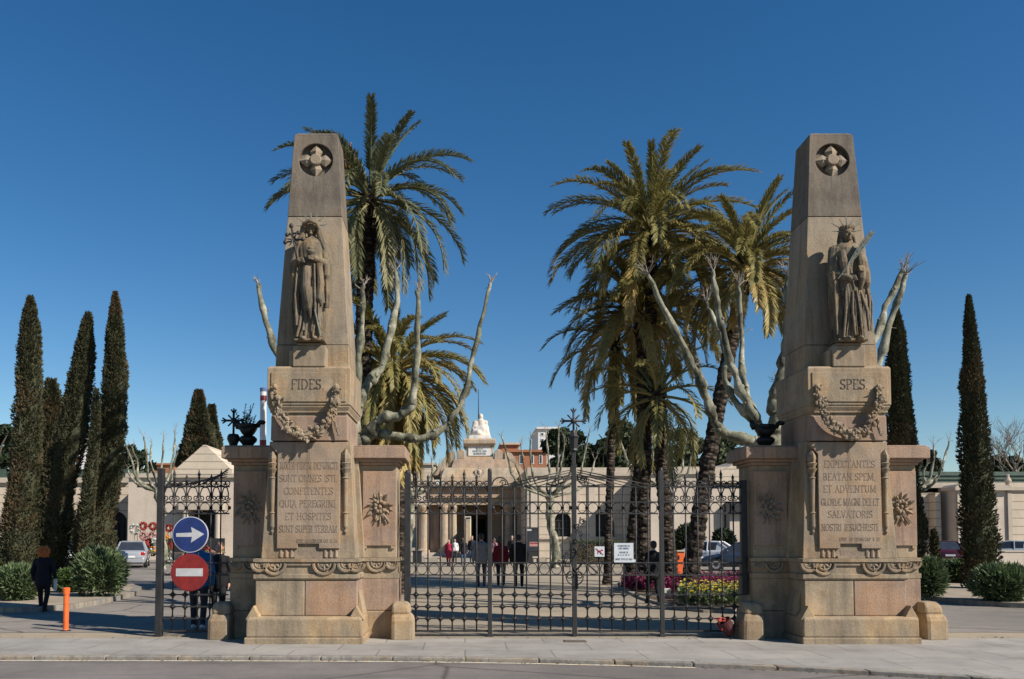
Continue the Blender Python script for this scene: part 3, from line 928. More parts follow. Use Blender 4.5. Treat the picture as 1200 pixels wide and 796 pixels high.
def gate_panel(label, xs, x0, x1, top_scroll, ray, swing=None):
    """xs: bar positions; x0/x1: rail ends; ray: (x at high end, z, from side)"""
    root = thing('iron_gate', label, 'gate', ((x0+x1)/2, GY, 0), 'panels of the wrought iron gate')
    for k in ('bot', 'r1', 'r2', 'r3', 'r4', 'r5', 'r6', 'r7', 'r8'):
        mb = MB(); h = .016 if k == 'bot' else .011; mb.box(x0, x1, GY-.014, GY+.014, ROW[k]-h, ROW[k]+h)
        mb.build('rail', M['iron'], root)
    for x in xs:
        mb = MB(); mb.tube([(x, GY, ROW['bot']-.02), (x, GY, ROW['r8']+.02)], .0125, 8); mb.build('bar', M['iron'], root, smooth=True)
    # rosette knots and rounded corners of the lower grid
    allx = sorted(xs)
    for x in allx:
        for k in ('r1', 'r2', 'r3'):
            z = ROW[k]; mb = MB()
            mb.ell((x, GY, z), .027, .025, .027, 8, 6)
            for (a, b) in ((1,1),(-1,1),(1,-1),(-1,-1)):
                wire(mb, [(x+a*.05, z+b*.010), (x+a*.028, z+b*.018), (x+a*.018, z+b*.028), (x+a*.010, z+b*.05)], .008, GY, 5)
            mb.build('rosette', M['iron'], root, smooth=True)
        for k in ('r4', 'r5', 'r6', 'r7'):
            mb = MB(); mb.ell((x, GY, ROW[k]), .021, .02, .018, 8, 5); mb.build('collar', M['iron'], root, smooth=True)
    # rows of rings
    cells = [x0]+allx+[x1]
    for (a, b, nm) in (('r4', 'r5', 'lower'), ('r6', 'r7', 'upper')):
        mb = MB()
        for xa, xb in zip(cells, cells[1:]):
            if xb-xa < .12: continue
            cz = (ROW[a]+ROW[b])/2; h = (ROW[b]-ROW[a])/2-.012
            ring(mb, (xa+xb)/2, cz, min(.082, (xb-xa)/2-.012), h, .0075)
            if nm == 'upper':
                for s in (xa, xb):
                    mb.ell((s, GY, cz), .03, .02, .035, 6, 5)
        mb.build('ring_row', M['iron'], root, smooth=True)
    if top_scroll:
        mb = MB()
        for xa, xb in zip(cells, cells[1:]):
            if xb-xa < .12: continue
            c = (xa+xb)/2; w_ = (xb-xa)/2-.015; zz = ROW['r7']; hh = ROW['r8']-ROW['r7']
            for s in (-1, 1):     # heart scroll between the two top rails
                wire(mb, [(c, zz+hh*.97), (c+s*w_*.55, zz+hh*.9), (c+s*w_*.95, zz+hh*.55), (c+s*w_*.85, zz+hh*.25)], .011)
                wire(mb, spiral(c+s*w_*.62, zz+hh*.27, .05, .012, 0 if s > 0 else math.pi, s*-1.3), .010)
                wire(mb, spiral(c+s*w_*.55, ROW['r8']+.06, .05, .012, -1.57, s*1.2), .010)
                wire(mb, [(c+s*w_*.55, ROW['r8']+.012), (c+s*w_*.15, ROW['r8']+.03), (c, ROW['r8']+.09)], .009)
        mb.build('scroll_work', M['iron'], root, smooth=True)
        for i, x in enumerate(allx):
            mb = MB(); h = .22 if i % 2 else .30
            z = ROW['r8']
            mb.lathe([(.014, 0), (.014, h*.45), (.03, h*.5), (.014, h*.56), (.028, h*.68), (.012, h*.85), (.001, h)], (x, GY, z), 8)
            mb.build('finial', M['iron'], root, smooth=True)
    if ray:
        (hx, hz, tgt) = ray
        mb = MB()
        for i_, (tx, tz) in enumerate(tgt):
            sx_ = hx+(tx-hx)*.04; sz_ = hz-.035*(len(tgt)-1-i_)
            mb.tube([(sx_, GY-.02, sz_), ((sx_+tx)/2, GY-.02, (sz_+tz)/2+.004), (tx, GY-.02, tz)], [.008, .011, .007], 6)
        mb.build('sun_ray', M['iron'], root, smooth=True)
    return root

def post(name, parent, u, vtop, hw, mat, cap=True):
    x = gx(u); z = zf(vtop, GY)
    mb = MB(); mb.box(x-hw, x+hw, GY-hw, GY+hw, .0, z-.06)
    if cap: mb.lathe([(hw*.9, z-.075), (hw*1.0, z-.045), (hw*.85, z-.015), (hw*.4, z)], (x, GY, 0), 12)
    mb.box(x-hw*1.5, x+hw*1.5, GY-hw*1.5, GY+hw*1.5, 0, .035)
    return mb.build(name, mat, parent, bevel=.006)

RL = ROW['r8']
# left fixed panel
g = gate_panel('fixed left panel of the gate with spear finials, beside the FIDES pier', [gx(u) for u in (487.5, 501.5, 516, 530, 544, 558.5)], gx(476), gx(574), True, None)
post('post', g, 574, 549, .035, M['irong'])
post('hinge_post', g, 477.5, 551, .05, M['iron'])
# two leaves
zc = zf(551, GY)
def fan(hx, s, n, span, z0=None):
    return [(hx+s*(span*(.30+.70*i/(n-1))), RL+.01) for i in range(n)]
g = gate_panel('left leaf of the double gate below the star cross', [gx(u) for u in (588.5, 603, 617, 631, 645, 659.5)], gx(574)+.055, gx(673)-.06, False,
           (gx(673), zc, fan(gx(673), -1, 5, 1.25)))
mb = MB()
for s in (-1,):
    wire(mb, spiral(gx(657), RL+.10, .095, .02, -1.57, -1.6), .011); wire(mb, [(gx(668), RL+.02), (gx(660), RL+.01), (gx(650), RL+.02), (gx(640), RL+.05)], .012)
wire(mb, spiral(gx(586), RL+.02, .14, .13, 0, .5), .012); wire(mb, spiral(gx(590), RL+.06, .06, .015, 3.14, -1.2), .010)
mb.build('scroll_work', M['iron'], g, smooth=True)
gr = gate_panel('right leaf of the double gate carrying two small white notices', [gx(u) for u in (688, 702.5, 716.7, 731, 745.5, 759.8)], gx(673)+.06, gx(775.5)-.055, False,
           (gx(673), zc, fan(gx(673), 1, 5, 1.35)))
mb = MB()
wire(mb, spiral(gx(684), RL+.13, .075, .015, 3.6, 1.7), .012)
wire(mb, [(gx(677), RL+.2), (gx(678), RL+.1), (gx(683), RL+.03), (gx(692), RL+.015), (gx(704), RL+.03), (gx(720), RL+.02)], .012)
mb.build('scroll_work', M['iron'], gr, smooth=True)
# vine ornament round the lock
mb = MB()
zl = zf(678, GY)
for s in (-1, 1):
    wire(mb, spiral(gx(673)+s*.075, zl+.05, .075, .02, 3.14 if s > 0 else 0, -s*1.3), .012, GY-.05)
    wire(mb, [(gx(673)+s*.15, zl+.04), (gx(673)+s*.12, zl-.05), (gx(673), zl-.14)], .012, GY-.05)
pts = [(gx(676), zf(690, GY)), (gx(676), zf(672, GY)), (gx(668), zf(660, GY)), (gx(676), zf(648, GY)), (gx(683), zf(636, GY)), (gx(677), zf(622, GY)), (gx(680), zf(606, GY))]
wire(mb, pts, .013, GY-.05)
wire(mb, [(gx(675), zf(668, GY)), (gx(684), zf(658, GY)), (gx(692), zf(664, GY)), (gx(700), zf(672, GY))], .016, GY-.05)
for (u, v, r) in ((682, 640, .05), (672, 645, .055), (680, 625, .045), (675, 634, .04), (661, 655, .06), (655, 660, .05), (665, 662, .05), (664, 650, .045), (682, 612, .05), (676, 616, .04)):
    wire(mb, spiral(gx(u), zf(v, GY), r, .012, u*.7, 1.3), .010, GY-.05)
    relief_leaf(mb, (gx(u), GY-.05, zf(v, GY)), r*1.3, u*1.3, .2)
mb.build('lock_ornament', M['iron'], gr, smooth=True)
# centre post with lantern box and star cross
cp = thing('gate_post', 'tall iron centre post of the gate topped by a star cross', 'gate post', (gx(673), GY, 0))
x = gx(673)
mb = MB(); mb.box(x-.038, x+.038, GY-.038, GY+.038, 0, zf(545, GY)); mb.box(x-.030, x+.030, GY-.030, GY+.030, zf(545, GY), zf(528, GY)); mb.build('shaft', M['irong'], cp, bevel=.006)
mb = MB(); mb.lathe([(.04, zf(530, GY)), (.07, zf(528, GY)), (.06, zf(526, GY)), (.08, zf(514, GY)), (.095, zf(512, GY)), (.04, zf(507, GY)), (.03, zf(504, GY))], (x, GY, 0), 8); mb.build('lantern', M['iron'], cp)
def star_cross(parent, x, y, zc_, r, zbase, mat, t=.018):
    mb = MB()
    mb.tube([(x, y, zbase), (x, y, zc_+r)], t, 7)
    mb.tube([(x-r, y, zc_), (x+r, y, zc_)], t, 7)
    for a in (45, 135, 225, 315): mb.tube([(x, y, zc_), (x+math.cos(R(a))*r*.78, y, zc_+math.sin(R(a))*r*.78)], t*.7, 6)
    for (dx, dz) in ((1,0),(-1,0),(0,1)):
        ex, ez = x+dx*r, zc_+dz*r
        for s in (-1, 1):
            mb.tube([(ex-dx*.05, y, ez-dz*.05), (ex+dx*.02+dz*s*.045, y, ez+dz*.02+dx*s*.045)], t*.7, 5)
        mb.tube([(ex, y, ez), (ex+dx*.04, y, ez+dz*.04)], t*.7, 5)
    mb.ell((x, y, zc_), .05, .04, .05, 10, 6)
    return mb.build('star_cross', mat, parent, smooth=True)
star_cross(cp, x, GY, zf(493.5, GY), .185, zf(506, GY), M['iron'], .019)
# right fixed panel
g = gate_panel('fixed right panel of the gate with heart scrolls, beside the SPES pier', [gx(u) for u in (789.7, 804, 818, 832, 846, 860)], gx(775.5), gx(872), True, None)
post('post', g, 775.5, 548, .035, M['irong'])
mb = MB(); x0 = gx(868.5); mb.box(x0, x0+.10, GY-.05, GY+.05, zf(697, GY), zf(563, GY)); mb.build('jamb', M['bronze'], g, bevel=.008)
# side gate at far left
g = gate_panel('narrow side gate at the far left carrying two round traffic signs', [gx(u) for u in (203, 217.5, 232, 246.5, 258)], gx(190), gx(268), True,
           (gx(268), zf(549, GY), [(gx(206), RL+.02), (gx(214), RL+.015), (gx(222), RL+.02), (gx(232), RL+.02), (gx(243), RL+.03)]))
x = gx(187.5)
mb = MB(); mb.frustum([(x-.055, x+.055, GY-.06, GY+.06, 0), (x-.05, x+.05, GY-.055, GY+.055, zf(549, GY))]); mb.build('post', M['iron'], g, bevel=.008)

# ---------------------------------------------------------------- signs on the gates
M['blue'] = plain('sign_blue', (.011,.026,.12), .5, 0, .28, 7); M['red'] = plain('sign_red', (.19,.013,.011), .5, 0, .3, 7)
M['signwhite'] = plain('sign_white', (.42,.42,.42), .55, 0, .14, 9); M['signedge'] = plain('sign_rim', (.45,.47,.52), .5)
M['steel'] = plain('galvanised_steel', (.35,.36,.37), .45, .6, .15, 6)
def disc_sign(name, label, u, v, rpx, y, mat, rim):
    c = P(u, v, y); r = rpx*y/F
    root = thing(name, label, 'traffic sign', (c.x, y, c.z))
    def dsk(r0, r1, ya, yb):
        mb = MB(); n = 48
        for (rr, yy) in ((r0, yb), (r0, ya), (r1, ya)):
            for i in range(n): mb.v.append((c.x+rr*math.cos(2*math.pi*i/n), yy, c.z+rr*math.sin(2*math.pi*i/n)))
        for k in range(2):
            for i in range(n): mb.face((k*n+i, k*n+(i+1) % n, k*n+n+(i+1) % n, k*n+n+i))
        if r1 < .01:
            pass
        return mb, n
    mb = MB()
    def cyl(mb, r, ya, yb, n=48):
        b0 = len(mb.v)
        for yy in (ya, yb):
            for i in range(n): mb.v.append((c.x+r*math.cos(2*math.pi*i/n), yy, c.z+r*math.sin(2*math.pi*i/n)))
        for i in range(n): mb.face((b0+i, b0+(i+1) % n, b0+n+(i+1) % n, b0+n+i))
        mb.face([b0+i for i in range(n)]); mb.face([b0+n+i for i in range(n)][::-1])
    cyl(mb, r, y-.012, y+.012); mb.build('rim', rim, root)
    mb = MB(); cyl(mb, r*.955, y-.016, y-.0125); mb.build('face', mat, root)
    mb = MB()
    for dz in (-.4, .4): mb.box(c.x-r*.8, c.x+r*.8, y+.012, y+.03, c.z+dz*r-.02, c.z+dz*r+.02)
    for dx in (-.35, .35): mb.box(c.x+dx*r-.015, c.x+dx*r+.015, y+.03, GY-.01, c.z-r*.5, c.z+r*.5)
    mb.build('clamp', M['steel'], root)
    return root, c, r
sy = GY-.11
root, c, r = disc_sign('traffic_sign', 'round blue traffic sign with a white arrow pointing right', 223.3, 626.5, 21, sy, M['blue'], M['signedge'])
mb = MB(); a = r*.78
mb.prism([(c.x-a, c.z-.13*r), (c.x+.1*r, c.z-.13*r), (c.x+.04*r, c.z-.46*r), (c.x+a, c.z+.02*r), (c.x+.04*r, c.z+.42*r), (c.x+.1*r, c.z+.11*r), (c.x-a, c.z+.07*r)], sy-.019, sy-.0165); mb.build('arrow', M['signwhite'], root)
root, c, r = disc_sign('traffic_sign', 'round red no entry sign with a white bar, under the blue arrow sign', 222.3, 671, 21.8, sy, M['red'], M['red'])
mb = MB(); mb.box(c.x-r*.72, c.x+r*.72, sy-.019, sy-.0165, c.z-r*.2, c.z+r*.22); mb.build('bar', M['signwhite'], root)
# notices
M['inkblue'] = plain('ink_blue', (.08,.13,.25), .8); M['ink'] = plain('ink_dark', (.12,.13,.15), .8); M['dogred'] = plain('sticker_crimson', (.30,.02,.035), .6); M['board'] = plain('notice_board_white', (.50,.53,.55), .5, 0, .05, 6)
sy = GY-.03
p0 = P(696.7, 640.5, sy); p1 = P(708.3, 652.5, sy)
rt = thing('dog_notice', 'small white notice with a crimson dog, hung on the right gate leaf', 'notice', ((p0.x+p1.x)/2, sy, p1.z))
mb = MB(); mb.box(p0.x, p1.x, sy-.008, sy, p1.z, p0.z); mb.build('board', M['board'], rt)
cx, cz, s = (p0.x+p1.x)/2, (p0.z+p1.z)/2, (p1.x-p0.x)/2
mb = MB(); 
def dp(pts): mb.prism([(cx+a*s, cz+b_*s) for (a, b_) in pts], sy-.0115, sy-.0085)
dp([(-.45,.35),(-.30,.22),(.1,.25),(.28,.1),(.3,-.12),(.1,-.2),(-.2,-.1),(-.42,.05)])
dp([(.2,.2),(.45,.5),(.62,.42),(.75,.2),(.6,.12),(.42,.15),(.3,0)])
dp([(-.42,.05),(-.2,-.1),(-.3,-.55),(-.42,-.55)]); dp([(.1,-.2),(.3,-.12),(.22,-.55),(.1,-.55)])
dp([(-.45,.35),(-.38,.2),(-.7,.55),(-.8,.55)])
mb.build('dog_figure', M['dogred'], rt)
mb = MB(); mb.obox((cx, sy-.0135, cz), (1,0,-.85), (0,1,0), (.85,0,1), s*1.0, .0012, s*.06); mb.build('strike_bar', M['dogred'], rt)
p0 = P(719.5, 636.5, sy); p1 = P(742.3, 659.2, sy)
rt = thing('visiting_notice', 'larger white notice with printed lines, beside the dog notice', 'notice', ((p0.x+p1.x)/2, sy, p1.z))
mb = MB(); mb.box(p0.x, p1.x, sy-.008, sy, p1.z, p0.z); mb.build('board', M['board'], rt)
mb = MB(); mb.box(p1.x-.01, p1.x+.035, sy-.006, sy+.001, p1.z+.004, p1.z+.05); mb.build('corner_tab', M['board'], rt)
cx = (p0.x+p1.x)/2
for ln, v, mt, wd in (('CEMENTIRI DE', 640.8, 'ink', .21), ('SANT ANDREU', 643.8, 'inkblue', .17), ('HORARI DE', 648.4, 'ink', .15), ('8 H A 18 H', 651.4, 'ink', .2), ('OBERT TOTS ELS DIES', 656.4, 'ink', .285)):
    mb = MB(); text(mb, ln, (cx, zf(v, sy)), .026, sy-.009, .15, .001, wd); mb.build('lettering', M[mt], rt)

# ---------------------------------------------------------------- bronze oil lamps and star on the wings
def oil_lamp(label, u, vbase, vtop, upx, flip, y):
    c = P(u, vbase, y); k = y/F
    h = zf(vtop, y)-c.z
    root = thing('oil_lamp', label, 'oil lamp', tuple(c), 'bronze oil lamps on the pier wings')
    mb = MB(); mb.lathe([(.10, 0), (.11, .03), (.16, .10), (.165, .15), (.12, .21), (.05, .235), (.045, .265), (.08, .28)], c, 14); mb.build('foot', M['bronze'], root, smooth=True)
    mb = MB(); f = flip
    W = upx/2*k
    # boat shaped bowl
    n = 12; ringn = 10; b0 = len(mb.v)
    for i in range(n+1):
        t = i/n*2-1
        rx = t*W; wd = .17*math.sqrt(max(.02, 1-t*t*.96)); dz = .25+.16*(1-t*t*.75)*0+.17*abs(t)**2.2
        dep = .17*(1-abs(t)**2.5)+.035
        for j in range(ringn):
            a = 2*math.pi*j/ringn
            mb.v.append((c.x+rx, c.y+wd*math.cos(a), c.z+dz+.10+dep*.8*math.sin(a)*(1 if math.sin(a) < 0 else .55)))
    for i in range(n):
        for j in range(ringn): mb.face((b0+i*ringn+j, b0+i*ringn+(j+1) % ringn, b0+(i+1)*ringn+(j+1) % ringn, b0+(i+1)*ringn+j))
    mb.face([b0+j for j in range(ringn)]); mb.face([b0+n*ringn+j for j in range(ringn)])
    mb.lathe([(.15, .36), (.17, .44), (.19, .49), (.13, .50)], (c.x-.02*f, c.y, c.z), 12)
    mb.build('bowl', M['bronze'], root, smooth=True)
    mb = MB(); mb.tube([(c.x+f*W*.85, c.y, c.z+.42), (c.x+f*W*1.0, c.y, c.z+.50), (c.x+f*W*1.18, c.y, c.z+.545), (c.x+f*W*1.34, c.y, c.z+.53)], [.05,.045,.05,.055], 8); mb.ell((c.x+f*W*1.34, c.y, c.z+.53), .065, .06, .055); mb.build('handle', M['bronze'], root, smooth=True)
    mb = MB(); mb.tube([(c.x-f*W*.8, c.y, c.z+.40), (c.x-f*W*1.02, c.y, c.z+.49), (c.x-f*W*1.15, c.y, c.z+.60)], [.07,.06,.03], 8); mb.build('spout', M['bronze'], root, smooth=True)
    root.scale = (.95, .9, .74)
    return root, c
wt = zf(522, 14.1)
r1, c1 = oil_lamp('dark bronze oil lamp holding a weedy plant, left of the FIDES obelisk', 290.5, 522, 487, 26, 1, 14.5)
mb = MB(); rg = random.Random(4)
for i in range(16):
    a = rg.uniform(0, 6.28); L = rg.uniform(.12, .42); d = Vector((math.cos(a)*.4, math.sin(a)*.4, 1)).normalized()
    b0 = Vector((c1.x-.03+rg.uniform(-.08,.08), c1.y+rg.uniform(-.08,.08), c1.z+.33)); mb.tube([b0, b0+d*L], .006, 4)
    for j in range(6):
        q = b0+d*L*(.3+.14*j); an = rg.uniform(0, 6.28); o_ = Vector((math.cos(an), math.sin(an), .3))*.055; s_ = Vector((-o_.y, o_.x, 0))*.35
        mb.quad(q, q+o_*.5+s_, q+o_, q+o_*.5-s_, rg.random())
pl = tag(mb.build('weed_plant', M['leaf'], None, origin=(c1.x, c1.y, c1.z+.33), fixn=False), 'small weedy plant growing in the left bronze oil lamp', 'plant')
r2, c2 = oil_lamp('dark bronze oil lamp without plants, left of the SPES obelisk', 897, 523, 492, 30, 1, 14.5)
st = P(273.5, 522, 14.5)
rt = thing('star_ornament', 'dark iron star cross in a small pot on the left wing of the FIDES pier', 'cross', tuple(st))
mb = MB(); mb.lathe([(.07, 0), (.075, .03), (.11, .10), (.105, .15), (.08, .19), (.02, .2)], st, 12); mb.build('pot', M['bronze'], rt, smooth=True)
star_cross(rt, st.x, st.y, zf(493, 14.5), .17, st.z+.18, M['bronze'], .02)
# threshold plate
a = G(660, 750.5, .004); b_ = G(688, 752.5, .004)
mb = MB(); mb.box(a.x, b_.x, b_.y, a.y, -.01, .012); tag(mb.build('threshold_plate', M['trunk'], None, origin=((a.x+b_.x)/2, a.y, 0), bevel=.003), 'small rusty metal plate in the pavement before the centre post', 'metal plate')
mb = MB(); mb.box(gx(478), gx(868), GY+.06, GY+.16, -.02, .03)
tag(mb.build('gate_sill', M['kerb'], None, origin=(gx(673), GY, 0), bevel=.01), 'low stone sill running under the central iron gate', 'sill')
# ================================================================ the two figures
def figure(label, X0, kind, seed):
    rg = random.Random(seed)
    yb = AX-.50                       # back of the figure, close to the shaft
    zb = zf(404, 13.56)+.045
    zh = zf(259 if kind == 'faith' else 266, 13.6)
    H = zh-zb; cx = X0+(.015 if kind == 'faith' else .03); cy = AX-.68
    root = thing('stone_statue', label, 'statue', (cx, cy, zb), 'draped statues on the obelisks')
    mb = MB()
    # draped body : rings with folds
    prof = [(0, .255, .19), (.05, .265, .20), (.18, .275, .205), (.35, .29, .21), (.50, .305, .21), (.60, .30, .20), (.68, .285, .19), (.76, .285, .19), (.81, .26, .175), (.845, .19, .14), (.87, .10, .10)]
    n = 150; rings = []
    K = 70
    def pf(t):
        for a, b in zip(prof, prof[1:]):
            if a[0] <= t <= b[0]:
                k = (t-a[0])/(b[0]-a[0]); return a[1]+(b[1]-a[1])*k, a[2]+(b[2]-a[2])*k
        return prof[-1][1:]
    b0 = 0
    ph = [rg.uniform(0, 6.28) for _ in range(6)]
    for i in range(K+1):
        t = .87*i/K; wx, wy = pf(t)
        for k in range(n):
            th = 2*math.pi*k/n
            amp = .135*(1-min(1, t/.84)**3)
            wv = th+.10*math.sin(4*t*3+ph[3])+.05*math.sin(9*t+3*th)
            fold = amp*1.5*(abs(math.sin(7.5*wv+ph[0]))**.55-.7)*(.65+.35*math.sin(3*wv+ph[1])) + amp*.9*(abs(math.sin(12.5*wv+ph[2]-1.5*t))**.6-.7)
            # cloak edge : a diagonal step across the front
            dz = math.cos(th)*.25+.42
            edge = 0
            if kind == 'faith':
                if t > .32+.10*math.sin(2.2*th) and t < .66: edge = .09
            else:
                if th > 3.9 and t > .12 and t < .72: edge = .05
                if 3.1 < th < 3.9 and t > .1: edge = .08
            r = 1+fold+edge
            mb.v.append((cx+wx*r*math.cos(th), cy+wy*r*math.sin(th), zb+t*H))
    for i in range(K):
        for k in range(n): mb.face((i*n+k, i*n+(k+1) % n, (i+1)*n+(k+1) % n, (i+1)*n+k))
    mb.face(list(range(n))[::-1]); mb.face([K*n+k for k in range(n)])
    mb.v = [(cx+(x-cx)*.9, y, z) for (x, y, z) in mb.v]
    Z = lambda t: zb+t*H
    def pt(x, y, t): return Vector((cx+x, cy+y, Z(t)))
    # long raised fold ridges over the front
    if kind == 'faith':
        sets = [((-.20,-.20,.60), (-.22,-.22,.35), (-.20,-.21,.12)), ((-.10,-.23,.62), (-.11,-.25,.40), (-.05,-.24,.22)), ((0,-.24,.60), (.01,-.26,.38), (.03,-.25,.25)),
                ((.08,-.24,.62), (.10,-.26,.35), (.10,-.25,.16)), ((.17,-.22,.62), (.19,-.24,.40), (.21,-.22,.30)), ((.24,-.15,.62), (.27,-.16,.40), (.26,-.15,.27)),
                ((.14,-.2,.28), (.17,-.22,.12), (.19,-.22,.03)), ((-.26,-.12,.55), (-.30,-.12,.30), (-.27,-.13,.06)), ((-.12,-.2,.25), (-.15,-.22,.12), (-.20,-.20,.03))]
        w = .021
    else:
        sets = [((-.22,-.16,.72), (-.27,-.18,.40), (-.24,-.18,.05)), ((-.10,-.2,.45), (-.12,-.23,.25), (-.16,-.23,.02)), ((0,-.22,.42), (-.02,-.25,.22), (.02,-.24,.04)),
                ((.06,-.22,.45), (.10,-.24,.22), (.13,-.24,.02)), ((.14,-.2,.42), (.21,-.24,.25), (.25,-.22,.08)), ((.24,-.14,.55), (.29,-.16,.35), (.29,-.15,.14)), ((-.02,-.2,.62), (.0,-.22,.52), (.03,-.22,.42))]
        w = .020
    for s in sets:
        mb.tube([pt(*s[0]), pt(*s[1]), pt(*s[2])], [w*.8, w*1.25, w], 8)
        q_ = rg.uniform(.03, .05); mb.tube([pt(s[0][0]+q_, s[0][1]+.012, s[0][2]-.02), pt(s[1][0]+q_*1.2, s[1][1]+.012, s[1][2]-.03), pt(s[2][0]+q_, s[2][1]+.012, s[2][2])], [w*.4, w*.8, w*.5], 7)
    # shoulders and arms
    for s in (-1, 1):
        sh = pt(s*.20, -.02, .80); elb = pt(s*.265, -.09, .635 if kind == 'faith' else .60)
        hand = pt(s*.05, -.27, .665) if kind == 'faith' else pt(-.06 if s < 0 else .13, -.27, .52 if s < 0 else .60)
        if kind == 'faith' and s < 0: hand = pt(-.16, -.26, .64)
        mb.capsule(sh, .09, elb, .08); mb.capsule(elb, .075, hand, .05)
        mb.ell(hand, .05, .04, .06)
        for f in range(4): mb.capsule(hand+Vector((-s*.02+f*.012, -.03, .035-f*.022)), .016, hand+Vector((-s*.07+f*.008, -.045, .03-f*.022)), .013, 6)
        # hanging sleeve
        mb.tube([elb+Vector((0,-.02,-.02)), elb+Vector((s*.0,-.05,-.20)), elb+Vector((s*.01,-.02,-.36))], [.075,.065,.02], 10)
    # neck and head
    hc = pt(0 if kind == 'faith' else .01, -.06, .935)
    mb.capsule(pt(0, -.02, .84), .075, hc+Vector((0,.02,-.07)), .065)
    mb.ell(hc, .088, .10, .125, 16, 12)
    mb.ell(hc+Vector((0,-.10,-.02)), .016, .024, .026, 8, 6)          # nose
    mb.ell(hc+Vector((0,-.085,-.065)), .03, .02, .012, 8, 6); mb.ell(hc+Vector((0,-.075,-.10)), .032, .03, .025, 8, 6)
    for s in (-1, 1):
        mb.ell(hc+Vector((s*.042,-.082,.03)), .030, .02, .012, 8, 6); mb.ell(hc+Vector((s*.045,-.065,-.04)), .03, .03, .035, 8, 6)
    if kind == 'faith':   # hood falling over the brow and on to the shoulders
        mb.ell(hc+Vector((0,.03,.045)), .14, .14, .135, 16, 12)
        mb.tube([hc+Vector((-.125,-.08,-.02)), hc+Vector((-.10,-.135,.045)), hc+Vector((0,-.165,.075)), hc+Vector((.10,-.135,.045)), hc+Vector((.125,-.08,-.02))], .03, 8)
        for s in (-1, 1): mb.tube([hc+Vector((s*.12,-.05,.02)), hc+Vector((s*.14,-.03,-.12)), hc+Vector((s*.19,-.02,-.26)), hc+Vector((s*.25,.0,-.42))], [.05,.055,.07,.06], 8)
        # apron cloth and its pointed end
        mb.tube([pt(-.05,-.24,.60), pt(-.04,-.265,.42), pt(.0,-.27,.30), pt(.03,-.25,.17)], [.05,.075,.065,.012], 8)
        mb.tube([pt(.16,-.23,.62), pt(.19,-.25,.45), pt(.17,-.25,.33), pt(.2,-.23,.28)], [.05,.06,.055,.015], 8)
    else:                 # crown, hair and collar
        mb.ell(hc+Vector((0,.045,.06)), .11, .11, .095, 14, 10)
        for k in range(9):
            a = math.pi*k/8; d = Vector((math.cos(a)*.105, .03-math.sin(a)*.10, .105)); mb.ell(hc+d, .026, .026, .042, 7, 5)
        for s in (-1, 1):
            for j in range(2): mb.tube([hc+Vector((s*(.095+.02*j),.02,.04)), hc+Vector((s*(.115+.02*j),.0+.03*j,-.10)), hc+Vector((s*(.115+.03*j),-.05+.04*j,-.26))], [.026,.03,.018], 7)
        for k in range(13):
            a = -.3+ (math.pi+.6)*k/12; mb.ell(pt(math.cos(a)*.19, -.03-math.sin(a)*.11, .785+.015*math.sin(k*2.1)), .045, .045, .04, 8, 6)
        # scapular band and overlapping coat edge
        mb.tube([pt(.13,-.17,.78), pt(.15,-.22,.66), pt(.14,-.24,.52), pt(.13,-.2,.44)], [.05,.075,.07,.03], 8)
        mb.tube([pt(-.13,-.15,.78), pt(-.12,-.2,.66), pt(-.10,-.22,.56)], [.05,.07,.05], 8)
    # feet
    for s in (-1, 1): mb.ell(pt(s*.10, -.22, .012), .055, .12, .045, 10, 6)
    me = remeshed(mb, .0075, 1)
    me.transform(Matrix.Translation(-Vector((cx, cy, zb))))
    o = obj_from_mesh('figure', me, M['figure'], root)
    d = o.modifiers.new('rough', 'DISPLACE'); tx = bpy.data.textures.new('cloth', 'CLOUDS'); tx.noise_scale = .055; d.texture = tx; d.strength = .006; d.mid_level = .5
    # plinth under the feet
    mb = MB(); mb.box(cx-.24, cx+.24, cy-.22, cy+.12, zb-.004, zb+.03); mb.build('footing', M['figure'], root, bevel=.01)
    # rays of the nimbus
    for k, a in enumerate((8, 38, 66, 94, 122, 150, 176)):
        d = Vector((math.cos(R(a)), 0, math.sin(R(a)))); L = .27 if k % 2 == 1 else .22
        mb = MB(); c0 = hc+Vector((0,.0,.04)); mb.tube([c0+d*.09, c0+d*(L+.03)], [.014, .003], 6); mb.build('ray', M['verdi'], root)
    if kind == 'faith':
        # sheaf of metal keys and cross in the crook of the arm
        mb = MB()
        a, e = pt(-.17,-.28,.60), pt(-.29,-.25,.925)
        mb.tube([a, e], .016, 7); mb.ell(e, .035, .03, .045, 8, 6)
        for (t, L) in ((.62, .14), (.8, .09)):
            c_ = a.lerp(e, t); dd = (e-a).normalized(); sd = dd.cross(Vector((0,1,0)))
            for s in (-1, 1):
                mb.tube([c_, c_+sd*s*L], .014, 6); mb.ell(c_+sd*s*L, .035, .03, .035, 8, 5)
        for i in range(6):
            an = i*1.05; c_ = a.lerp(e, .66); mb.tube([c_, c_+Vector((math.cos(an)*.13, -.02, math.sin(an)*.13))], [.02, .004], 5)
        mb.build('sceptre', M['iron'], root, smooth=True)
        mb = MB(); c_ = pt(.03,-.30,.64); mb.lathe([(.055, 0), (.05, .015), (.018, .03), (.015, .07), (.03, .085), (.065, .12), (.07, .15), (.03, .155), (.05, .17), (.045,.2), (.002,.21)], c_, 14); mb.build('chalice', M['figure'], root, smooth=True)
        mb = MB(); mb.tube([pt(.10,-.27,.24), pt(.20,-.30,.02)], .014, 6); mb.build('staff', M['verdi'], root)
    else:
        mb = MB(); a, e = pt(-.24,-.24,.52), pt(.27,-.31,.895)
        dd = (e-a).normalized(); sd = dd.cross(Vector((0,1,0)))
        mb.tube([a, e], .010, 6)
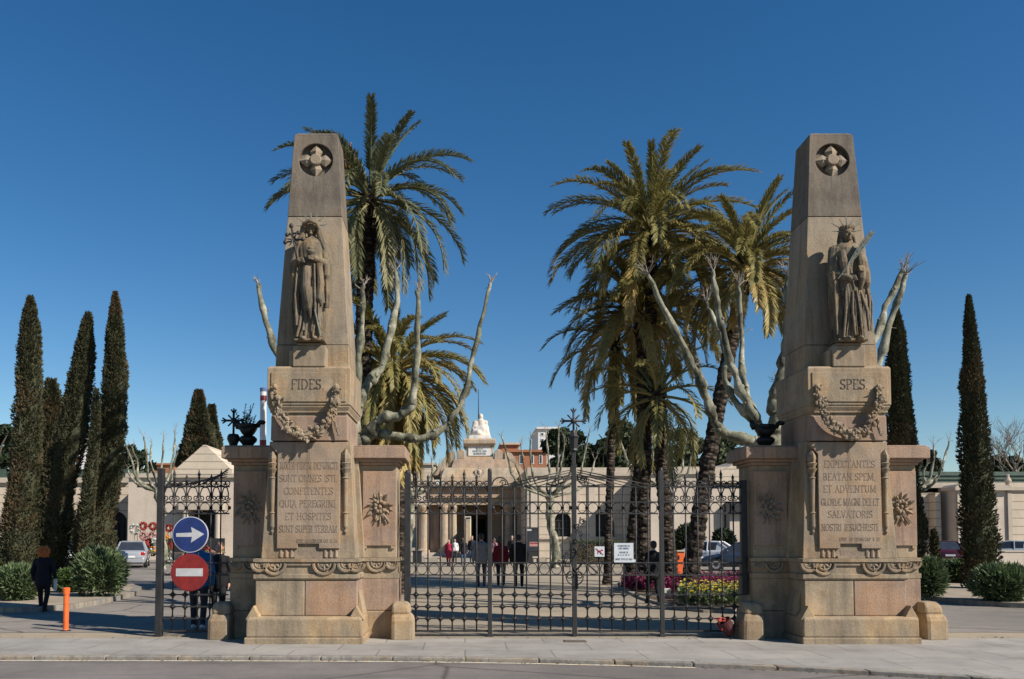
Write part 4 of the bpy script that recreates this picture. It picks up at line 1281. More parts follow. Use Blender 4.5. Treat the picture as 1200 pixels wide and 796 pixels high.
        for i in range(26):
            t = .28+.72*i/26; c_ = a.lerp(e, t); L = .05*math.sin(math.pi*min(1, .25+.8*(1-t)))
            for s in (-1, 1):
                q = c_+sd*s*L+dd*.10; mb.quad(c_-dd*.02, c_+sd*s*L*.6+dd*.03, q, c_+dd*.04)
        o2 = mb.build('palm_leaf', M['verdi'], root, fixn=False)
        sm = o2.modifiers.new('t', 'SOLIDIFY'); sm.thickness = .008
    return root
figure('hooded draped stone statue holding a chalice, on the FIDES obelisk', LX, 'faith', 11)
figure('crowned draped stone statue holding a green palm leaf, on the SPES obelisk', RX, 'hope', 12)
# ================================================================ palms
def frond(mb, o, az, el, L, droop, rg, tint, pairs=44, dead=False):
    N = 13; pts = []; p = Vector(o); side_sway = rg.uniform(-.25, .25)
    h = Vector((math.cos(az), math.sin(az), 0)); sv = Vector((-h.y, h.x, 0))
    for i in range(N+1):
        pts.append(p.copy()); s = i/N
        e = el - droop*(s**1.25)
        e = max(e, -1.5)
        d = h*math.cos(e)+Vector((0,0,math.sin(e)))+sv*side_sway*s
        p = p + d.normalized()*(L/N)
    mb.tube(pts, [.045*(1-.85*i/N)+.004 for i in range(N+1)], 4, min(1, tint+.18), cap=False)
    tw = rg.uniform(-.5, .5)
    for i in range(pairs):
        s = .16+.84*i/(pairs-1); k = s*N; a = min(int(k), N-1); q = pts[a].lerp(pts[a+1], k-a)
        d = (pts[min(a+1, N)]-pts[a]).normalized()
        up = d.cross(sv); 
        if up.z < 0 and abs(e) < 1.4: up = -up
        sd = d.cross(up).normalized()
        ll = L*.132*(math.sin(math.pi*(.16+.76*s))**.6)*rg.uniform(.85, 1.12)+.06
        for sgn in (-1, 1):
            lift = .35+rg.uniform(-.28,.28)
            dr = (d*rg.uniform(.85,1.25) + sd*sgn*rg.uniform(.5,.8) + up*lift*.9)
            dr.normalize()
            m_ = q+dr*ll*.55; tip = q+dr*ll+Vector((0,0,-ll*rg.uniform(.10,.28)))
            wv = (dr.cross(up)).normalized()*rg.uniform(.015,.022)
            wv = wv + up*rg.uniform(-.008,.008)
            tt = min(1, max(0, tint+rg.uniform(-.13,.13)))
            n = len(mb.v); mb.v += [tuple(q-wv*.5), tuple(q+wv*.5), tuple(m_+wv), tuple(m_-wv), tuple(tip)]
            mb.face((n, n+1, n+2, n+3), tt); mb.face((n+3, n+2, n+4), tt)

def palm(label, path, r0, r1, Y, L, nf, seed, mat='palm', elo=-.75, old=.25, dates=False, thin=1, skirt=10, shift=0):
    """path: photo points of the trunk from base to crown at depth Y"""
    rg = random.Random(seed)
    pts = [P(u, v, Y) for (u, v) in path]; pts[0].z = -.05
    root = thing('palm_tree', label, 'palm tree', (pts[0].x, Y, 0), 'palms behind the gate')
    # smooth trunk
    q = pts
    for _ in range(2):
        r_ = [q[0]]
        for a, b in zip(q, q[1:]): r_ += [a.lerp(b, .25), a.lerp(b, .75)]
        r_.append(q[-1]); q = r_
    Ls = sum((b-a).length for a, b in zip(q, q[1:])); step = .11; out = []; rad = []
    k = 0; 
    dense = []
    for a, b in zip(q, q[1:]):
        m = max(1, int((b-a).length/step))
        for i in range(m): dense.append(a.lerp(b, i/m))
    dense.append(q[-1])
    for i, p in enumerate(dense):
        t = i/len(dense); r = r0+(r1-r0)*t
        if t < .08: r *= 1.15-t*1.9
        rad.append(r*(1+.06*(1 if i % 2 else -1)+rg.uniform(-.04,.04)))
        out.append(p+Vector((rg.uniform(-.01,.01), rg.uniform(-.01,.01), 0)))
    mb = MB(); mb.tube(out, rad, 14, knob=.12); mb.build('trunk', M['palmbark'], root)
    # leaf-base stubs at the head of the trunk
    top = out[-1]
    mb = MB()
    for i in range(64):
        a = i*2.399; t = i/64; z = -1.0+1.15*t; r = r1*(.9+.15*t)
        b0 = top+Vector((math.cos(a)*r, math.sin(a)*r, z)); d = Vector((math.cos(a)*.7, math.sin(a)*.7, .9)).normalized()
        mb.tube([b0, b0+d*rg.uniform(.08,.2)], [.045, .015], 4, rg.uniform(0, 1))
    mb.build('leaf_bases', M['palmbark'], root)
    mb = MB()
    for i in range(nf):
        t = (i+.5)/nf
        el = 1.28 - (1.28-elo)*t**.9 + rg.uniform(-.16,.16)
        azz = i*2.39996+rg.uniform(-.2,.2)
        d = 1.0+.5*math.cos(max(el, 0)) + rg.uniform(-.2,.3)
        if el > 1.0: d *= .6
        tint = .28+shift+.30*t+rg.uniform(-.08,.12)
        if t > .82 and rg.random() < old: tint = rg.uniform(.75,.95)
        r = r1*.7
        frond(mb, top+Vector((math.cos(azz)*r, math.sin(azz)*r, .1-t*.5)), azz, el, L*rg.uniform(.86,1.08)*(.78 if el > .95 else 1), d, rg, tint, int(86*thin))
    for i in range(skirt):    # hanging dead leaves
        azz = rg.uniform(0, 6.28)
        frond(mb, top+Vector((math.cos(azz)*r1, math.sin(azz)*r1, -.45)), azz, -.75, L*rg.uniform(.55,.8), 1.2, rg, rg.uniform(.7,1), int(56*thin))
    mb.build('crown', M[mat], root, fixn=False)
    if dates:
        mb = MB()
        for i in range(5):
            a = 2.5+i*.35; b0 = top+Vector((0,0,.1)); e = b0+Vector((math.cos(a)*.7, math.sin(a)*.7, .75)); 
            mb.tube([b0, b0.lerp(e, .6)+Vector((0,0,.2)), e], .012, 4, .6)
            for j in range(26):
                c = e+Vector((rg.gauss(0,.10), rg.gauss(0,.10), rg.gauss(0,.16))); mb.ell(c, .025, .025, .03, 5, 4, rg.random())
        mb.build('date_cluster', M['forange'], root)
    return root

palm('tall grey-green palm rising right behind the FIDES obelisk', [(425, 668), (424, 500), (426, 380), (434, 226)], .28, .225, 24, 3.1, 50, 21, 'palmg', -.7, .1, True, .9, 3)
palm('low bushy palm behind the plane branches, right of the FIDES obelisk', [(470, 668), (468, 560), (460, 432)], .26, .24, 25, 2.95, 96, 22, 'palm', -1.2, .5, False, 1, 12, .14)
palm('tallest right-hand palm, its crown highest of the right group', [(754, 690), (754, 560), (763, 400), (762, 268)], .205, .19, 27, 3.5, 76, 23, 'palm', -.4, .3, False, 1, 0, .04)
palm('right-group palm with its crown just below the tallest palm', [(737, 686), (744, 600), (754, 500), (752, 362)], .20, .19, 27.8, 3.2, 60, 24, 'palm', -.35, .4, False, 1, 1, .08)
palm('palm leaning right, its crown beside the SPES obelisk', [(806, 697), (826, 560), (853, 420), (874, 306)], .25, .18, 24.5, 2.85, 58, 25, 'palm', -.45, .3, False, 1, 6, .06)
palm('short open palm with drooping bare leaves under the tallest palm', [(788, 690), (776, 560), (770, 458)], .215, .21, 26, 2.6, 24, 26, 'palm', -.8, .2, False, .55, 1)
palm('slender palm with hanging fronds, leftmost of the right group', [(711, 676), (716, 540), (720, 400)], .145, .14, 30, 2.8, 22, 27, 'palm', -1.1, .35, False, .8, 6)

# ================================================================ cypresses
def cypress(label, base, top, wpx, Y, seed, dens=1.0, name='cypress', group='cypresses along the cemetery wall', lean=1.2, prof=None, path=None):
    rg = random.Random(seed)
    b0 = P(base[0], base[1], Y); b0.z = 0; tp = P(top[0], top[1], Y); H = tp.z; W = wpx*Y/F/2
    root = thing(name, label, 'cypress', (b0.x, Y, 0), group)
    axis = lambda t: Vector((b0.x+(tp.x-b0.x)*t**lean, Y, H*t))
    if path:
        pp = [P(u, v, Y) for (u, v) in path]; pp[0].z = 0; pp[-1].z = max(pp[-1].z, H)
        b0.x = pp[0].x; root.location.x = b0.x; LOC[root.name] = (b0.x, Y, 0)
        def axis(t):
            z = H*t
            for a, b in zip(pp, pp[1:]):
                if z <= b.z+1e-6: k = max(0, (z-a.z)/(b.z-a.z)); return Vector((a.x+(b.x-a.x)*k, Y, z))
            return Vector((pp[-1].x, Y, z))
    pr = prof or [(0, .85), (.08, .98), (.2, .92), (.4, .78), (.6, .66), (.78, .52), (.9, .38), (.96, .24), (1, .05)]
    def rad(t):
        for a, b in zip(pr, pr[1:]):
            if a[0] <= t <= b[0]:
                k = (t-a[0])/(b[0]-a[0]); return W*(a[1]+(b[1]-a[1])*k)
        return .02
    mb = MB(); mb.tube([axis(0)+Vector((0,0,-.05)), axis(.1), axis(.6)], [.16, .14, .05], 8); mb.build('trunk', M['trunk'], root)
    mb = MB(); core = []; n = 14; K = 44
    for i in range(K+1):
        t = .02+.97*i/K; c = axis(t)
        for k in range(n):
            th = 2*math.pi*k/n
            r = rad(t)*(.80+.30*mnoise.noise(Vector((math.cos(th)*1.4, math.sin(th)*1.4, t*H*1.1+seed))))
            mb.v.append((c.x+r*math.cos(th), c.y+r*math.sin(th), c.z))
    for i in range(K):
        for k in range(n): mb.face((i*n+k, i*n+(k+1) % n, (i+1)*n+(k+1) % n, (i+1)*n+k), .15)
    # tufts
    A = 2*math.pi*W*.8*H
    cnt = int(A*(640 if Y < 40 else 200)*dens)
    s0 = .085 if Y < 40 else .42
    for i in range(cnt):
        t = rg.random()**1.05*.985+.01; th = rg.uniform(0, 6.283)
        if math.sin(th) > .55 and rg.random() < .6: continue       # thinner at the far side
        bump_ = 1+.32*mnoise.noise(Vector((math.cos(th)*1.6, math.sin(th)*1.6, t*H*1.5+seed)))+.16*mnoise.noise(Vector((math.cos(th)*5, math.sin(th)*5, t*H*4)))
        r = rad(t)*bump_*rg.uniform(.78, 1.05)
        c = axis(t)+Vector((math.cos(th)*r, math.sin(th)*r, rg.uniform(-.05,.05)))
        out = Vector((math.cos(th), math.sin(th), rg.uniform(.3,1.6)))+Vector((rg.uniform(-.5,.5), rg.uniform(-.5,.5), 0))
        out.normalize(); s_ = s0*rg.uniform(.6,1.25)
        a = out.cross(Vector((rg.uniform(-1,1), rg.uniform(-1,1), rg.uniform(-1,1)))).normalized()
        br = mnoise.noise(Vector((c.x*.9, c.y*.9, c.z*.7+seed*3)))
        tint = .42+rg.uniform(-.28,.22)+(.35 if br > .28 else 0)
        tint = min(1, max(0, tint))
        b_ = out.cross(a)
        for vdir in (a, (a*.3+b_).normalized()):
            mb.quad(c-out*s_*.3, c+vdir*s_*.26+out*s_*.2, c+out*s_*1.0, c-vdir*s_*.26+out*s_*.25, tint)
    mb.build('crown', M['cyp'], root, fixn=False)
    return root
cypress('tall straight cypress at the far left edge, first of the left row', (18, 696), (36, 347), 42, 27, 31, path=[(18, 696), (22, 640), (29, 570), (33, 500), (35, 420), (36, 347)], prof=[(0,.9),(.1,.98),(.2,.95),(.36,.82),(.55,.70),(.78,.55),(.9,.42),(.96,.27),(1,.06)])
cypress('tall cypress leaning right, between the two other tall left cypresses', (55, 694), (104, 366), 40, 27.5, 32, path=[(55, 694), (60, 640), (68, 570), (87, 500), (98, 425), (104, 366)], prof=[(0,.85),(.15,.95),(.38,.95),(.56,.84),(.78,.58),(.9,.42),(.96,.27),(1,.06)])
cypress('tallest pointed cypress of the left row, beside the parked silver car', (106, 690), (135, 342), 46, 27, 33, path=[(106, 690), (111, 620), (121, 565), (132, 510), (136, 430), (135, 342)], prof=[(0,.9),(.1,1),(.25,.95),(.36,.85),(.5,.60),(.7,.52),(.83,.42),(.93,.24),(1,.03)])
cypress('thin short cypress between the two right-hand trees of the left row', (98, 684), (113, 455), 18, 26, 34, path=[(98, 684), (104, 580), (112, 500), (113, 455)])
cypress('dark conifer filling the gap behind the two leftmost cypresses', (62, 660), (60, 447), 34, 60, 47, .8, 'conifer', 'dark conifers behind the left wall', prof=[(0,.9),(.3,1),(.6,.85),(.8,.6),(.92,.3),(1,.03)])
cypress('slim cypress growing behind the right side of the SPES obelisk', (1062, 684), (1049, 360), 42, 27, 35)
cypress('slim pointed cypress standing alone at the right edge', (1149, 692), (1135, 346), 37, 26, 36, prof=[(0,.8),(.08,1),(.25,.95),(.45,.82),(.65,.66),(.8,.45),(.9,.26),(.96,.13),(1,.03)])
cypress('tiny cone cypress in the right hedge by the maroon car', (1097, 680), (1094, 620), 14, 28, 37)
cypress('dark broad conifer behind the gabled pavilion at left', (232, 650), (233, 459), 56, 85, 38, .9, 'conifer', 'dark conifers behind the left wall', prof=[(0,.9),(.3,1),(.5,.85),(.7,.55),(.85,.3),(1,.03)])
cypress('smaller dark conifer touching the broad conifer behind the pavilion', (250, 650), (248, 476), 34, 88, 39, .9, 'conifer', 'dark conifers behind the left wall', prof=[(0,.9),(.3,1),(.5,.85),(.7,.55),(.85,.3),(1,.03)])

# ================================================================ leafy trees
def leafy(label, u, vtop, vmid, wpx, Y, seed, mat='leaf', name='leafy_tree', cat='tree', leaf=.35, cnt=5200, group='trees beyond the cemetery wall', airy=.25):
    rg = random.Random(seed)
    c = P(u, vmid, Y); top = P(u, vtop, Y).z; W = wpx*Y/F/2; cz = c.z; hz = top-cz
    root = thing(name, label, cat, (c.x, Y, 0), group)
    mb = MB(); mb.tube([(c.x, Y, -.1), (c.x+rg.uniform(-.3,.3), Y, cz*.5), (c.x, Y, cz)], [.35, .26, .16], 9, knob=.15)
    for i in range(7):
        a = rg.uniform(0, 6.28); mb.tube([(c.x, Y, cz*.75), (c.x+math.cos(a)*W*.5, Y+math.sin(a)*W*.5, cz+hz*.2), (c.x+math.cos(a)*W*.8, Y+math.sin(a)*W*.6, cz+hz*.5)], [.16,.09,.03], 6)
    mb.build('trunk', M['trunk'], root)
    cl = []
    for i in range(22):
        a = rg.uniform(0, 6.28); rr = math.sqrt(rg.random()); z = rg.uniform(-.75, .85)
        k = math.sqrt(max(.05, 1-z*z))
        cl.append((Vector((c.x+math.cos(a)*rr*W*.82*k, Y+math.sin(a)*rr*W*.7*k, cz+z*hz*.85)), rg.uniform(.22,.42)*W, rg.uniform(-.15,.15)))
    mb = MB()
    for i in range(cnt):
        q, r, tn = cl[rg.randrange(len(cl))]
        d = Vector((rg.gauss(0,1), rg.gauss(0,1), rg.gauss(0,1))).normalized()*r*rg.random()**.4
        d.z *= .75
        p = q+d
        if p.z > top+.3: continue
        nrm = Vector((rg.uniform(-1,1), rg.uniform(-1,1), rg.uniform(-.2,1))).normalized(); a = nrm.orthogonal().normalized(); b = nrm.cross(a)
        s = leaf*rg.uniform(.5,1.2); tint = min(1, max(0, .45+tn+rg.uniform(-.3,.3)))
        mb.quad(p-a*s, p+b*s*.5, p+a*s, p-b*s*.5, tint)
    mb.build('crown', M[mat], root, fixn=False)
    return root
leafy('dark pine behind the star cross and the white building', 662, 503, 532, 62, 92, 41, 'pine', 'pine_tree', 'pine', .5, 6500)
leafy('dark dense tree between the pine and the palms', 706, 512, 545, 60, 95, 42, 'pine', 'pine_tree', 'pine', .5, 5000)
leafy('airy grey-green tree seen left of the tall palm trunks', 728, 487, 530, 66, 98, 43, 'leaf', leaf=.42, cnt=4200)
leafy('airy grey-green tree seen between the palm trunks and leaning palm', 800, 499, 540, 74, 98, 44, 'leaf', leaf=.42, cnt=4600)
leafy('low tree seen behind the leaning palm trunk', 850, 505, 545, 60, 96, 45, 'leaf', leaf=.42, cnt=3800)
leafy('dark rounded tree at the far left edge behind the cypresses', -8, 482, 530, 56, 88, 46, 'pine', leaf=.45, cnt=5200)
leafy('small rounded dark tree above the left wall by the pollard tree', 158, 517, 545, 44, 94, 48, 'pine', leaf=.45, cnt=3000)
leafy('dark tree above the green roof, right of the SPES obelisk', 1082, 524, 552, 40, 92, 49, 'pine', leaf=.4, cnt=2600)
leafy('dark low tree at the right edge beyond the lone cypress', 1176, 536, 556, 62, 95, 50, 'pine', leaf=.4, cnt=3200)

def bare_tree(label, u, v0, vtop, wpx, Y, seed, group='bare trees beyond the cemetery wall'):
    rg = random.Random(seed); b = P(u, v0, Y); b.z = 0; top = P(u, vtop, Y).z; W = wpx*Y/F/2
    root = thing('bare_tree', label, 'tree', tuple(b), group)
    mb = MB(); tr = MB(); fork = top*.66
    tr.tube([(b.x, Y, -.1), (b.x, Y, fork)], [.28, .18], 8); tr.build('trunk', M['twig'], root)
    def grow(p, d, L, r, lev):
        q = p+d*L; m = p.lerp(q, .5)+Vector((rg.uniform(-.1,.1), rg.uniform(-.1,.1), 0))*L
        mb.tube([p, m, q], [r, r*.8, r*.6], 4)
        if lev == 0: return
        for i in range(3):
            dd = (d+Vector((rg.uniform(-.8,.8), rg.uniform(-.8,.8), rg.uniform(-.1,.6)))).normalized(); grow(p.lerp(q, rg.uniform(.5,1)), dd, L*rg.uniform(.6,.85), r*.6, lev-1)
    for i in range(7):
        a = i*.9+rg.uniform(0, .5); grow(Vector((b.x, Y, fork*rg.uniform(.85,1))), Vector((math.cos(a)*.8, math.sin(a)*.6, .8)).normalized(), (top-fork)*.52, .10, 4)
    mb.build('crown', M['twig'], root)
bare_tree('leafless twiggy tree above the green roof at the right edge', 1192, 650, 500, 60, 90, 51)

# ================================================================ pollarded plane trees
def limb(mb, pts, r, rg, Y, twigs=True, n=10):
    q = pts
    for _ in range(2):
        r_ = [q[0]]
        for a, b in zip(q, q[1:]): r_ += [a.lerp(b, .18), a.lerp(b, .82)]
        r_.append(q[-1]); q = [r_[0]]+[p+Vector((rg.uniform(-1,1), rg.uniform(-1,1), rg.uniform(-1,1)))*r[1]*.5 for p in r_[1:-1]]+[r_[-1]]
    m = len(q); rad = []
    for i in range(m):
        t = i/(m-1); rr = r[0]+(r[1]-r[0])*t
        rr *= .86*(1+.3*max(0, mnoise.noise(Vector((i*.9, r[0]*31, q[0].x*3)))))
        rad.append(rr)
    for k in range(3, m-2, 4): rad[k] *= 1.38
    rad[-2] *= 1.15; 
    qd, rd = [], []
    for i in range(m-1):
        for k in range(3): qd.append(q[i].lerp(q[i+1], k/3)); rd.append(rad[i]+(rad[i+1]-rad[i])*k/3)
    qd.append(q[-1]); rd.append(rad[-1])
    mb.tube(qd, rd, n, knob=.42)
    for i in range(2, len(qd)-2, 4):      # pruning scars
        if rg.random() < .7: d_ = Vector((rg.uniform(-1,1), rg.uniform(-1,1), rg.uniform(-.6,1))).normalized(); mb.ell(qd[i]+d_*rd[i]*.75, rd[i]*.5, rd[i]*.5, rd[i]*.5, 7, 5, lump=.5)
    return q
def twig_tuft(mb, p, d, n, L, rg):
    for i in range(n):
        dd = (d+Vector((rg.uniform(-.8,.8), rg.uniform(-.8,.8), rg.uniform(-.5,.5)))).normalized(); l = L*rg.uniform(.4,1)
        m_ = p+dd*l*.5+Vector((rg.uniform(-.05,.05), rg.uniform(-.05,.05), rg.uniform(0,.06))); mb.tube([p, m_, p+dd*l], [.011, .008, .003], 4)
        for _ in range(2): mb.tube([m_, m_+(dd+Vector((rg.uniform(-.9,.9), rg.uniform(-.9,.9), rg.uniform(-.3,.6)))).normalized()*l*rg.uniform(.2,.5)], [.006, .002], 3)
def pollard(label, trunk, Y, tr_r, limbs, seed, group='pollarded plane trees', twl=.32, twn=7):
    rg = random.Random(seed)
    tp = [P(u, v, Y) for (u, v) in trunk]; tp[0].z = -.05
    root = thing('plane_tree', label, 'plane tree', (tp[0].x, Y, 0), group)
    mb = MB(); limb(mb, tp, tr_r, rg, Y, False, 14); mb.ell(tp[-1], tr_r[1]*1.35, tr_r[1]*1.3, tr_r[1]*1.15, 12, 8, lump=.3); mb.build('trunk', M['bark'], root, smooth=True)
    for (pts, r, dy) in limbs:
        mb = MB(); n = len(pts)
        w = [P(u, v, Y+dy*i/(n-1)) for i, (u, v) in enumerate(pts)]
        q = limb(mb, w, r, rg, Y); br = mb.build('branch', M['bark'], root, smooth=True)
        mb = MB(); twig_tuft(mb, q[-1], (q[-1]-q[-3]).normalized(), twn, twl, rg)
        for k in range(3): 
            i = rg.randrange(len(q)//2, len(q)-1); twig_tuft(mb, q[i], Vector((rg.uniform(-1,1), rg.uniform(-1,1), .5)), 1, twl*.6, rg)
        mb.build('twig', M['twig'], br)
    return root
pollard('pollarded plane tree behind the FIDES pier with long pale limbs sweeping right', [(408, 672), (408, 560), (412, 520)], 18.5, (.24, .20), [
    ([(412, 520), (428, 512), (446, 490), (470, 487), (484, 478), (487, 448), (490, 400), (490, 340)], (.155, .045), -.6),
    ([(412, 522), (440, 508), (470, 511), (500, 515), (524, 498), (541, 472), (553, 425), (564, 375), (575, 332)], (.12, .035), .4),
    ([(412, 516), (418, 480), (432, 448), (447, 432), (459, 392), (465, 350), (463, 318)], (.14, .05), .9),
    ([(410, 512), (415, 470), (421, 410), (425, 372), (426, 335)], (.11, .04), -.2),
    ([(404, 515), (380, 490), (345, 450), (322, 410), (311, 375), (302, 333)], (.13, .05), .7),
], 61)
pollard('pollarded plane tree behind the SPES pier with thick knobbly limbs', [(905, 672), (908, 580), (905, 522)], 18.5, (.27, .22), [
    ([(905, 522), (880, 518), (850, 509), (836, 494), (826, 458), (812, 430), (798, 400), (778, 362), (759, 322)], (.15, .04), -.5),
    ([(905, 520), (890, 500), (874, 468), (858, 432), (849, 395), (840, 350), (836, 318)], (.13, .045), .3),
    ([(900, 516), (880, 490), (858, 468), (848, 438), (852, 420), (842, 385), (828, 355)], (.10, .035), .9),
    ([(902, 514), (885, 492), (872, 450), (869, 400), (866, 335)], (.09, .045), 1.3),
    ([(908, 516), (909, 488), (906, 468), (916, 438), (921, 400), (924, 360), (923, 322)], (.15, .05), -.3),
    ([(912, 520), (918, 505), (917, 480), (912, 452)], (.10, .06), .5),
    ([(912, 518), (950, 500), (1000, 450), (1024, 400), (1040, 352), (1058, 318)], (.14, .06), .8),
    ([(914, 520), (960, 510), (1010, 470), (1032, 425), (1046, 370), (1062, 322)], (.13, .05), .2),
], 62, twl=.5, twn=10)
def far_pollard(label, trunk, Y, r, heads, seed):
    rg = random.Random(seed+100); tu, tv = trunk[-1]; L = []
    for (u, v) in heads:
        mu = tu+(u-tu)*.75; mv = tv-(tv-v)*.28
        L.append(([(tu, tv), ((tu+mu)/2+rg.uniform(-3,3), (tv+mv)/2+2), (mu+rg.uniform(-3,3), mv), ((mu+u)/2+rg.uniform(-4,4), (mv+v)/2), (u, v)], (r*.40, r*.15), rg.uniform(-1.5,1.5)))
    return pollard(label, trunk, Y, (r, r*.8), L, seed, 'small pollarded plane trees in the yard', .7, 4)
far_pollard('small pollarded plane tree left of the gate centre post, before the right wall', [(651, 664), (648, 620), (644, 582)], 46, .24, [(588, 512), (610, 520), (622, 515), (640, 505), (655, 500), (676, 500), (690, 508), (604, 545), (697, 540), (662, 520)], 63)
far_pollard('small pollarded plane tree just right of the FIDES pier', [(477, 662), (480, 610), (484, 580)], 44, .24, [(462, 540), (474, 532), (490, 530), (506, 540), (513, 548), (452, 552)], 64)
far_pollard('small pollarded plane tree left of the side gate, before the flower stall', [(191, 664), (190, 610), (186, 576)], 44, .22, [(146, 518), (155, 525), (168, 512), (178, 520), (192, 512), (205, 508), (208, 530), (150, 548)], 65)
far_pollard('small pollarded plane tree hidden among the palm trunks', [(782, 660), (784, 610), (781, 570)], 46, .22, [(722, 495), (735, 540), (757, 510), (790, 500), (806, 508), (815, 520), (772, 498)], 66)
far_pollard('small pollarded plane tree right of the SPES pier wing', [(1066, 662), (1068, 610), (1072, 575)], 42, .24, [(1112, 517), (1094, 522), (1052, 530), (1086, 545), (1104, 548)], 67)

# ================================================================ shrubs, hedges, flowers
def bush(label, name, cat, u, vb, vt, wpx, Y, seed, mat, leaf=(.11,.022), cnt=3800, group=None, depth=.8, kind=None):
    rg = random.Random(seed); b = P(u, vb, Y); top = P(u, vt, Y).z; z0 = .1; W = wpx*Y/F/2; H = top-z0
    root = thing(name, label, cat, (b.x, Y, .1), group)
    mb = MB()
    for i in range(14):
        a = rg.uniform(0, 6.28); mb.tube([(b.x+rg.uniform(-.1,.1)*W, Y, .05), (b.x+math.cos(a)*W*.55, Y+math.sin(a)*W*.5*depth, z0+H*rg.uniform(.4,.85))], [.02, .008], 5)
    mb.build('stems', M['trunk'], root)
    mb = MB(); 
    for i in range(cnt):
        a = rg.uniform(0, 6.28); z = rg.uniform(-.92, 1); k = math.sqrt(max(0.02, 1-z*z)); rr = rg.random()**.28
        lump = 1+.22*mnoise.noise(Vector((math.cos(a)*2, math.sin(a)*2, z*2+seed)))
        p = Vector((b.x+math.cos(a)*W*k*rr*lump, Y+math.sin(a)*W*depth*k*rr*lump, z0+H*.5+z*H*.5*rr*lump))
        if p.z < .13: p.z = .13+rg.random()*.1
        out = Vector((math.cos(a)*k, math.sin(a)*k, z*.8+.5))+Vector((rg.uniform(-.8,.8), rg.uniform(-.8,.8), rg.uniform(-.6,.6))); out.normalize()
        sd = out.cross(Vector((rg.uniform(-1,1), rg.uniform(-1,1), rg.uniform(-1,1)))).normalized()
        l = leaf[0]*rg.uniform(.7,1.3); w_ = leaf[1]*rg.uniform(.7,1.3); t = min(1, max(0, .45+.2*(rr-.7)+rg.uniform(-.35,.35)))
        mb.quad(p, p+out*l*.45+sd*w_, p+out*l, p+out*l*.45-sd*w_, t)
    mb.build('foliage', M[mat], root, fixn=False)
    return root
def hedge(label, pts, h0, h1, th, seed, mat='hedge', cnt=5000):
    """clipped hedge along ground points"""
    rg = random.Random(seed); pts = [Vector(p) for p in pts]
    c = sum((p for p in pts), Vector())/len(pts)
    root = thing('hedge', label, 'hedge', (c.x, c.y, h0))
    mb = MB()
    for a, b in zip(pts, pts[1:]):
        d = (b-a).normalized(); s = Vector((-d.y, d.x, 0)); mid = (a+b)/2
        mb.obox(mid+Vector((0,0,(h0+h1)/2)), d, s, (0,0,1), (b-a).length/2-.05, th/2-.06, (h1-h0)/2-.06, .1)
    mb.build('twigs', M['soil'], root)
    mb = MB()
    L = [(b-a).length for a, b in zip(pts, pts[1:])]; T = sum(L)
    for i in range(cnt):
        x = rg.uniform(0, T); k = 0
        while k < len(L)-1 and x > L[k]: x -= L[k]; k += 1
        a, b = pts[k], pts[k+1]; d = (b-a).normalized(); s = Vector((-d.y, d.x, 0)); base = a+d*x
        face = rg.random()
        if face < .4: o_ = s*rg.uniform(-th/2, th/2)+Vector((0,0,h1)); nrm = Vector((0,0,1))
        else:
            sg = -1 if rg.random() < .75 else 1
            if s.y < 0: sg = -sg
            o_ = s*th/2*sg+Vector((0,0,rg.uniform(h0, h1))); nrm = s*sg
        p = base+o_+Vector((rg.gauss(0,.04), rg.gauss(0,.04), rg.gauss(0,.04)))+nrm*.08*mnoise.noise(base*1.5+o_*2)
        out = (nrm+Vector((rg.uniform(-1,1), rg.uniform(-1,1), rg.uniform(-.6,1)))).normalized(); sd = out.orthogonal().normalized(); l = rg.uniform(.05,.11)
        mb.quad(p, p+out*l*.5+sd*l*.35, p+out*l, p+out*l*.5-sd*l*.35, min(1, max(0, .45+rg.uniform(-.35,.35))))
    mb.build('foliage', M[mat], root, fixn=False)
    return root
bush('big round oleander bush behind the orange bollard', 'oleander_bush', 'bush', 117, 698, 644, 57, 22.5, 71, 'olean', (.17,.02), 5200, 'oleander bushes on the planting islands')
bush('dark oleander bush left of the red-haired woman', 'oleander_bush', 'bush', 20, 706, 665, 50, 21.0, 72, 'olean', (.17,.02), 4200, 'oleander bushes on the planting islands')
bush('small clipped round box bush between the woman and big oleander', 'box_bush', 'bush', 80, 694, 667, 34, 24, 73, 'hedge', (.08,.028), 4200)
bush('tall oleander bush against the right side of the SPES pier', 'oleander_bush', 'bush', 1091, 695, 657, 30, 22.5, 74, 'olean', (.17,.02), 3800, 'oleander bushes on the planting islands')
bush('oleander bush behind the grey bollard at the right edge', 'oleander_bush', 'bush', 1175, 704, 664, 66, 20.8, 75, 'olean', (.17,.02), 5600, 'oleander bushes on the planting islands')
hedge('low clipped hedge along the left edge behind the oleander', [G(-60, 696), G(20, 690), G(44, 690)], .1, .85, .8, 76)
hedge('clipped dark hedge in front of the maroon car', [G(1092, 686), G(1130, 687), G(1166, 688)], .1, .80, .9, 77)
hedge('clipped hedge before the arched windows behind the right gate leaf', [G(668, 661), G(700, 661), G(742, 661)], 0, 1.35, 1.2, 78, 'pine', 5000)
def dome_shrub(label, u, vb, vt, w, Y, seed): return bush(label, 'dome_shrub', 'bush', u, vb, vt, w, Y, seed, 'pine', (.2,.07), 3600, 'dark shrubs by the parked cars')
dome_shrub('dark bushy shrub left of the silver car behind the leaning palm', 806, 664, 616, 34, 50, 79)
dome_shrub('dark reddish shrub right of the leaning palm trunk', 848, 662, 621, 26, 51, 80)

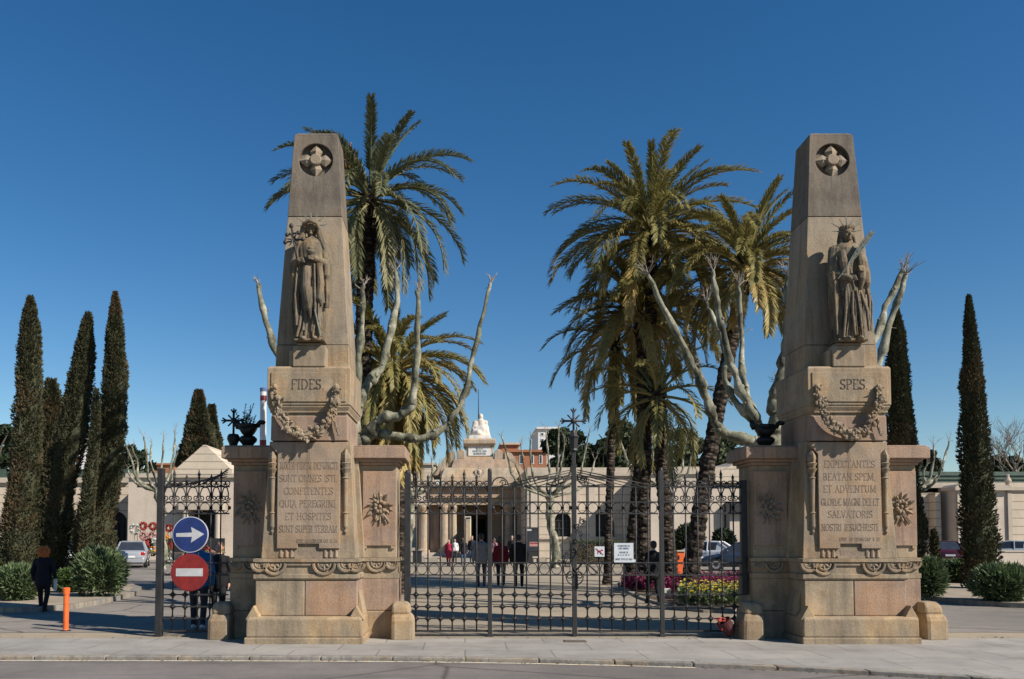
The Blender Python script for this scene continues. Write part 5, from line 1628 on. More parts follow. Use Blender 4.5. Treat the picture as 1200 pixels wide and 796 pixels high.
def flowers(label, name, u0, u1, v0, v1, h, cnt, seed, leafm, petal, group, hpet=.55):
    rg = random.Random(seed); c = G((u0+u1)/2, (v0+v1)/2)
    root = thing(name, label, 'flower bed', (c.x, c.y, .06), group)
    lf = MB(); pt_ = MB()
    for i in range(cnt):
        u = rg.uniform(u0, u1); v = rg.uniform(v0, v1); p = G(u, v, .06)
        hh = h*rg.uniform(.55,1.1)
        for j in range(5):
            a = rg.uniform(0, 6.28); d = Vector((math.cos(a), math.sin(a), rg.uniform(.3,1.4))).normalized(); q = p+Vector((0,0,hh*rg.uniform(.1,.8))); s = Vector((-d.y, d.x, 0)).normalized()*.035
            lf.quad(q, q+d*.08+s, q+d*.16, q+d*.08-s, rg.random())
        if rg.random() < hpet:
            q = p+Vector((0,0,hh)); t = rg.random()
            for j in range(5):
                a = j*1.257+rg.random(); d = Vector((math.cos(a), math.sin(a)-.5, .45)).normalized(); s = d.cross(Vector((0,0,1))).normalized()*.030
                pt_.quad(q, q+d*.03+s, q+d*.06, q+d*.03-s, min(1, max(0, t+rg.uniform(-.2,.2))))
    lf.build('foliage', M[leafm], root, fixn=False); pt_.build('petals', M[petal], root, fixn=False)
    return root
flowers('bed of yellow pansies in front of the leaning palm', 'pansy_bed', 797, 872, 699, 712, .42, 520, 81, 'olean', 'fyellow', 'flower beds round the palms', .42)
flowers('band of deep purple flowers behind the yellow pansies', 'purple_flower_bed', 778, 868, 684, 698, .42, 900, 82, 'fpurple', 'fpurple', 'flower beds round the palms', .7)
flowers('small patch of purple flowers left of the tall palm trunks', 'purple_flower_bed', 730, 765, 683, 693, .42, 320, 83, 'fpurple', 'fpurple', 'flower beds round the palms', .7)
# ================================================================ cemetery buildings
def arch_mb(x0, x1, z0, zs, y0, y1, off=(0,0,0), n=12):
    cx = (x0+x1)/2; r = (x1-x0)/2
    poly = [(x0, z0), (x1, z0), (x1, zs)]+[(cx+r*math.cos(math.pi*i/n), zs+r*math.sin(math.pi*i/n)) for i in range(1, n)]+[(x0, zs)]
    mb = MB(); mb.prism(poly, y0, y1); mb.v = [(x-off[0], y-off[1], z-off[2]) for (x, y, z) in mb.v]; return mb
def arch_opening(root, wall, x0, x1, z0, zs, yf, depth=.45, bars=True):
    off = LOC[root.name]
    cut(wall, [arch_mb(x0, x1, z0, zs, yf-.3, yf+depth, off)])
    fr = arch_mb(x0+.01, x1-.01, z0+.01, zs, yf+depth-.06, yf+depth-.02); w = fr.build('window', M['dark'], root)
    mb = MB(); cx = (x0+x1)/2; r = (x1-x0)/2
    if bars:
        for k in range(1, 4):
            x = x0+(x1-x0)*k/4; mb.box(x-.03, x+.03, yf+depth-.14, yf+depth-.08, z0+.01, zs+math.sqrt(max(0, r*r-(x-cx)**2))-.03)
        for z in (z0+(zs-z0)*.5, zs): mb.box(x0+.01, x1-.01, yf+depth-.13, yf+depth-.09, z-.04, z+.04)
        mb.build('glazing_bars', M['iron'], w)
YW = 66.0
def W(u, v=600): return xf(u, YW, v)
def Zw(v): return zf(v, YW)
# ---- left range
root = thing('cemetery_building', 'long cream building with arched openings behind the left cypresses', 'building', (W(50), YW, 0), 'low cream ranges of the cemetery')
mb = MB(); mb.box(W(-420), W(150.5), YW, YW+9, -.1, Zw(566)); wl = mb.build('wall', M['wall'], root)
for (u0, u1) in ((68, 90), (124, 149), (10, 32), (-60, -38), (-120, -98)):
    arch_opening(root, wl, W(u0), W(u1), .0 if u0 == 124 else Zw(641), Zw(612), YW)
mb = MB(); mb.box(W(-420), W(151), YW-.25, YW+9.2, Zw(566)+.004, Zw(560)); mb.build('cornice', M['cap'], root)
mb = MB(); n = 0
mb.prism([(W(-420), Zw(560)), (W(150), Zw(560)), (W(150), Zw(549.5)), (W(-420), Zw(549.5))], YW+.2, YW+8); mb.build('roof', M['greenroof'], root)
mb = MB(); mb.box(W(-420), W(150), YW-.12, YW-.003, -.05, .7); mb.build('base_course', M['cap'], root)
# ---- left pavilion with stepped gable
PY = 62.0
root = thing('gabled_pavilion', 'cream pavilion with a pointed gable and dark doorway behind the side gate', 'building', (xf(220, PY), PY, 0))
x0, x1 = xf(149.5, PY), xf(330, PY)
mb = MB(); mb.box(x0, x1, PY, PY+12, -.1, zf(560, PY)); wl = mb.build('wall', M['plainwall'], root)
gxc = xf(238, PY)
off = LOC[root.name]
dz = zf(598, PY)
c_ = MB(); c_.box(xf(222, PY), xf(255, PY), PY-.3, PY+1.2, .02, dz); c_.v = [(a-off[0], b-off[1], c-off[2]) for (a, b, c) in c_.v]; cut(wl, [c_])
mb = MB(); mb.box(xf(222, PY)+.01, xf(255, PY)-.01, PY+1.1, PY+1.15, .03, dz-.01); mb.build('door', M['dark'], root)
for u in (219.5, 257.5):
    mb = MB(); mb.lathe([(.32, -.05), (.32, .3), (.25, .35), (.23, dz-.3), (.30, dz-.2), (.33, dz)], (xf(u, PY), PY-.45, 0), 14); mb.build('column', M['plainwall'], root)
mb = MB(); mb.box(xf(213, PY), xf(264, PY), PY-.8, PY-.005, dz+.004, dz+.7); mb.build('lintel', M['cap'], root)
M['gable'] = coursed('gable_stone', (.53,.45,.35), .55)
mb = MB()
mb.prism([(xf(205, PY), zf(556, PY)), (xf(272, PY), zf(556, PY)), (xf(272, PY), zf(551, PY)), (xf(241, PY), zf(522, PY)), (xf(238, PY), zf(522, PY)), (xf(205, PY), zf(551, PY))], PY-.25, PY+10); mb.build('gable', M['gable'], root)
mb = MB(); mb.box(x0-.15, x1, PY-.22, PY+11, zf(560, PY)+.004, zf(555, PY)); mb.build('cornice', M['cap'], root)
mb = MB(); mb.box(xf(196, PY), xf(212, PY), PY-.02, PY+.3, zf(571, PY), zf(566, PY)); mb.box(xf(160, PY), xf(190, PY), PY-.02, PY+.3, zf(571, PY), zf(567, PY)); mb.build('vent', M['dark'], root)
# ---- right range
root = thing('cemetery_building', 'cream building with two arched windows behind the palms and right gate', 'building', (W(700), YW, 0), 'low cream ranges of the cemetery')
mb = MB(); mb.box(W(618), W(764), YW, YW+9, -.1, Zw(558)); wl = mb.build('wall', M['wall'], root)
for (u0, u1) in ((650, 669), (692, 720)):
    arch_opening(root, wl, W(u0), W(u1), Zw(629), Zw(614 if u0 == 692 else 610), YW)
arch_opening(root, wl, W(742), W(758), .02, Zw(612), YW, .5, False)
mb = MB(); mb.box(W(618), W(764), YW-.2, YW+9.2, Zw(558)+.004, Zw(554)); mb.build('cornice', M['cap'], root)
mb = MB(); mb.box(W(618), W(764), YW-.02, YW+9, Zw(554)+.004, Zw(548)); mb.build('parapet', M['cap'], root)
mb = MB(); mb.box(W(618), W(764), YW-.15, YW-.003, Zw(632), Zw(629.5)); mb.build('string_course', M['cap'], root)
for u in (622, 672, 690):
    mb = MB(); mb.box(W(u), W(u)+.5, YW-.1, YW-.003, -.05, Zw(558)); mb.build('pilaster', M['plainwall'], root)
# ---- right pavilion with gable
root = thing('gabled_pavilion', 'plain cream pavilion with a stepped gable behind the leaning palm', 'building', (xf(850, PY), PY, 0))
x0, x1 = xf(763, PY), xf(1010, PY)
mb = MB(); mb.box(x0, x1, PY, PY+12, -.1, zf(556, PY)); wl = mb.build('wall', M['plainwall'], root)
mb = MB(); mb.box(x0-.15, x1, PY-.2, PY+12, zf(556, PY)+.004, zf(551, PY)); mb.build('cornice', M['cap'], root)
mb = MB(); mb.box(x0-.02, x1, PY+.0, PY+12, zf(551, PY)+.004, zf(547, PY)); mb.build('parapet', M['cap'], root)
mb = MB(); mb.prism([(xf(838, PY), zf(566, PY)), (xf(920, PY), zf(566, PY)), (xf(910, PY), zf(557, PY)), (xf(874, PY), zf(538, PY)), (xf(870, PY), zf(538, PY)), (xf(838, PY), zf(557, PY))], PY-.3, PY+10); mb.build('gable', M['gable'], root)
mb = MB(); mb.box(xf(849, PY), xf(853, PY), PY-.5, PY-.01, 0, zf(590, PY)); mb.build('downpipe', M['iron'], root)
mb = MB(); mb.box(xf(855, PY), xf(1000, PY), PY-.4, PY-.01, zf(602, PY), zf(588, PY)); mb.build('awning', M['iron'], root)
# ---- far right range with green tiled roof
root = thing('cemetery_building', 'cream building with dark green roof and pointed arches at the right edge', 'building', (W(1130), YW, 0), 'low cream ranges of the cemetery')
mb = MB(); mb.box(W(1000), W(1114), YW, YW+9, -.1, Zw(577)); wl = mb.build('wall', M['wall'], root)
arch_opening(root, wl, W(1077), W(1090.5), Zw(632), Zw(612), YW)
arch_opening(root, wl, W(1108), W(1119.5)-.9, Zw(638), Zw(612), YW)
PX = YW-2.0
def X2(u): return xf(u, PX)
mb = MB(); mb.box(X2(1106), X2(1112), PX+1.0, YW-.01, -.1, zf(577, PX)); mb.build('return_wall', M['wall'], root)
mb = MB(); mb.box(X2(1121), X2(1360), PX, PX+10, -.1, zf(575, PX)); w2 = mb.build('wall', M['plainwall'], root)
for u in (1122, 1129, 1181):
    mb = MB(); mb.box(X2(u), X2(u)+.3, PX-.14, PX-.003, -.05, zf(575, PX)); mb.build('pilaster', M['cap'], root)
mb = MB(); mb.box(X2(1185), X2(1360), PX-.12, PX-.004, -.05, zf(575, PX)); mb.build('rusticated_bay', M['wall'], root)
mb = MB(); mb.prism([(X2(1118), zf(575, PX)+.004), (X2(1185), zf(575, PX)+.004), (X2(1185), zf(571, PX)), (X2(1150), zf(562, PX)), (X2(1122), zf(568, PX)), (X2(1118), zf(571, PX))], PX-.35, PX+2); mb.build('pediment', M['cap'], root)
mb = MB(); mb.box(X2(1178), X2(1360), PX-.3, PX+2, zf(575, PX)+.004, zf(571, PX)); mb.build('cornice', M['cap'], root)
mb = MB(); mb.lathe([(.28, 0), (.3, .15), (.15, .2), (.25, .5), (.1, .8), (.12, .95), (.02, 1.0)], (X2(1186), PX+.3, zf(571, PX)), 10); mb.build('urn', M['cap'], root)
mb = MB(); mb.box(W(1000), W(1360), YW-.3, YW+8, Zw(572), Zw(566)); mb.build('eaves', M['cap'], root)
mb = MB(); mb.prism([(W(1000), Zw(566)+.004), (W(1360), Zw(566)+.004), (W(1360), Zw(553)), (W(1000), Zw(553))], YW-.1, YW+8); mb.build('roof', M['greenroof'], root)
for v in (556.5, 561):
    mb = MB(); mb.box(W(1000), W(1360), YW-.2, YW-.104, Zw(v)-.07, Zw(v)+.07); mb.build('roof_ridge', M['greenroof'], root)
# ---- central entrance chapel
CY = 74.0
def Cx(u): return xf(u, CY)
def Cz(v): return zf(v, CY)
cc = Cx(562.5); k = CY/F
root = thing('entrance_chapel', 'stone entrance chapel with columned porch and stepped tower at the centre', 'chapel', (cc, CY, 0))
def cbox(name, hw, y0, y1, v0, v1, mat, parent=None, bev=.03, cu=562.5):
    mb = MB(); c = Cx(cu); mb.box(c-hw*k, c+hw*k, CY+y0, CY+y1, Cz(v0), Cz(v1)); return mb.build(name, M[mat], parent or root, bevel=bev)
mb = MB(); mb.box(cc-90*k, cc+70*k, CY-.8, CY+10, -.1, .18); mb.build('steps', M['cap'], root, bevel=.02)
mb = MB(); mb.box(cc-86*k, cc+66*k, CY-.3, CY+10, .18, .34); mb.build('steps', M['cap'], root, bevel=.02)
# porch: back wall, side walls with gaps, columns
yb = 3.2
cbox('entablature', 60, -.1, 8, 592, 584, 'porch')
cbox('entablature', 64, -.35, 8.2, 583.8, 571.5, 'porch2')
cbox('cornice', 68, -.8, 8.4, 571.3, 568.8, 'porch')
dn = MB()
for i in range(44):
    x = cc-62*k+i*(124*k/43); dn.box(x-.07, x+.07, CY-.62, CY-.36, Cz(573.6), Cz(571.5))
dn.build('dentils', M['porch'], root)
for u in (496, 520.5, 530, 597, 611):
    mb = MB(); r = .42; zt = Cz(592)
    mb.lathe([(r*1.3, .34), (r*1.3, .55), (r*1.1, .6), (r, .75), (r*.86, zt-.55), (r*.95, zt-.5), (r*1.25, zt-.2), (r*1.3, zt)], (Cx(u), CY+.35, 0), 18); mb.build('column', M['porch'], root, smooth=False)
for u in (509, 607):
    mb = MB(); mb.box(Cx(u)-5.5*k, Cx(u)+5.5*k, CY+1.0, CY+2.2, .3, Cz(592)); mb.build('pier', M['porch2'], root, bevel=.03)
for (u0, u1) in ((484, 543), (574, 632)):
    mb = MB(); mb.box(Cx(u0), Cx(u1), CY+yb, CY+yb+.8, .3, Cz(592)-.01); mb.build('porch_wall', M['porch2'], root)
mb = MB(); mb.box(Cx(543)+.01, Cx(574)-.01, CY+yb+.3, CY+9.5, Cz(600), Cz(592)-.012); mb.build('passage_lintel', M['porch2'], root)
# passage to the courtyard, with added blocking wall and near-black panels for its shade
for (u0, u1) in ((540, 541.5), (575.5, 577)):
    mb = MB(); mb.box(Cx(u0), Cx(u1), CY+yb+.8, CY+9.5, .3, Cz(600)); mb.build('passage_wall', M['porch2'], root)
mb = MB(); mb.box(Cx(553), Cx(575), CY+9, CY+9.4, .3, Cz(592)); mb.box(Cx(541), Cx(576), CY+4, CY+9.4, Cz(602), Cz(601)); mb.build('passage_wall', M['porch2'], root)  # back wall and ceiling added to block the bright view and darken the passage
mb = MB(); mb.box(Cx(556), Cx(572), CY+8.9, CY+8.99, .3, Cz(606)); mb.build('passage_dark_panel', M['dark'], root)  # near-black panel, its colour stands in for the unlit passage
mb = MB(); mb.box(Cx(538), Cx(546), CY+16, CY+17, .0, Cz(602)); mb.build('courtyard_wall', M['dark'], root)  # coloured near-black so the far end of the passage stays dark
mb = MB(); mb.box(Cx(546), Cx(552), CY+14, CY+15, .0, Cz(602)); mb.build('courtyard_pier', M['porch'], root)
mb = MB(); mb.box(Cx(541), Cx(561), CY+14, CY+14.6, Cz(604), Cz(600)); mb.build('courtyard_beam', M['marble'], root)
# stepped upper block
mb = MB(); mb.frustum([(cc-47*k, cc+47*k, CY+.1, CY+8, Cz(568.6)), (cc-46*k, cc+46*k, CY+.15, CY+8, Cz(559)), (cc-42*k, cc+42*k, CY+.4, CY+7.6, Cz(547.6))]); mb.build('attic', M['porch'], root, bevel=.06)
for s in (-1, 1):
    mb = MB()
    mb.prism([(cc+s*42*k, Cz(556)), (cc+s*57*k, Cz(556)), (cc+s*51*k, Cz(549)), (cc+s*45*k, Cz(539)), (cc+s*38*k, Cz(529.5)), (cc+s*30*k, Cz(527)), (cc+s*30*k, Cz(545)), (cc+s*40*k, Cz(547.2)), (cc+s*42*k, Cz(556))], CY+1.2, CY+7)
    mb.build('buttress', M['porch'], root)
mb = MB(); mb.frustum([(cc-34*k, cc+34*k, CY+.7, CY+6.5, Cz(547.5)), (cc-31*k, cc+31*k, CY+.95, CY+6.2, Cz(537))]); mb.build('tower_stage', M['porch2'], root, bevel=.06)
cbox('tower_stage', 24, 1.4, 5.6, 536.8, 533.5, 'porch')
for s in (-1, 1):
    mb = MB(); c = cc+s*(22.5)*k; n = len(mb.v); mb.prism([(c-5*k, Cz(536.8)), (c+5*k, Cz(536.8))]+[(c+5*k*math.cos(R(a)), Cz(530)+5.6*k*math.sin(R(a))) for a in range(0, 181, 20)], CY+1.3, CY+3); mb.build('scroll_buttress', M['porch'], root, bevel=.05)
cbox('pedestal', 16.5, 1.8, 5, 533.3, 521, 'porch')
pq = cbox('plaque', 13.5, 1.70, 1.79, 532, 519.4, 'whiteb', bev=0)
mb = MB()
for ln, v, wd in (('BEATI', 524.7, 9), ('MORTUI QUI', 527.6, 17), ('MORIUNTUR', 530.6, 15)): text(mb, ln, (Cx(562.5), Cz(v)), 2.0*k, CY+1.695, .2, .006, wd*k)
mb.build('lettering', plain('plaque_ink', (.10,.16,.14), .8), pq)
mb = MB(); c = cc
mb.frustum([(c-17*k, c+17*k, CY+1.6, CY+5.2, Cz(521)+.004), (c-19.5*k, c+19.5*k, CY+1.4, CY+5.4, Cz(517.5)), (c-19.5*k, c+19.5*k, CY+1.4, CY+5.4, Cz(513)), (c-18.5*k, c+18.5*k, CY+1.6, CY+5.2, Cz(511.5))]); mb.build('pedestal_cornice', M['porch'], root, bevel=.05)
# carved medallion
mb = MB(); mc = (Cx(562), CY+.18, Cz(553))
for i in range(14):
    a = 2*math.pi*i/14; relief_leaf(mb, (mc[0]+math.cos(a)*.28, mc[1], mc[2]+math.sin(a)*.28), .22, a+1.2, .4)
mb.ell(mc, .16, .12, .2, 10, 8, lump=.3); mb.build('medallion', M['cap'], root)
mb = MB(); mb.tube([(Cx(561.5), CY+3.2, Cz(485)), (Cx(561.5), CY+3.2, Cz(449))], [.05, .02], 6); mb.build('lightning_rod', M['iron'], root)
# the marble group on top
sb = Vector((cc, CY+3.1, Cz(511.5)))
root = thing('marble_group', 'white marble group of figures crowning the central chapel', 'statue', tuple(sb))
mb = MB(); k_ = k
def sp(dx, dy, v): return Vector((sb.x+dx*k_, sb.y+dy, Cz(v)))
mb.capsule(sp(0, 0, 511), .75, sp(0, 0, 502), .6); mb.capsule(sp(-8, 0, 510), .36, sp(8, 0, 510), .36)
mb.capsule(sp(1.5, .1, 506), .62, sp(2, .1, 489), .36); mb.capsule(sp(-2, .1, 489.5), .22, sp(6, .1, 489.5), .22); mb.capsule(sp(-2, .0, 490), .17, sp(-4, -.3, 499), .14)
mb.capsule(sp(-6, -.2, 507), .45, sp(-5.5, -.1, 497), .30)
mb.ell(sp(-5.6, -.15, 491.5), .22, .24, .29, 12, 8); mb.ell(sp(2, .1, 482.5), .22, .24, .30, 12, 8); mb.ell(sp(8, .1, 490), .20, .22, .26, 12, 8)
mb.capsule(sp(8.3, .1, 507), .42, sp(8, .1, 495), .27)
mb.capsule(sp(-9.5, -.4, 509), .32, sp(-6, -.6, 502), .26); 
mb.capsule(sp(-9, -.5, 509), .3, sp(-2, -.8, 503), .26); mb.capsule(sp(1, -.7, 505), .25, sp(7.5, -.5, 509), .3)
mb.capsule(sp(-8, -.4, 498), .14, sp(-5.2, -.4, 490), .16); mb.capsule(sp(4, -.3, 497), .18, sp(8.5, -.1, 500), .14)
for i in range(7): mb.capsule(sp(-6+i*2, -.72, 509), .16, sp(-4+i*1.5, -.5, 496), .10)
me = remeshed(mb, .05, 1); me.transform(Matrix.Translation(-sb)); obj_from_mesh('figures', me, M['marble'], root)
mb = MB(); mb.frustum([(sb.x-15*k, sb.x+15*k, sb.y-1.4, sb.y+1.4, sb.z-.01), (sb.x-12*k, sb.x+12*k, sb.y-1.2, sb.y+1.2, sb.z+.35)]); mb.build('rock_base', M['marble'], root, bevel=.05)
# ---- buildings far behind
def block(label, name, u0, u1, v0, Y, mat, roof=None, wins=None, group=None):
    x0, x1 = xf(u0, Y), xf(u1, Y); z1 = zf(v0, Y)
    root = thing(name, label, 'building', ((x0+x1)/2, Y, 0), group)
    mb = MB(); mb.box(x0, x1, Y, Y+14, -.1, z1); mb.build('wall', M[mat], root)
    mb = MB(); mb.box(x0-.3, x1+.3, Y-.4, Y+14.3, z1+.004, z1+.35); mb.build('roof', M[roof or 'cap'], root)
    for (ua, ub, va, vb) in wins or []:
        mb = MB(); mb.box(xf(ua, Y), xf(ub, Y), Y-.06, Y-.004, zf(vb, Y), zf(va, Y)); w = mb.build('window', M['whiteb'], root)
        mb = MB(); mb.box(xf(ua, Y)+.12, xf(ub, Y)-.12, Y-.09, Y-.064, zf(vb, Y)+.12, zf(va, Y)-.12); mb.build('pane', M['glass'], w)
    return root
block('orange brick apartment block behind the chapel tower', 'apartment_building', 596, 641, 530, 130, 'brick', 'brick', [(609, 614, 533, 544), (622, 626, 533, 544), (632, 636, 533, 544)])
r_ = block('higher orange brick block just right of the chapel tower', 'apartment_building', 588, 608, 521.5, 134, 'brick', 'cap')
block('white flat-roofed building beside the dark pine', 'apartment_building', 631, 655, 503, 150, 'whiteb', 'whiteb', [(634, 638, 507, 511), (642, 646, 507, 511), (634, 638, 514, 518)])
block('pale building peeping between the left cypresses', 'apartment_building', 88, 106, 516, 170, 'whiteb', 'whiteb', [(93, 96, 522, 527)])
block('pale roof beyond the left wall beside the conifers', 'apartment_building', 176, 200, 545, 170, 'brick', 'brick')
block('pale building far behind the bushy palm', 'apartment_building', 476, 510, 545, 150, 'wall', 'cap', [(480, 484, 545, 549), (492, 496, 545, 549)])
# ================================================================ cars
def carpaint(name, c): return plain(name, c, .32, .35, .05, 3, spec=.5, coat=.6)
M['tyre'] = plain('tyre_rubber', (.018,.018,.018), .85); M['rim'] = plain('alloy_rim', (.42,.43,.44), .35, .7)
M['lampred'] = plain('tail_lamp_red', (.35,.015,.015), .25, 0, .1); M['plate'] = plain('number_plate', (.6,.6,.58), .5); M['trim'] = plain('black_trim', (.02,.02,.022), .5)
M['lampclear'] = plain('headlamp_clear', (.6,.62,.64), .15)
def car(label, loc, rz, paint, style='saloon', L=4.3, Wd=1.72, Hh=1.46):
    root = thing('parked_car', label, 'car', loc, 'cars parked in the cemetery yard')
    hw = Wd/2
    # local axes : +x front. stations (x, bottom, belt, half width)
    deck = .95 if style == 'saloon' else .93
    st = [(-L/2, .34, .80, .80), (-L/2+.06, .24, deck-.05, .90), (-L/2+.45, .21, deck, .985), (-L/2+1.0, .21, .96, 1.0), (-.1, .21, .94, 1.0), (L/2-1.35, .21, .90, 1.0), (L/2-.7, .22, .80, .97), (L/2-.2, .25, .68, .88), (L/2, .34, .56, .76)]
    def body_mb():
        mb = MB(); n = 12
        for (x, zb, zt, w) in st:
            w *= hw; h = zt-zb
            ringp = [(-w*.86, zb), (-w*.97, zb+h*.18), (-w, zb+h*.5), (-w*.975, zb+h*.80), (-w*.90, zt-.02), (-w*.6, zt+.01)]
            ringp += [(-a, b) for (a, b) in ringp[::-1]]
            for (y, z) in ringp: mb.v.append((x, y, z))
        for i in range(len(st)-1):
            for k in range(n): mb.face((i*n+k, i*n+(k+1) % n, (i+1)*n+(k+1) % n, (i+1)*n+k))
        mb.face(list(range(n))); e = (len(st)-1)*n; mb.face([e+k for k in range(n)][::-1])
        return mb
    def local(mb, name, mat, parent, **kw):
        me = mb.mesh(name, (0,0,0), kw.get('smooth', False))
        bm = bmesh.new(); bm.from_mesh(me); bmesh.ops.recalc_face_normals(bm, faces=bm.faces); bm.to_mesh(me); bm.free()
        o = bpy.data.objects.new(name, me); COL.objects.link(o); o.parent = parent; me.materials.append(mat)
        if kw.get('sub'):
            s = o.modifiers.new('s', 'SUBSURF'); s.levels = s.render_levels = 2
        if kw.get('bevel'):
            b = o.modifiers.new('b', 'BEVEL'); b.width = kw['bevel']; b.segments = 2
        return o
    xr = -L/2
    xw = [xr+.72, L/2-.82]
    bo = local(body_mb(), 'body', paint, root, smooth=True)
    cuts = []
    for x in xw:
        for s in (-1, 1):
            c_ = MB(); n = 20
            for yy in (s*hw*.6, s*hw*1.2):
                for i in range(n): c_.v.append((x+.345*math.cos(2*math.pi*i/n), yy, .31+.345*math.sin(2*math.pi*i/n)))
            c_.face(range(n)); c_.face([n+i for i in range(n)][::-1])
            for i in range(n): c_.face((i, (i+1) % n, n+(i+1) % n, n+i))
            cuts.append(c_)
    cut(bo, cuts)
    # greenhouse : glass with painted roof
    if style == 'saloon': gs = [(xr+.55, .95, .74), (xr+1.25, Hh-.03, .62), (xr+2.0, Hh, .64), (L/2-1.85, Hh-.05, .62), (L/2-1.05, .90, .76)]
    else: gs = [(xr+.12, .95, .78), (xr+.55, Hh-.04, .64), (xr+1.6, Hh, .66), (L/2-1.9, Hh-.05, .63), (L/2-1.1, .90, .76)]
    base = lambda x: .90
    def hood(inset, ztrim, w_add):
        mb = MB()
        for (x, z, w) in gs:
            zz = z-ztrim
            mb.v += [(x, -(hw*.90+w_add), .88), (x, -(w*hw/.9*.98 if z > 1.1 else hw*.88)-w_add, max(zz, .90)), (x, (w*hw/.9*.98 if z > 1.1 else hw*.88)+w_add, max(zz, .90)), (x, (hw*.90+w_add), .88)]
        for i in range(len(gs)-1):
            for k in range(3): mb.face((i*4+k, i*4+k+1, i*4+4+k+1, i*4+4+k))
        mb.face((0,1,2,3)); e = (len(gs)-1)*4; mb.face((e+3,e+2,e+1,e))
        return mb
    local(hood(0, .03, -.01), 'windows', M['glass'], root)
    # roof panel and pillars
    mb = MB()
    for (x, z, w) in gs[1:4]:
        ww = w*hw/.9*.98
        mb.v += [(x, -ww-.012, z-.055), (x, -ww*.88, z+.012), (x, ww*.88, z+.012), (x, ww+.012, z-.055), (x, 0, z-.06)]
    for i in range(2):
        for k in range(4): mb.face((i*5+k, i*5+k+1, i*5+5+k+1, i*5+5+k))
        mb.face((i*5+4, i*5, i*5+5, i*5+9))
    mb.face((0,1,2,3,4)); mb.face((10,14,13,12,11))
    local(mb, 'roof', paint, root, smooth=False)
    for s in (-1, 1):
        mb = MB()
        for (a, b) in ((gs[0], gs[1]), (gs[4], gs[3])):
            ya = s*(hw*.885); yb_ = s*(b[2]*hw/.9*.98)
            mb.tube([(a[0], ya, .90), (b[0], yb_, b[1]-.03)], [.055, .045], 6)
        xm = (gs[1][0]+gs[3][0])/2; mb.tube([(xm, s*hw*.905, .90), (xm, s*gs[2][2]*hw/.9*.985, gs[2][1]-.04)], [.04, .035], 6)
        if style == 'saloon':
            a, b = gs[0], gs[1]
            mb.v += [(a[0]+.02, s*hw*.90, .93), (b[0]+.1, s*hw*.90, .93), (b[0]+.06, s*(b[2]*hw/.9*.99), b[1]-.06)]; n = len(mb.v); mb.face((n-3, n-2, n-1))
        local(mb, 'pillars', paint, root)
    for x in xw:
        for s in (-1, 1):
            y = s*(hw-.10)
            def wl(prof):
                m_ = MB(); n = 22
                for (r, yy) in prof:
                    for i in range(n): m_.v.append((x+r*math.cos(2*math.pi*i/n), y+s*yy, .305+r*math.sin(2*math.pi*i/n)))
                for j in range(len(prof)-1):
                    for i in range(n): m_.face((j*n+i, j*n+(i+1) % n, j*n+n+(i+1) % n, j*n+n+i))
                m_.face(range(n)); e = (len(prof)-1)*n; m_.face([e+i for i in range(n)][::-1])
                return m_
            t = local(wl([(.2,-.1), (.29,-.1), (.305,-.07), (.305,.07), (.29,.1), (.2,.1)]), 'wheel', M['tyre'], root)
            local(wl([(.02,.085), (.10,.10), (.195,.104), (.2,.09)]), 'rim', M['rim'], t)
    # bumpers, lamps, plate, handles, mirrors
    for (xx, s) in ((xr, -1), (L/2, 1)):
        mb = MB(); mb.box(min(xx, xx+s*.05), max(xx, xx+s*.05), -hw*.80, hw*.80, .30, .52); local(mb, 'bumper', paint, root, bevel=.04)
        mb = MB(); a = xx+s*.052; mb.box(min(a, a+s*.012), max(a, a+s*.012), -.26, .26, .40 if s > 0 else .56, .51 if s > 0 else .67); local(mb, 'number_plate', M['plate'], root)
        for t in (-1, 1):
            mb = MB(); w0, w1 = sorted((t*hw*.62, t*hw*.88)); 
            if s < 0: mb.box(xr-.015, xr+.25, w0, w1, .68, .86); local(mb, 'tail_lamp', M['lampred'], root, bevel=.03)
            else: mb.box(L/2-.30, L/2-.04, w0*.9, w1*.92, .55, .68); local(mb, 'headlamp', M['lampclear'], root, bevel=.03)
    for s in (-1, 1):
        mb = MB(); mb.ell((L/2-1.35, s*(hw+.08), .98), .07, .09, .07, 8, 6); local(mb, 'wing_mirror', paint, root, smooth=True)
        mb = MB(); mb.box(-.32, -.16, s*hw-.015, s*hw+.012, .76, .79); mb.box(-1.2, -1.05, s*hw*.99-.015, s*hw*.99+.012, .77, .80); local(mb, 'door_handle', M['trim'], root)
        mb = MB(); 
        for x in (-.95, .10, 1.05): mb.box(x-.006, x+.006, s*hw*.985-.008, s*hw*.985+.018*0+.010, .35, .86)
        local(mb, 'door_gap', M['trim'], root)
    mb = MB(); mb.box(xr-.012, xr+.03, -hw*.7, hw*.7, .535, .55); local(mb, 'boot_line', M['trim'], root)
    root.rotation_euler = (0, 0, rz)
    return root
def gp(u, v): p = G(u, v); return (p.x, p.y, 0)
silver = carpaint('car_silver', (.36,.37,.39)); grey = carpaint('car_grey', (.30,.31,.34)); white = carpaint('car_white', (.62,.63,.65)); navy = carpaint('car_navy', (.035,.05,.085)); maroon = carpaint('car_maroon', (.075,.012,.022)); pale = carpaint('car_pale_grey', (.45,.46,.47))
car('silver saloon car seen from behind, beside the third left cypress', gp(155, 664.5), R(108), silver)
car('grey hatchback car seen between the leftmost cypresses', gp(80, 662), R(122), grey, 'hatch', 3.9)
car('white car with red tail lamp behind the leaning palm trunk', gp(827, 663.5), R(148), white)
car('dark navy car parked beside the SPES pier behind the gate', gp(872, 669), R(163), navy, 'saloon')
car('maroon saloon car behind the clipped hedge at right', gp(1106, 662), R(70), maroon)
car('pale grey car behind the low wall at the right edge', gp(1182, 659), R(150), pale)
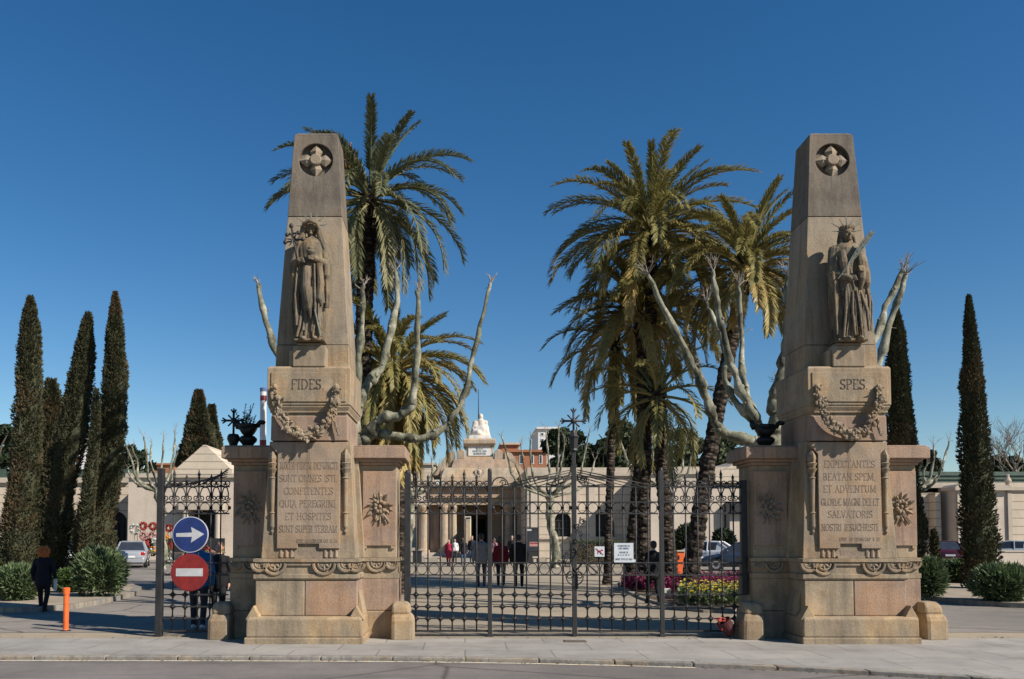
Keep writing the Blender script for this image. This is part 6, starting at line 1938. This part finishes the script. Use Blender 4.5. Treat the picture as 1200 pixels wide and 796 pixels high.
# low wall in front of the pale car
a, b_ = G(1158, 667), G(1420, 667)
rt = thing('garden_wall', 'low cream wall in front of the pale grey car at right', 'wall', ((a.x+b_.x)/2, a.y, 0))
mb = MB(); mb.box(a.x, b_.x, a.y, a.y+.25, -.05, .88); mb.build('wall', M['plainwall'], rt)
mb = MB(); mb.box(a.x-.04, b_.x, a.y-.04, a.y+.29, .884, .97); mb.build('coping', M['cap'], rt, bevel=.01)

# ================================================================ people
def cloth(name, c): return plain(name, c, .85, 0, .2, 10, .3, spec=.2)
M['skin'] = plain('skin', (.42,.25,.18), .6, 0, .06, 6); 
CL = {}
def cm(c):
    if c not in CL: CL[c] = cloth('cloth_%d' % len(CL), c)
    return CL[c]
CL_names = None
HAIRS = {'red': (.40,.115,.022), 'dark': (.02,.014,.011), 'grey': (.25,.24,.23), 'brown': (.08,.045,.025), 'blond': (.30,.2,.09)}
def person(label, foot, Hm, face, top, legs, hair='dark', long_hair=False, coat=0.0, stride=.12, armL=(0,0), armR=(0,0), skirt=False, seed=1, shoe=(.02,.02,.02), vox=.016, wide=1.0, group=None):
    """face: heading in radians (0 = towards +y). built facing +y, then turned"""
    root = thing('person', label, 'person', (foot[0], foot[1], foot[2] if len(foot) > 2 else 0), group)
    S = Hm/1.75
    def V(x, y, z): return Vector((x*S, y*S, z*S))
    def add(mb, name, mat, parent=root, rem=True, v=vox):
        if rem: me = remeshed(mb, v*S, 3)
        else:
            me = mb.mesh(name, (0,0,0), True)
        me.polygons.foreach_set('use_smooth', [True]*len(me.polygons))
        return obj_from_mesh(name, me, mat, parent)
    w = wide
    hip = .92; sh = 1.44; st = stride
    kneeL, kneeR = V(-.10*w, .03+st*.55, .50), V(.10*w, .05-st*.35, .50)
    anL, anR = V(-.10, st, .08), V(.10, -st, .09)
    shL, shR = V(-.18*w, 0, sh-.06), V(.18*w, 0, sh-.06)
    def arm(s, shp, a):
        el = shp+V(s*.07*w+.0, -.03+a[0]*.5, -.29+abs(a[0])*.05); ha = el+V(-s*.02+a[1], .07+a[0]*.8, -.25+abs(a[0])*.25); return el, ha
    elL, haL = arm(-1, shL, armL); elR, haR = arm(1, shR, armR)
    # body : head, neck, trunk core, hands - one skin surface
    mb = MB()
    mb.ell(V(0, .015, 1.63), .078*S, .098*S, .118*S, 14, 10)
    mb.ell(V(0, .11, 1.615), .014*S, .022*S, .024*S, 6, 5); mb.ell(V(0, .085, 1.56), .03*S, .025*S, .02*S, 8, 6)
    for s in (-1, 1): mb.ell(V(s*.078, .0, 1.62), .012*S, .022*S, .032*S, 6, 5)
    mb.capsule(V(0, -.01, 1.55), .058*S, V(0, -.015, 1.44), .068*S)
    mb.capsule(V(0, -.01, 1.40), .11*S, V(0, 0, 1.0), .10*S)
    for (sp_, el, ha) in ((shL, elL, haL), (shR, elR, haR)):
        mb.capsule(V(0, -.01, 1.38), .06*S, sp_, .05*S); mb.capsule(sp_, .042*S, el, .036*S); mb.capsule(el, .035*S, ha, .027*S)
        d = (ha-el).normalized(); mb.capsule(ha, .03*S, ha+d*.07*S, .032*S)
        for f in range(4):
            o_ = Vector((0, (f-1.5)*.019*S, 0)); L = (.075, .085, .08, .06)[f]*S
            mb.tube([ha+d*.08*S+o_, ha+d*(.08*S+L*.55)+o_+V(.0, .008, 0), ha+d*(.08*S+L)+o_+V(0, .022, 0)], [.0105*S, .0095*S, .008*S], 6)
        mb.tube([ha+d*.02*S+V(0,.03,0), ha+d*.05*S+V(0,.055,0), ha+d*.085*S+V(0,.06,0)], [.013*S,.011*S,.009*S], 6)
    add(mb, 'body', M['skin'], v=.011)
    for s in (-1, 1):
        mb = MB(); mb.ell(V(s*.032, .104, 1.64), .012*S, .008*S, .010*S, 6, 5); add(mb, 'eye', M['trim'], rem=False)
    # hair
    mb = MB(); hm = plain('hair_'+hair, HAIRS[hair], .7, 0, .35, 30, .6) if 'hair'+hair not in M else M['hair'+hair]; M['hair'+hair] = hm
    if long_hair:
        mb.ell(V(0, -.025, 1.655), .10*S, .108*S, .115*S, 14, 10)
        mb.ell(V(0, -.06, 1.58), .10*S, .075*S, .11*S, 12, 8)
        rg = random.Random(seed); big = hair == 'red'
        for i in range(240 if big else 90):
            a = rg.uniform(2.5, 6.9); zz = rg.uniform(1.46 if big else 1.44, 1.77); wv = math.sin(math.pi*min(1, max(0, (zz-1.40)/.40)))**.5
            r = (.145 if big else .108)*wv*rg.uniform(.82, 1.05); e = rg.uniform(.014, .027)*S
            mb.ell(V(math.cos(a)*r, math.sin(a)*r*.95-.02, zz), e, e, e*1.4, 6, 4, lump=.5)
        add(mb, 'hair', hm, rem=False)
    else:
        mb.ell(V(0, -.02, 1.665), .095*S, .105*S, .105*S, 14, 10, lump=.12); mb.ell(V(0, -.05, 1.62), .082*S, .07*S, .075*S, 12, 8)
        add(mb, 'hair', hm, v=.012)
    # top
    mb = MB()
    mb.capsule(V(-.10*w, -.01, 1.34), .108*S, V(.10*w, -.01, 1.34), .108*S); mb.capsule(V(-.02, -.01, 1.43), .06*S, shL, .058*S); mb.capsule(V(.02, -.01, 1.43), .06*S, shR, .058*S); mb.capsule(V(0, -.01, 1.34), .165*S*w, V(0, .0, 1.12), .15*S*w)
    mb.capsule(V(-.06*w, 0, 1.10), .13*S, V(-.065*w, 0, .92-coat), .150*S); mb.capsule(V(.06*w, 0, 1.10), .13*S, V(.065*w, 0, .92-coat), .150*S)
    if coat: mb.capsule(V(0, 0, 1.0), .16*S*w, V(0, .0, .93-coat), .17*S*w)
    mb.tube([V(0, -.01, 1.42), V(0, -.005, 1.49)], [.085*S, .07*S], 12)
    for (sp_, el, ha) in ((shL, elL, haL), (shR, elR, haR)):
        mb.capsule(sp_, .068*S, el, .058*S); mb.capsule(el, .060*S, el.lerp(ha, .92), .048*S)
    add(mb, 'jacket' if coat or top[0] < .08 else 'shirt', cm(top))
    # legs
    mb = MB()
    if skirt:
        mb.tube([V(0, 0, 1.0), V(0, 0, .8), V(0, .0, .42)], [.15*S*w, .19*S*w, .23*S*w], 16); add(mb, 'skirt', cm(legs))
        mb = MB()
        for (k, a) in ((kneeL, anL), (kneeR, anR)): mb.capsule(k, .055*S, a, .04*S)
        add(mb, 'stockings', cm((.03,.025,.025)))
    else:
        mb.capsule(V(-.06*w, 0, .95), .118*S, V(.06*w, 0, .95), .118*S)
        for (x, k, a) in ((-.09*w, kneeL, anL), (.09*w, kneeR, anR)):
            mb.capsule(V(x, 0, hip), .105*S, k, .07*S); mb.capsule(k, .068*S, a, .055*S)
        add(mb, 'trousers', cm(legs))
    for a in (anL, anR):
        mb = MB(); mb.capsule(a+V(0, -.05, -.035), .042*S, a+V(0, .13, -.042), .036*S); add(mb, 'shoe', cm(shoe), v=.012)
    root.rotation_euler = (0, 0, face)
    return root
def up_(u, v): p = G(u, v); return (p.x, p.y, 0)
w_ = person('woman with curly red hair in a dark trouser suit, walking away at left', up_(50, 717), 1.44, R(4), (.009,.010,.015), (.010,.010,.013), 'red', True, .14, .14, (0,0), (.06,.02), seed=3, vox=.014, wide=1.12)
wp = up_(50, 717)
mb = MB(); mb.obox((wp[0]+.245, wp[1]+.05, .60), (1,.2,0), (-.2,1,0), (0,0,1), .028, .05, .13); tag(mb.build('white_bag', M['signwhite'], None, origin=(wp[0]+.245, wp[1]+.05, .62), bevel=.012), 'small white paper bag in the hand of the red-haired woman', 'bag')
grp = 'people beyond the gate'
person('man in a grey shirt and dark jeans standing behind the gate, back turned', up_(564, 688), 1.78, R(5), (.16,.16,.165), (.03,.035,.055), 'dark', stride=.04, seed=4, wide=1.12)
person('woman in a red jacket standing between two men behind the gate', up_(587, 687), 1.66, R(-8), (.17,.018,.022), (.03,.03,.035), 'brown', True, .05, .05, seed=5)
person('man dressed all in black right of the woman in red', up_(608, 688), 1.74, R(0), (.012,.012,.013), (.014,.014,.015), 'dark', stride=.05, seed=6, wide=1.1)
person('figure in a crimson coat walking before the porch columns', up_(526, 664), 1.55, R(160), (.30,.022,.05), (.12,.015,.03), 'dark', coat=.25, stride=.10, seed=7, vox=.022)
person('woman in a black coat and jeans near the chapel passage', up_(543, 662), 1.62, R(190), (.015,.015,.018), (.05,.08,.13), 'dark', True, .1, .06, seed=8, vox=.022)
person('man in dark jacket and blue jeans beside the chapel passage', up_(553, 660), 1.76, R(170), (.02,.02,.028), (.06,.11,.20), 'brown', seed=9, vox=.022)
person('person in a pink top seen left of the woman in red', up_(579, 664), 1.62, R(180), (.38,.18,.20), (.05,.06,.09), 'brown', seed=10, vox=.022)
person('person in a white blouse beside the crimson coat', up_(533, 659), 1.55, R(175), (.55,.54,.52), (.03,.03,.03), 'dark', seed=11, vox=.022)
person('tall man in black by the right porch column', up_(600, 661), 1.78, R(180), (.014,.014,.014), (.016,.016,.018), 'dark', seed=12, vox=.022)
person('person in black walking away behind the second gate post', up_(766, 708), 1.56, R(15), (.011,.011,.012), (.012,.012,.014), 'dark', seed=13, coat=.12, stride=.16)
person('person in a blue jacket half hidden behind the two traffic signs', up_(232, 737), 1.66, R(5), (.025,.16,.42), (.035,.038,.05), 'dark', coat=.02, stride=.09, seed=14, shoe=(.6,.6,.6), wide=1.05)
person('dark-clad person between the signs and the FIDES pier', up_(256, 728), 1.56, R(185), (.012,.012,.013), (.014,.014,.016), 'brown', seed=15, coat=.12)
# white and pink carrier bag in the walking person's hand
p = up_(780, 704)
mb = MB(); mb.frustum([(p[0]-.12, p[0]+.12, p[1]-.06, p[1]+.06, .0), (p[0]-.14, p[0]+.14, p[1]-.05, p[1]+.05, .32)]); bg_ = mb.build('carrier_bag', M['fwhite'], None, origin=(p[0], p[1], 0), bevel=.02, fixn=True); tag(bg_, 'white carrier bag with a pink band by the purple flowers', 'bag')
mb = MB(); mb.frustum([(p[0]-.132, p[0]+.132, p[1]-.064, p[1]+.064, .06), (p[0]-.137, p[0]+.137, p[1]-.062, p[1]+.062, .15)]); mb.build('pink_band', M['fpink'], bg_)

# ================================================================ street things
M['orange'] = plain('bollard_orange', (.66,.115,.02), .55, 0, .18, 9)
p = G(77, 739.5)
rt = thing('flexible_bollard', 'slim orange plastic bollard beside the left road', 'bollard', (p.x, p.y, 0))
mb = MB(); mb.lathe([(.052, 0), (.055, .015), (.047, .03), (.047, .62), (.043, .635)], p, 18); mb.build('post', M['orange'], rt, smooth=False)
mb = MB(); mb.lathe([(.05, .63), (.056, .66), (.062, .735), (.064, .75), (.045, .765), (.01, .768)], p, 18); mb.build('cap', M['orange'], rt)
mb = MB(); mb.lathe([(.09, -.01), (.09, .012), (.06, .02)], p, 18); mb.build('base', M['trim'], rt)
p = G(1194.5, 710)
rt = thing('steel_bollard', 'thin grey steel post at the right edge in front of the oleander', 'bollard', (p.x, p.y, 0))
mb = MB(); mb.lathe([(.035, 0), (.035, .62), (.028, .64), (.005, .65)], p, 12); mb.build('post', M['steel'], rt)
mb = MB(); mb.lathe([(.07, -.01), (.07, .012), (.04, .016)], p, 12); mb.build('base', M['steel'], rt)
mb = MB(); mb.lathe([(.037, .45), (.037, .53)], p, 12); mb.build('band', M['signwhite'], rt)
# orange ticket cabinet
p = G(797.5, 680)
rt = thing('orange_cabinet', 'orange upright cabinet between the palm trunks', 'cabinet', (p.x, p.y, 0))
hw_ = 4.8*p.y/F; z1 = zf(645, p.y)
mb = MB(); mb.box(p.x-hw_*.9, p.x+hw_*.9, p.y-.12, p.y+.2, .12, z1-.06); mb.build('case', M['orange'], rt, bevel=.015)
mb = MB(); mb.box(p.x-hw_*1.05, p.x+hw_*1.05, p.y-.16, p.y+.24, z1-.055, z1); mb.build('lid', M['cap'], rt, bevel=.01)
mb = MB(); mb.box(p.x-hw_, p.x+hw_, p.y-.15, p.y+.23, -.02, .115); mb.build('base', M['kerb'], rt)
mb = MB(); mb.box(p.x-hw_*.7, p.x-hw_*.4, p.y-.135, p.y-.123, z1-.35, z1-.2); mb.build('lock', M['trim'], rt)
# dark information kiosk at the porch
p = G(624, 659); z1 = zf(618, p.y); k = p.y/F
rt = thing('information_kiosk', 'dark glass information kiosk with a red and white poster by the porch', 'kiosk', (p.x, p.y, 0))
mb = MB(); mb.box(p.x-8*k, p.x+8*k, p.y, p.y+.5, .0, z1); mb.build('case', M['trim'], rt, bevel=.03)
mb = MB(); mb.box(p.x-7*k, p.x+7*k, p.y-.02, p.y-.004, .75, z1-.35); mb.build('glass', M['glass'], rt)
mb = MB(); mb.box(p.x-3.5*k, p.x+7*k, p.y-.03, p.y-.022, z1-1.28, z1-.98); mb.build('poster', M['fpink'], rt)
mb = MB(); mb.box(p.x-3*k, p.x+6.5*k, p.y-.036, p.y-.031, z1-1.1, z1-1.03); mb.build('poster_strip', M['red'], rt)
mb = MB(); mb.box(p.x-7*k, p.x-1*k, p.y-.03, p.y-.006, z1-.25, z1-.12); mb.build('sign', M['signwhite'], rt)
# striped pole behind the FIDES pier
Yp = 20
x = xf(308.5, Yp, 490); z1 = zf(455, Yp)
rt = thing('striped_pole', 'white and red striped pole with a blue cap, left of the FIDES obelisk', 'pole', (x, Yp, 0))
mb = MB(); mb.lathe([(.075, -.05), (.075, z1-.08)], (x, Yp, 0), 16); mb.build('pole', M['whiteb'], rt)
mb = MB(); mb.lathe([(.082, z1-.079), (.085, z1)], (x, Yp, 0), 16); mb.build('cap', M['inkblue'], rt)
mb = MB(); mb.lathe([(.078, zf(530, Yp)), (.078, zf(516, Yp))], (x, Yp, 0), 16); mb.lathe([(.078, zf(470, Yp)), (.078, zf(464, Yp))], (x, Yp, 0), 16); mb.build('red_band', M['red'], rt)
# crimson basket of dried flowers at the foot of the right guard stone
p = G(853, 748)
rt = thing('flower_basket', 'crimson basket tipped over at the foot of the right guard stone', 'basket', (p.x, p.y, 0))
mb = MB(); ax = Vector((-.55, -.15, .8)).normalized(); b0 = Vector((p.x+.05, p.y, .09))
mb.tube([b0-ax*.02, b0+ax*.1, b0+ax*.24], [.075, .105, .125], 14, cap=False); o = mb.build('basket', plain('basket_crimson', (.055,.010,.013), .8, 0, .4, 20, .5), rt, fixn=False); sm = o.modifiers.new('s', 'SOLIDIFY'); sm.thickness = .012
mb = MB(); rg = random.Random(9)
for i in range(60):
    q = b0+ax*rg.uniform(.1,.26)+Vector((rg.gauss(0,.06), rg.gauss(0,.06), rg.gauss(0,.05))); d = Vector((rg.gauss(0,1), rg.gauss(0,1), rg.gauss(0,1))).normalized(); s = d.orthogonal().normalized()*.02
    mb.quad(q, q+d*.03+s, q+d*.07, q+d*.03-s, rg.random())
mb.build('flowers', M['fred'], rt, fixn=False)
# litter bin left of the porch
p = G(489, 660)
rt = thing('litter_bin', 'dark square litter bin before the left porch column', 'bin', (p.x, p.y, 0))
mb = MB(); mb.box(p.x-.28, p.x+.28, p.y-.25, p.y+.25, 0, .72); mb.build('bin', M['trim'], rt, bevel=.03)
mb = MB(); mb.box(p.x-.31, p.x+.31, p.y-.28, p.y+.28, .725, .80); mb.build('lid', M['iron'], rt, bevel=.02)
for (u, v, lab) in ((507, 661, 'pale stone bench in front of the left porch columns'), (634, 661, 'pale stone bench right of the information kiosk')):
    p = G(u, v); rt = thing('stone_bench', lab, 'bench', (p.x, p.y, 0), 'stone benches before the chapel')
    mb = MB(); mb.box(p.x-.55, p.x+.55, p.y-.22, p.y+.22, .36, .46); mb.build('seat', M['cap'], rt, bevel=.02)
    for s in (-1, 1):
        mb = MB(); mb.box(p.x+s*.4-.09, p.x+s*.4+.09, p.y-.18, p.y+.18, 0, .357); mb.build('leg', M['cap'], rt, bevel=.015)
# ---- flower stall along the pavilion
SY = 55.0
def S_(u, v): return P(u, v, SY)
rt = thing('flower_stall', 'flower stall tables in front of the pavilion at left', 'stall', (xf(196, SY), SY, 0))
x0, x1 = xf(166, SY), xf(262, SY)
mb = MB(); mb.box(x0, x1, SY-.5, SY+.5, .62, .70); mb.build('table_top', M['trunk'], rt)
mb = MB(); mb.box(x0+.05, x1-.05, SY+.45, SY+.5, .7, 1.6); mb.build('back_board', M['trim'], rt)
for xx in (x0+.1, (x0+x1)/2, x1-.1):
    for yy in (-.4, .4):
        mb = MB(); mb.box(xx-.04, xx+.04, SY+yy-.04, SY+yy+.04, 0, .618); mb.build('leg', M['trunk'], rt)
def blossom(mb, c, r, rg, n, pr=.075):
    for i in range(n):
        d = Vector((rg.gauss(0,1), rg.gauss(0,1), rg.gauss(0,1))).normalized(); q = Vector(c)+d*r*rg.random()**.4
        o_ = (d+Vector((rg.uniform(-.6,.6), rg.uniform(-.6,.6), rg.uniform(-.6,.6)))).normalized(); a = o_.orthogonal().normalized(); b_ = o_.cross(a)
        mb.quad(q-a*pr, q-b_*pr, q+a*pr, q+b_*pr, rg.random())
def wreath(label, u, v, r, mat, seed):
    rg = random.Random(seed); c = S_(u, v); c.y = SY+.30
    rt = thing('wreath', label, 'wreath', tuple(c), 'wreaths on the flower stall')
    mb = MB(); mb.tube([(c.x+math.cos(R(a))*r*.7, c.y+.05, c.z+math.sin(R(a))*r*.7) for a in range(0, 361, 30)], .05, 6, .3); mb.build('ring', M['olean'], rt)
    mb = MB()
    for i in range(16):
        a = i*.3927; blossom(mb, (c.x+math.cos(a)*r*.68, c.y-.03, c.z+math.sin(a)*r*.68), r*.30, rg, 16, .06)
    mb.build('flowers', M[mat], rt, fixn=False)
    mb = MB(); mb.tube([(c.x-.2, c.y+.12, .7), (c.x, c.y+.13, c.z+r*.6)], .015, 5); mb.tube([(c.x+.2, c.y+.12, .7), (c.x, c.y+.13, c.z+r*.6)], .015, 5); mb.build('easel', M['trunk'], rt)
wreath('white and green wreath, leftmost on the flower stall', 156.5, 620, .42, 'fwhite', 1)
wreath('red wreath, upper one beside the white wreath', 166, 616.5, .30, 'fred', 2)
wreath('red wreath nearest the pollarded tree, upper row', 177.5, 617, .30, 'fred', 3)
wreath('pink wreath, lower one beside the white wreath', 166.5, 628, .30, 'fpink', 4)
wreath('pink wreath nearest the pollarded tree, lower row', 177, 628, .28, 'fpink', 5)
wreath('red wreath hung right of the side gate post', 196, 619, .28, 'fred', 6)
def bunch(label, u, v, r, mat, seed):
    rg = random.Random(seed); c = S_(u, v); c.y = SY-.1
    rt = thing('flower_bunch', label, 'flowers', (c.x, c.y, .7), 'potted bunches on the flower stall')
    mb = MB(); mb.lathe([(.09, .70), (.13, max(.8, c.z-r*.6))], (c.x, c.y, 0), 10); mb.build('pot', M['steel'], rt)
    mb = MB(); blossom(mb, c, r, rg, 90, .07); mb.build('flowers', M[mat], rt, fixn=False)
    mb = MB(); blossom(mb, c-Vector((0,0,r*.4)), r*.9, rg, 50, .08); mb.build('leaves', M['olean'], rt, fixn=False)
for i, (u, v, r, mt, lb) in enumerate(((172, 638, .30, 'fred', 'dark red bunch low on the stall behind the silver car'), (182, 634, .26, 'fwhite', 'white bunch beside the pollarded tree trunk'), (181, 645, .30, 'forange', 'orange bunch in front of the pollarded tree trunk'), (194, 630, .30, 'forange', 'orange bunch just right of the side gate post'), (200, 640, .30, 'fred', 'red bunch left of the blue traffic sign'), (198, 653, .42, 'fwhite', 'large white bunch between the gate post and the signs'), (243, 645, .3, 'fred', 'red bunch between the blue sign and the pier'), (251, 652, .42, 'fpink', 'large pink bunch beside the FIDES pier'), (259, 643, .3, 'forange', 'orange bunch touching the FIDES pier'))):
    bunch(lb, u, v, r, mt, 40+i)
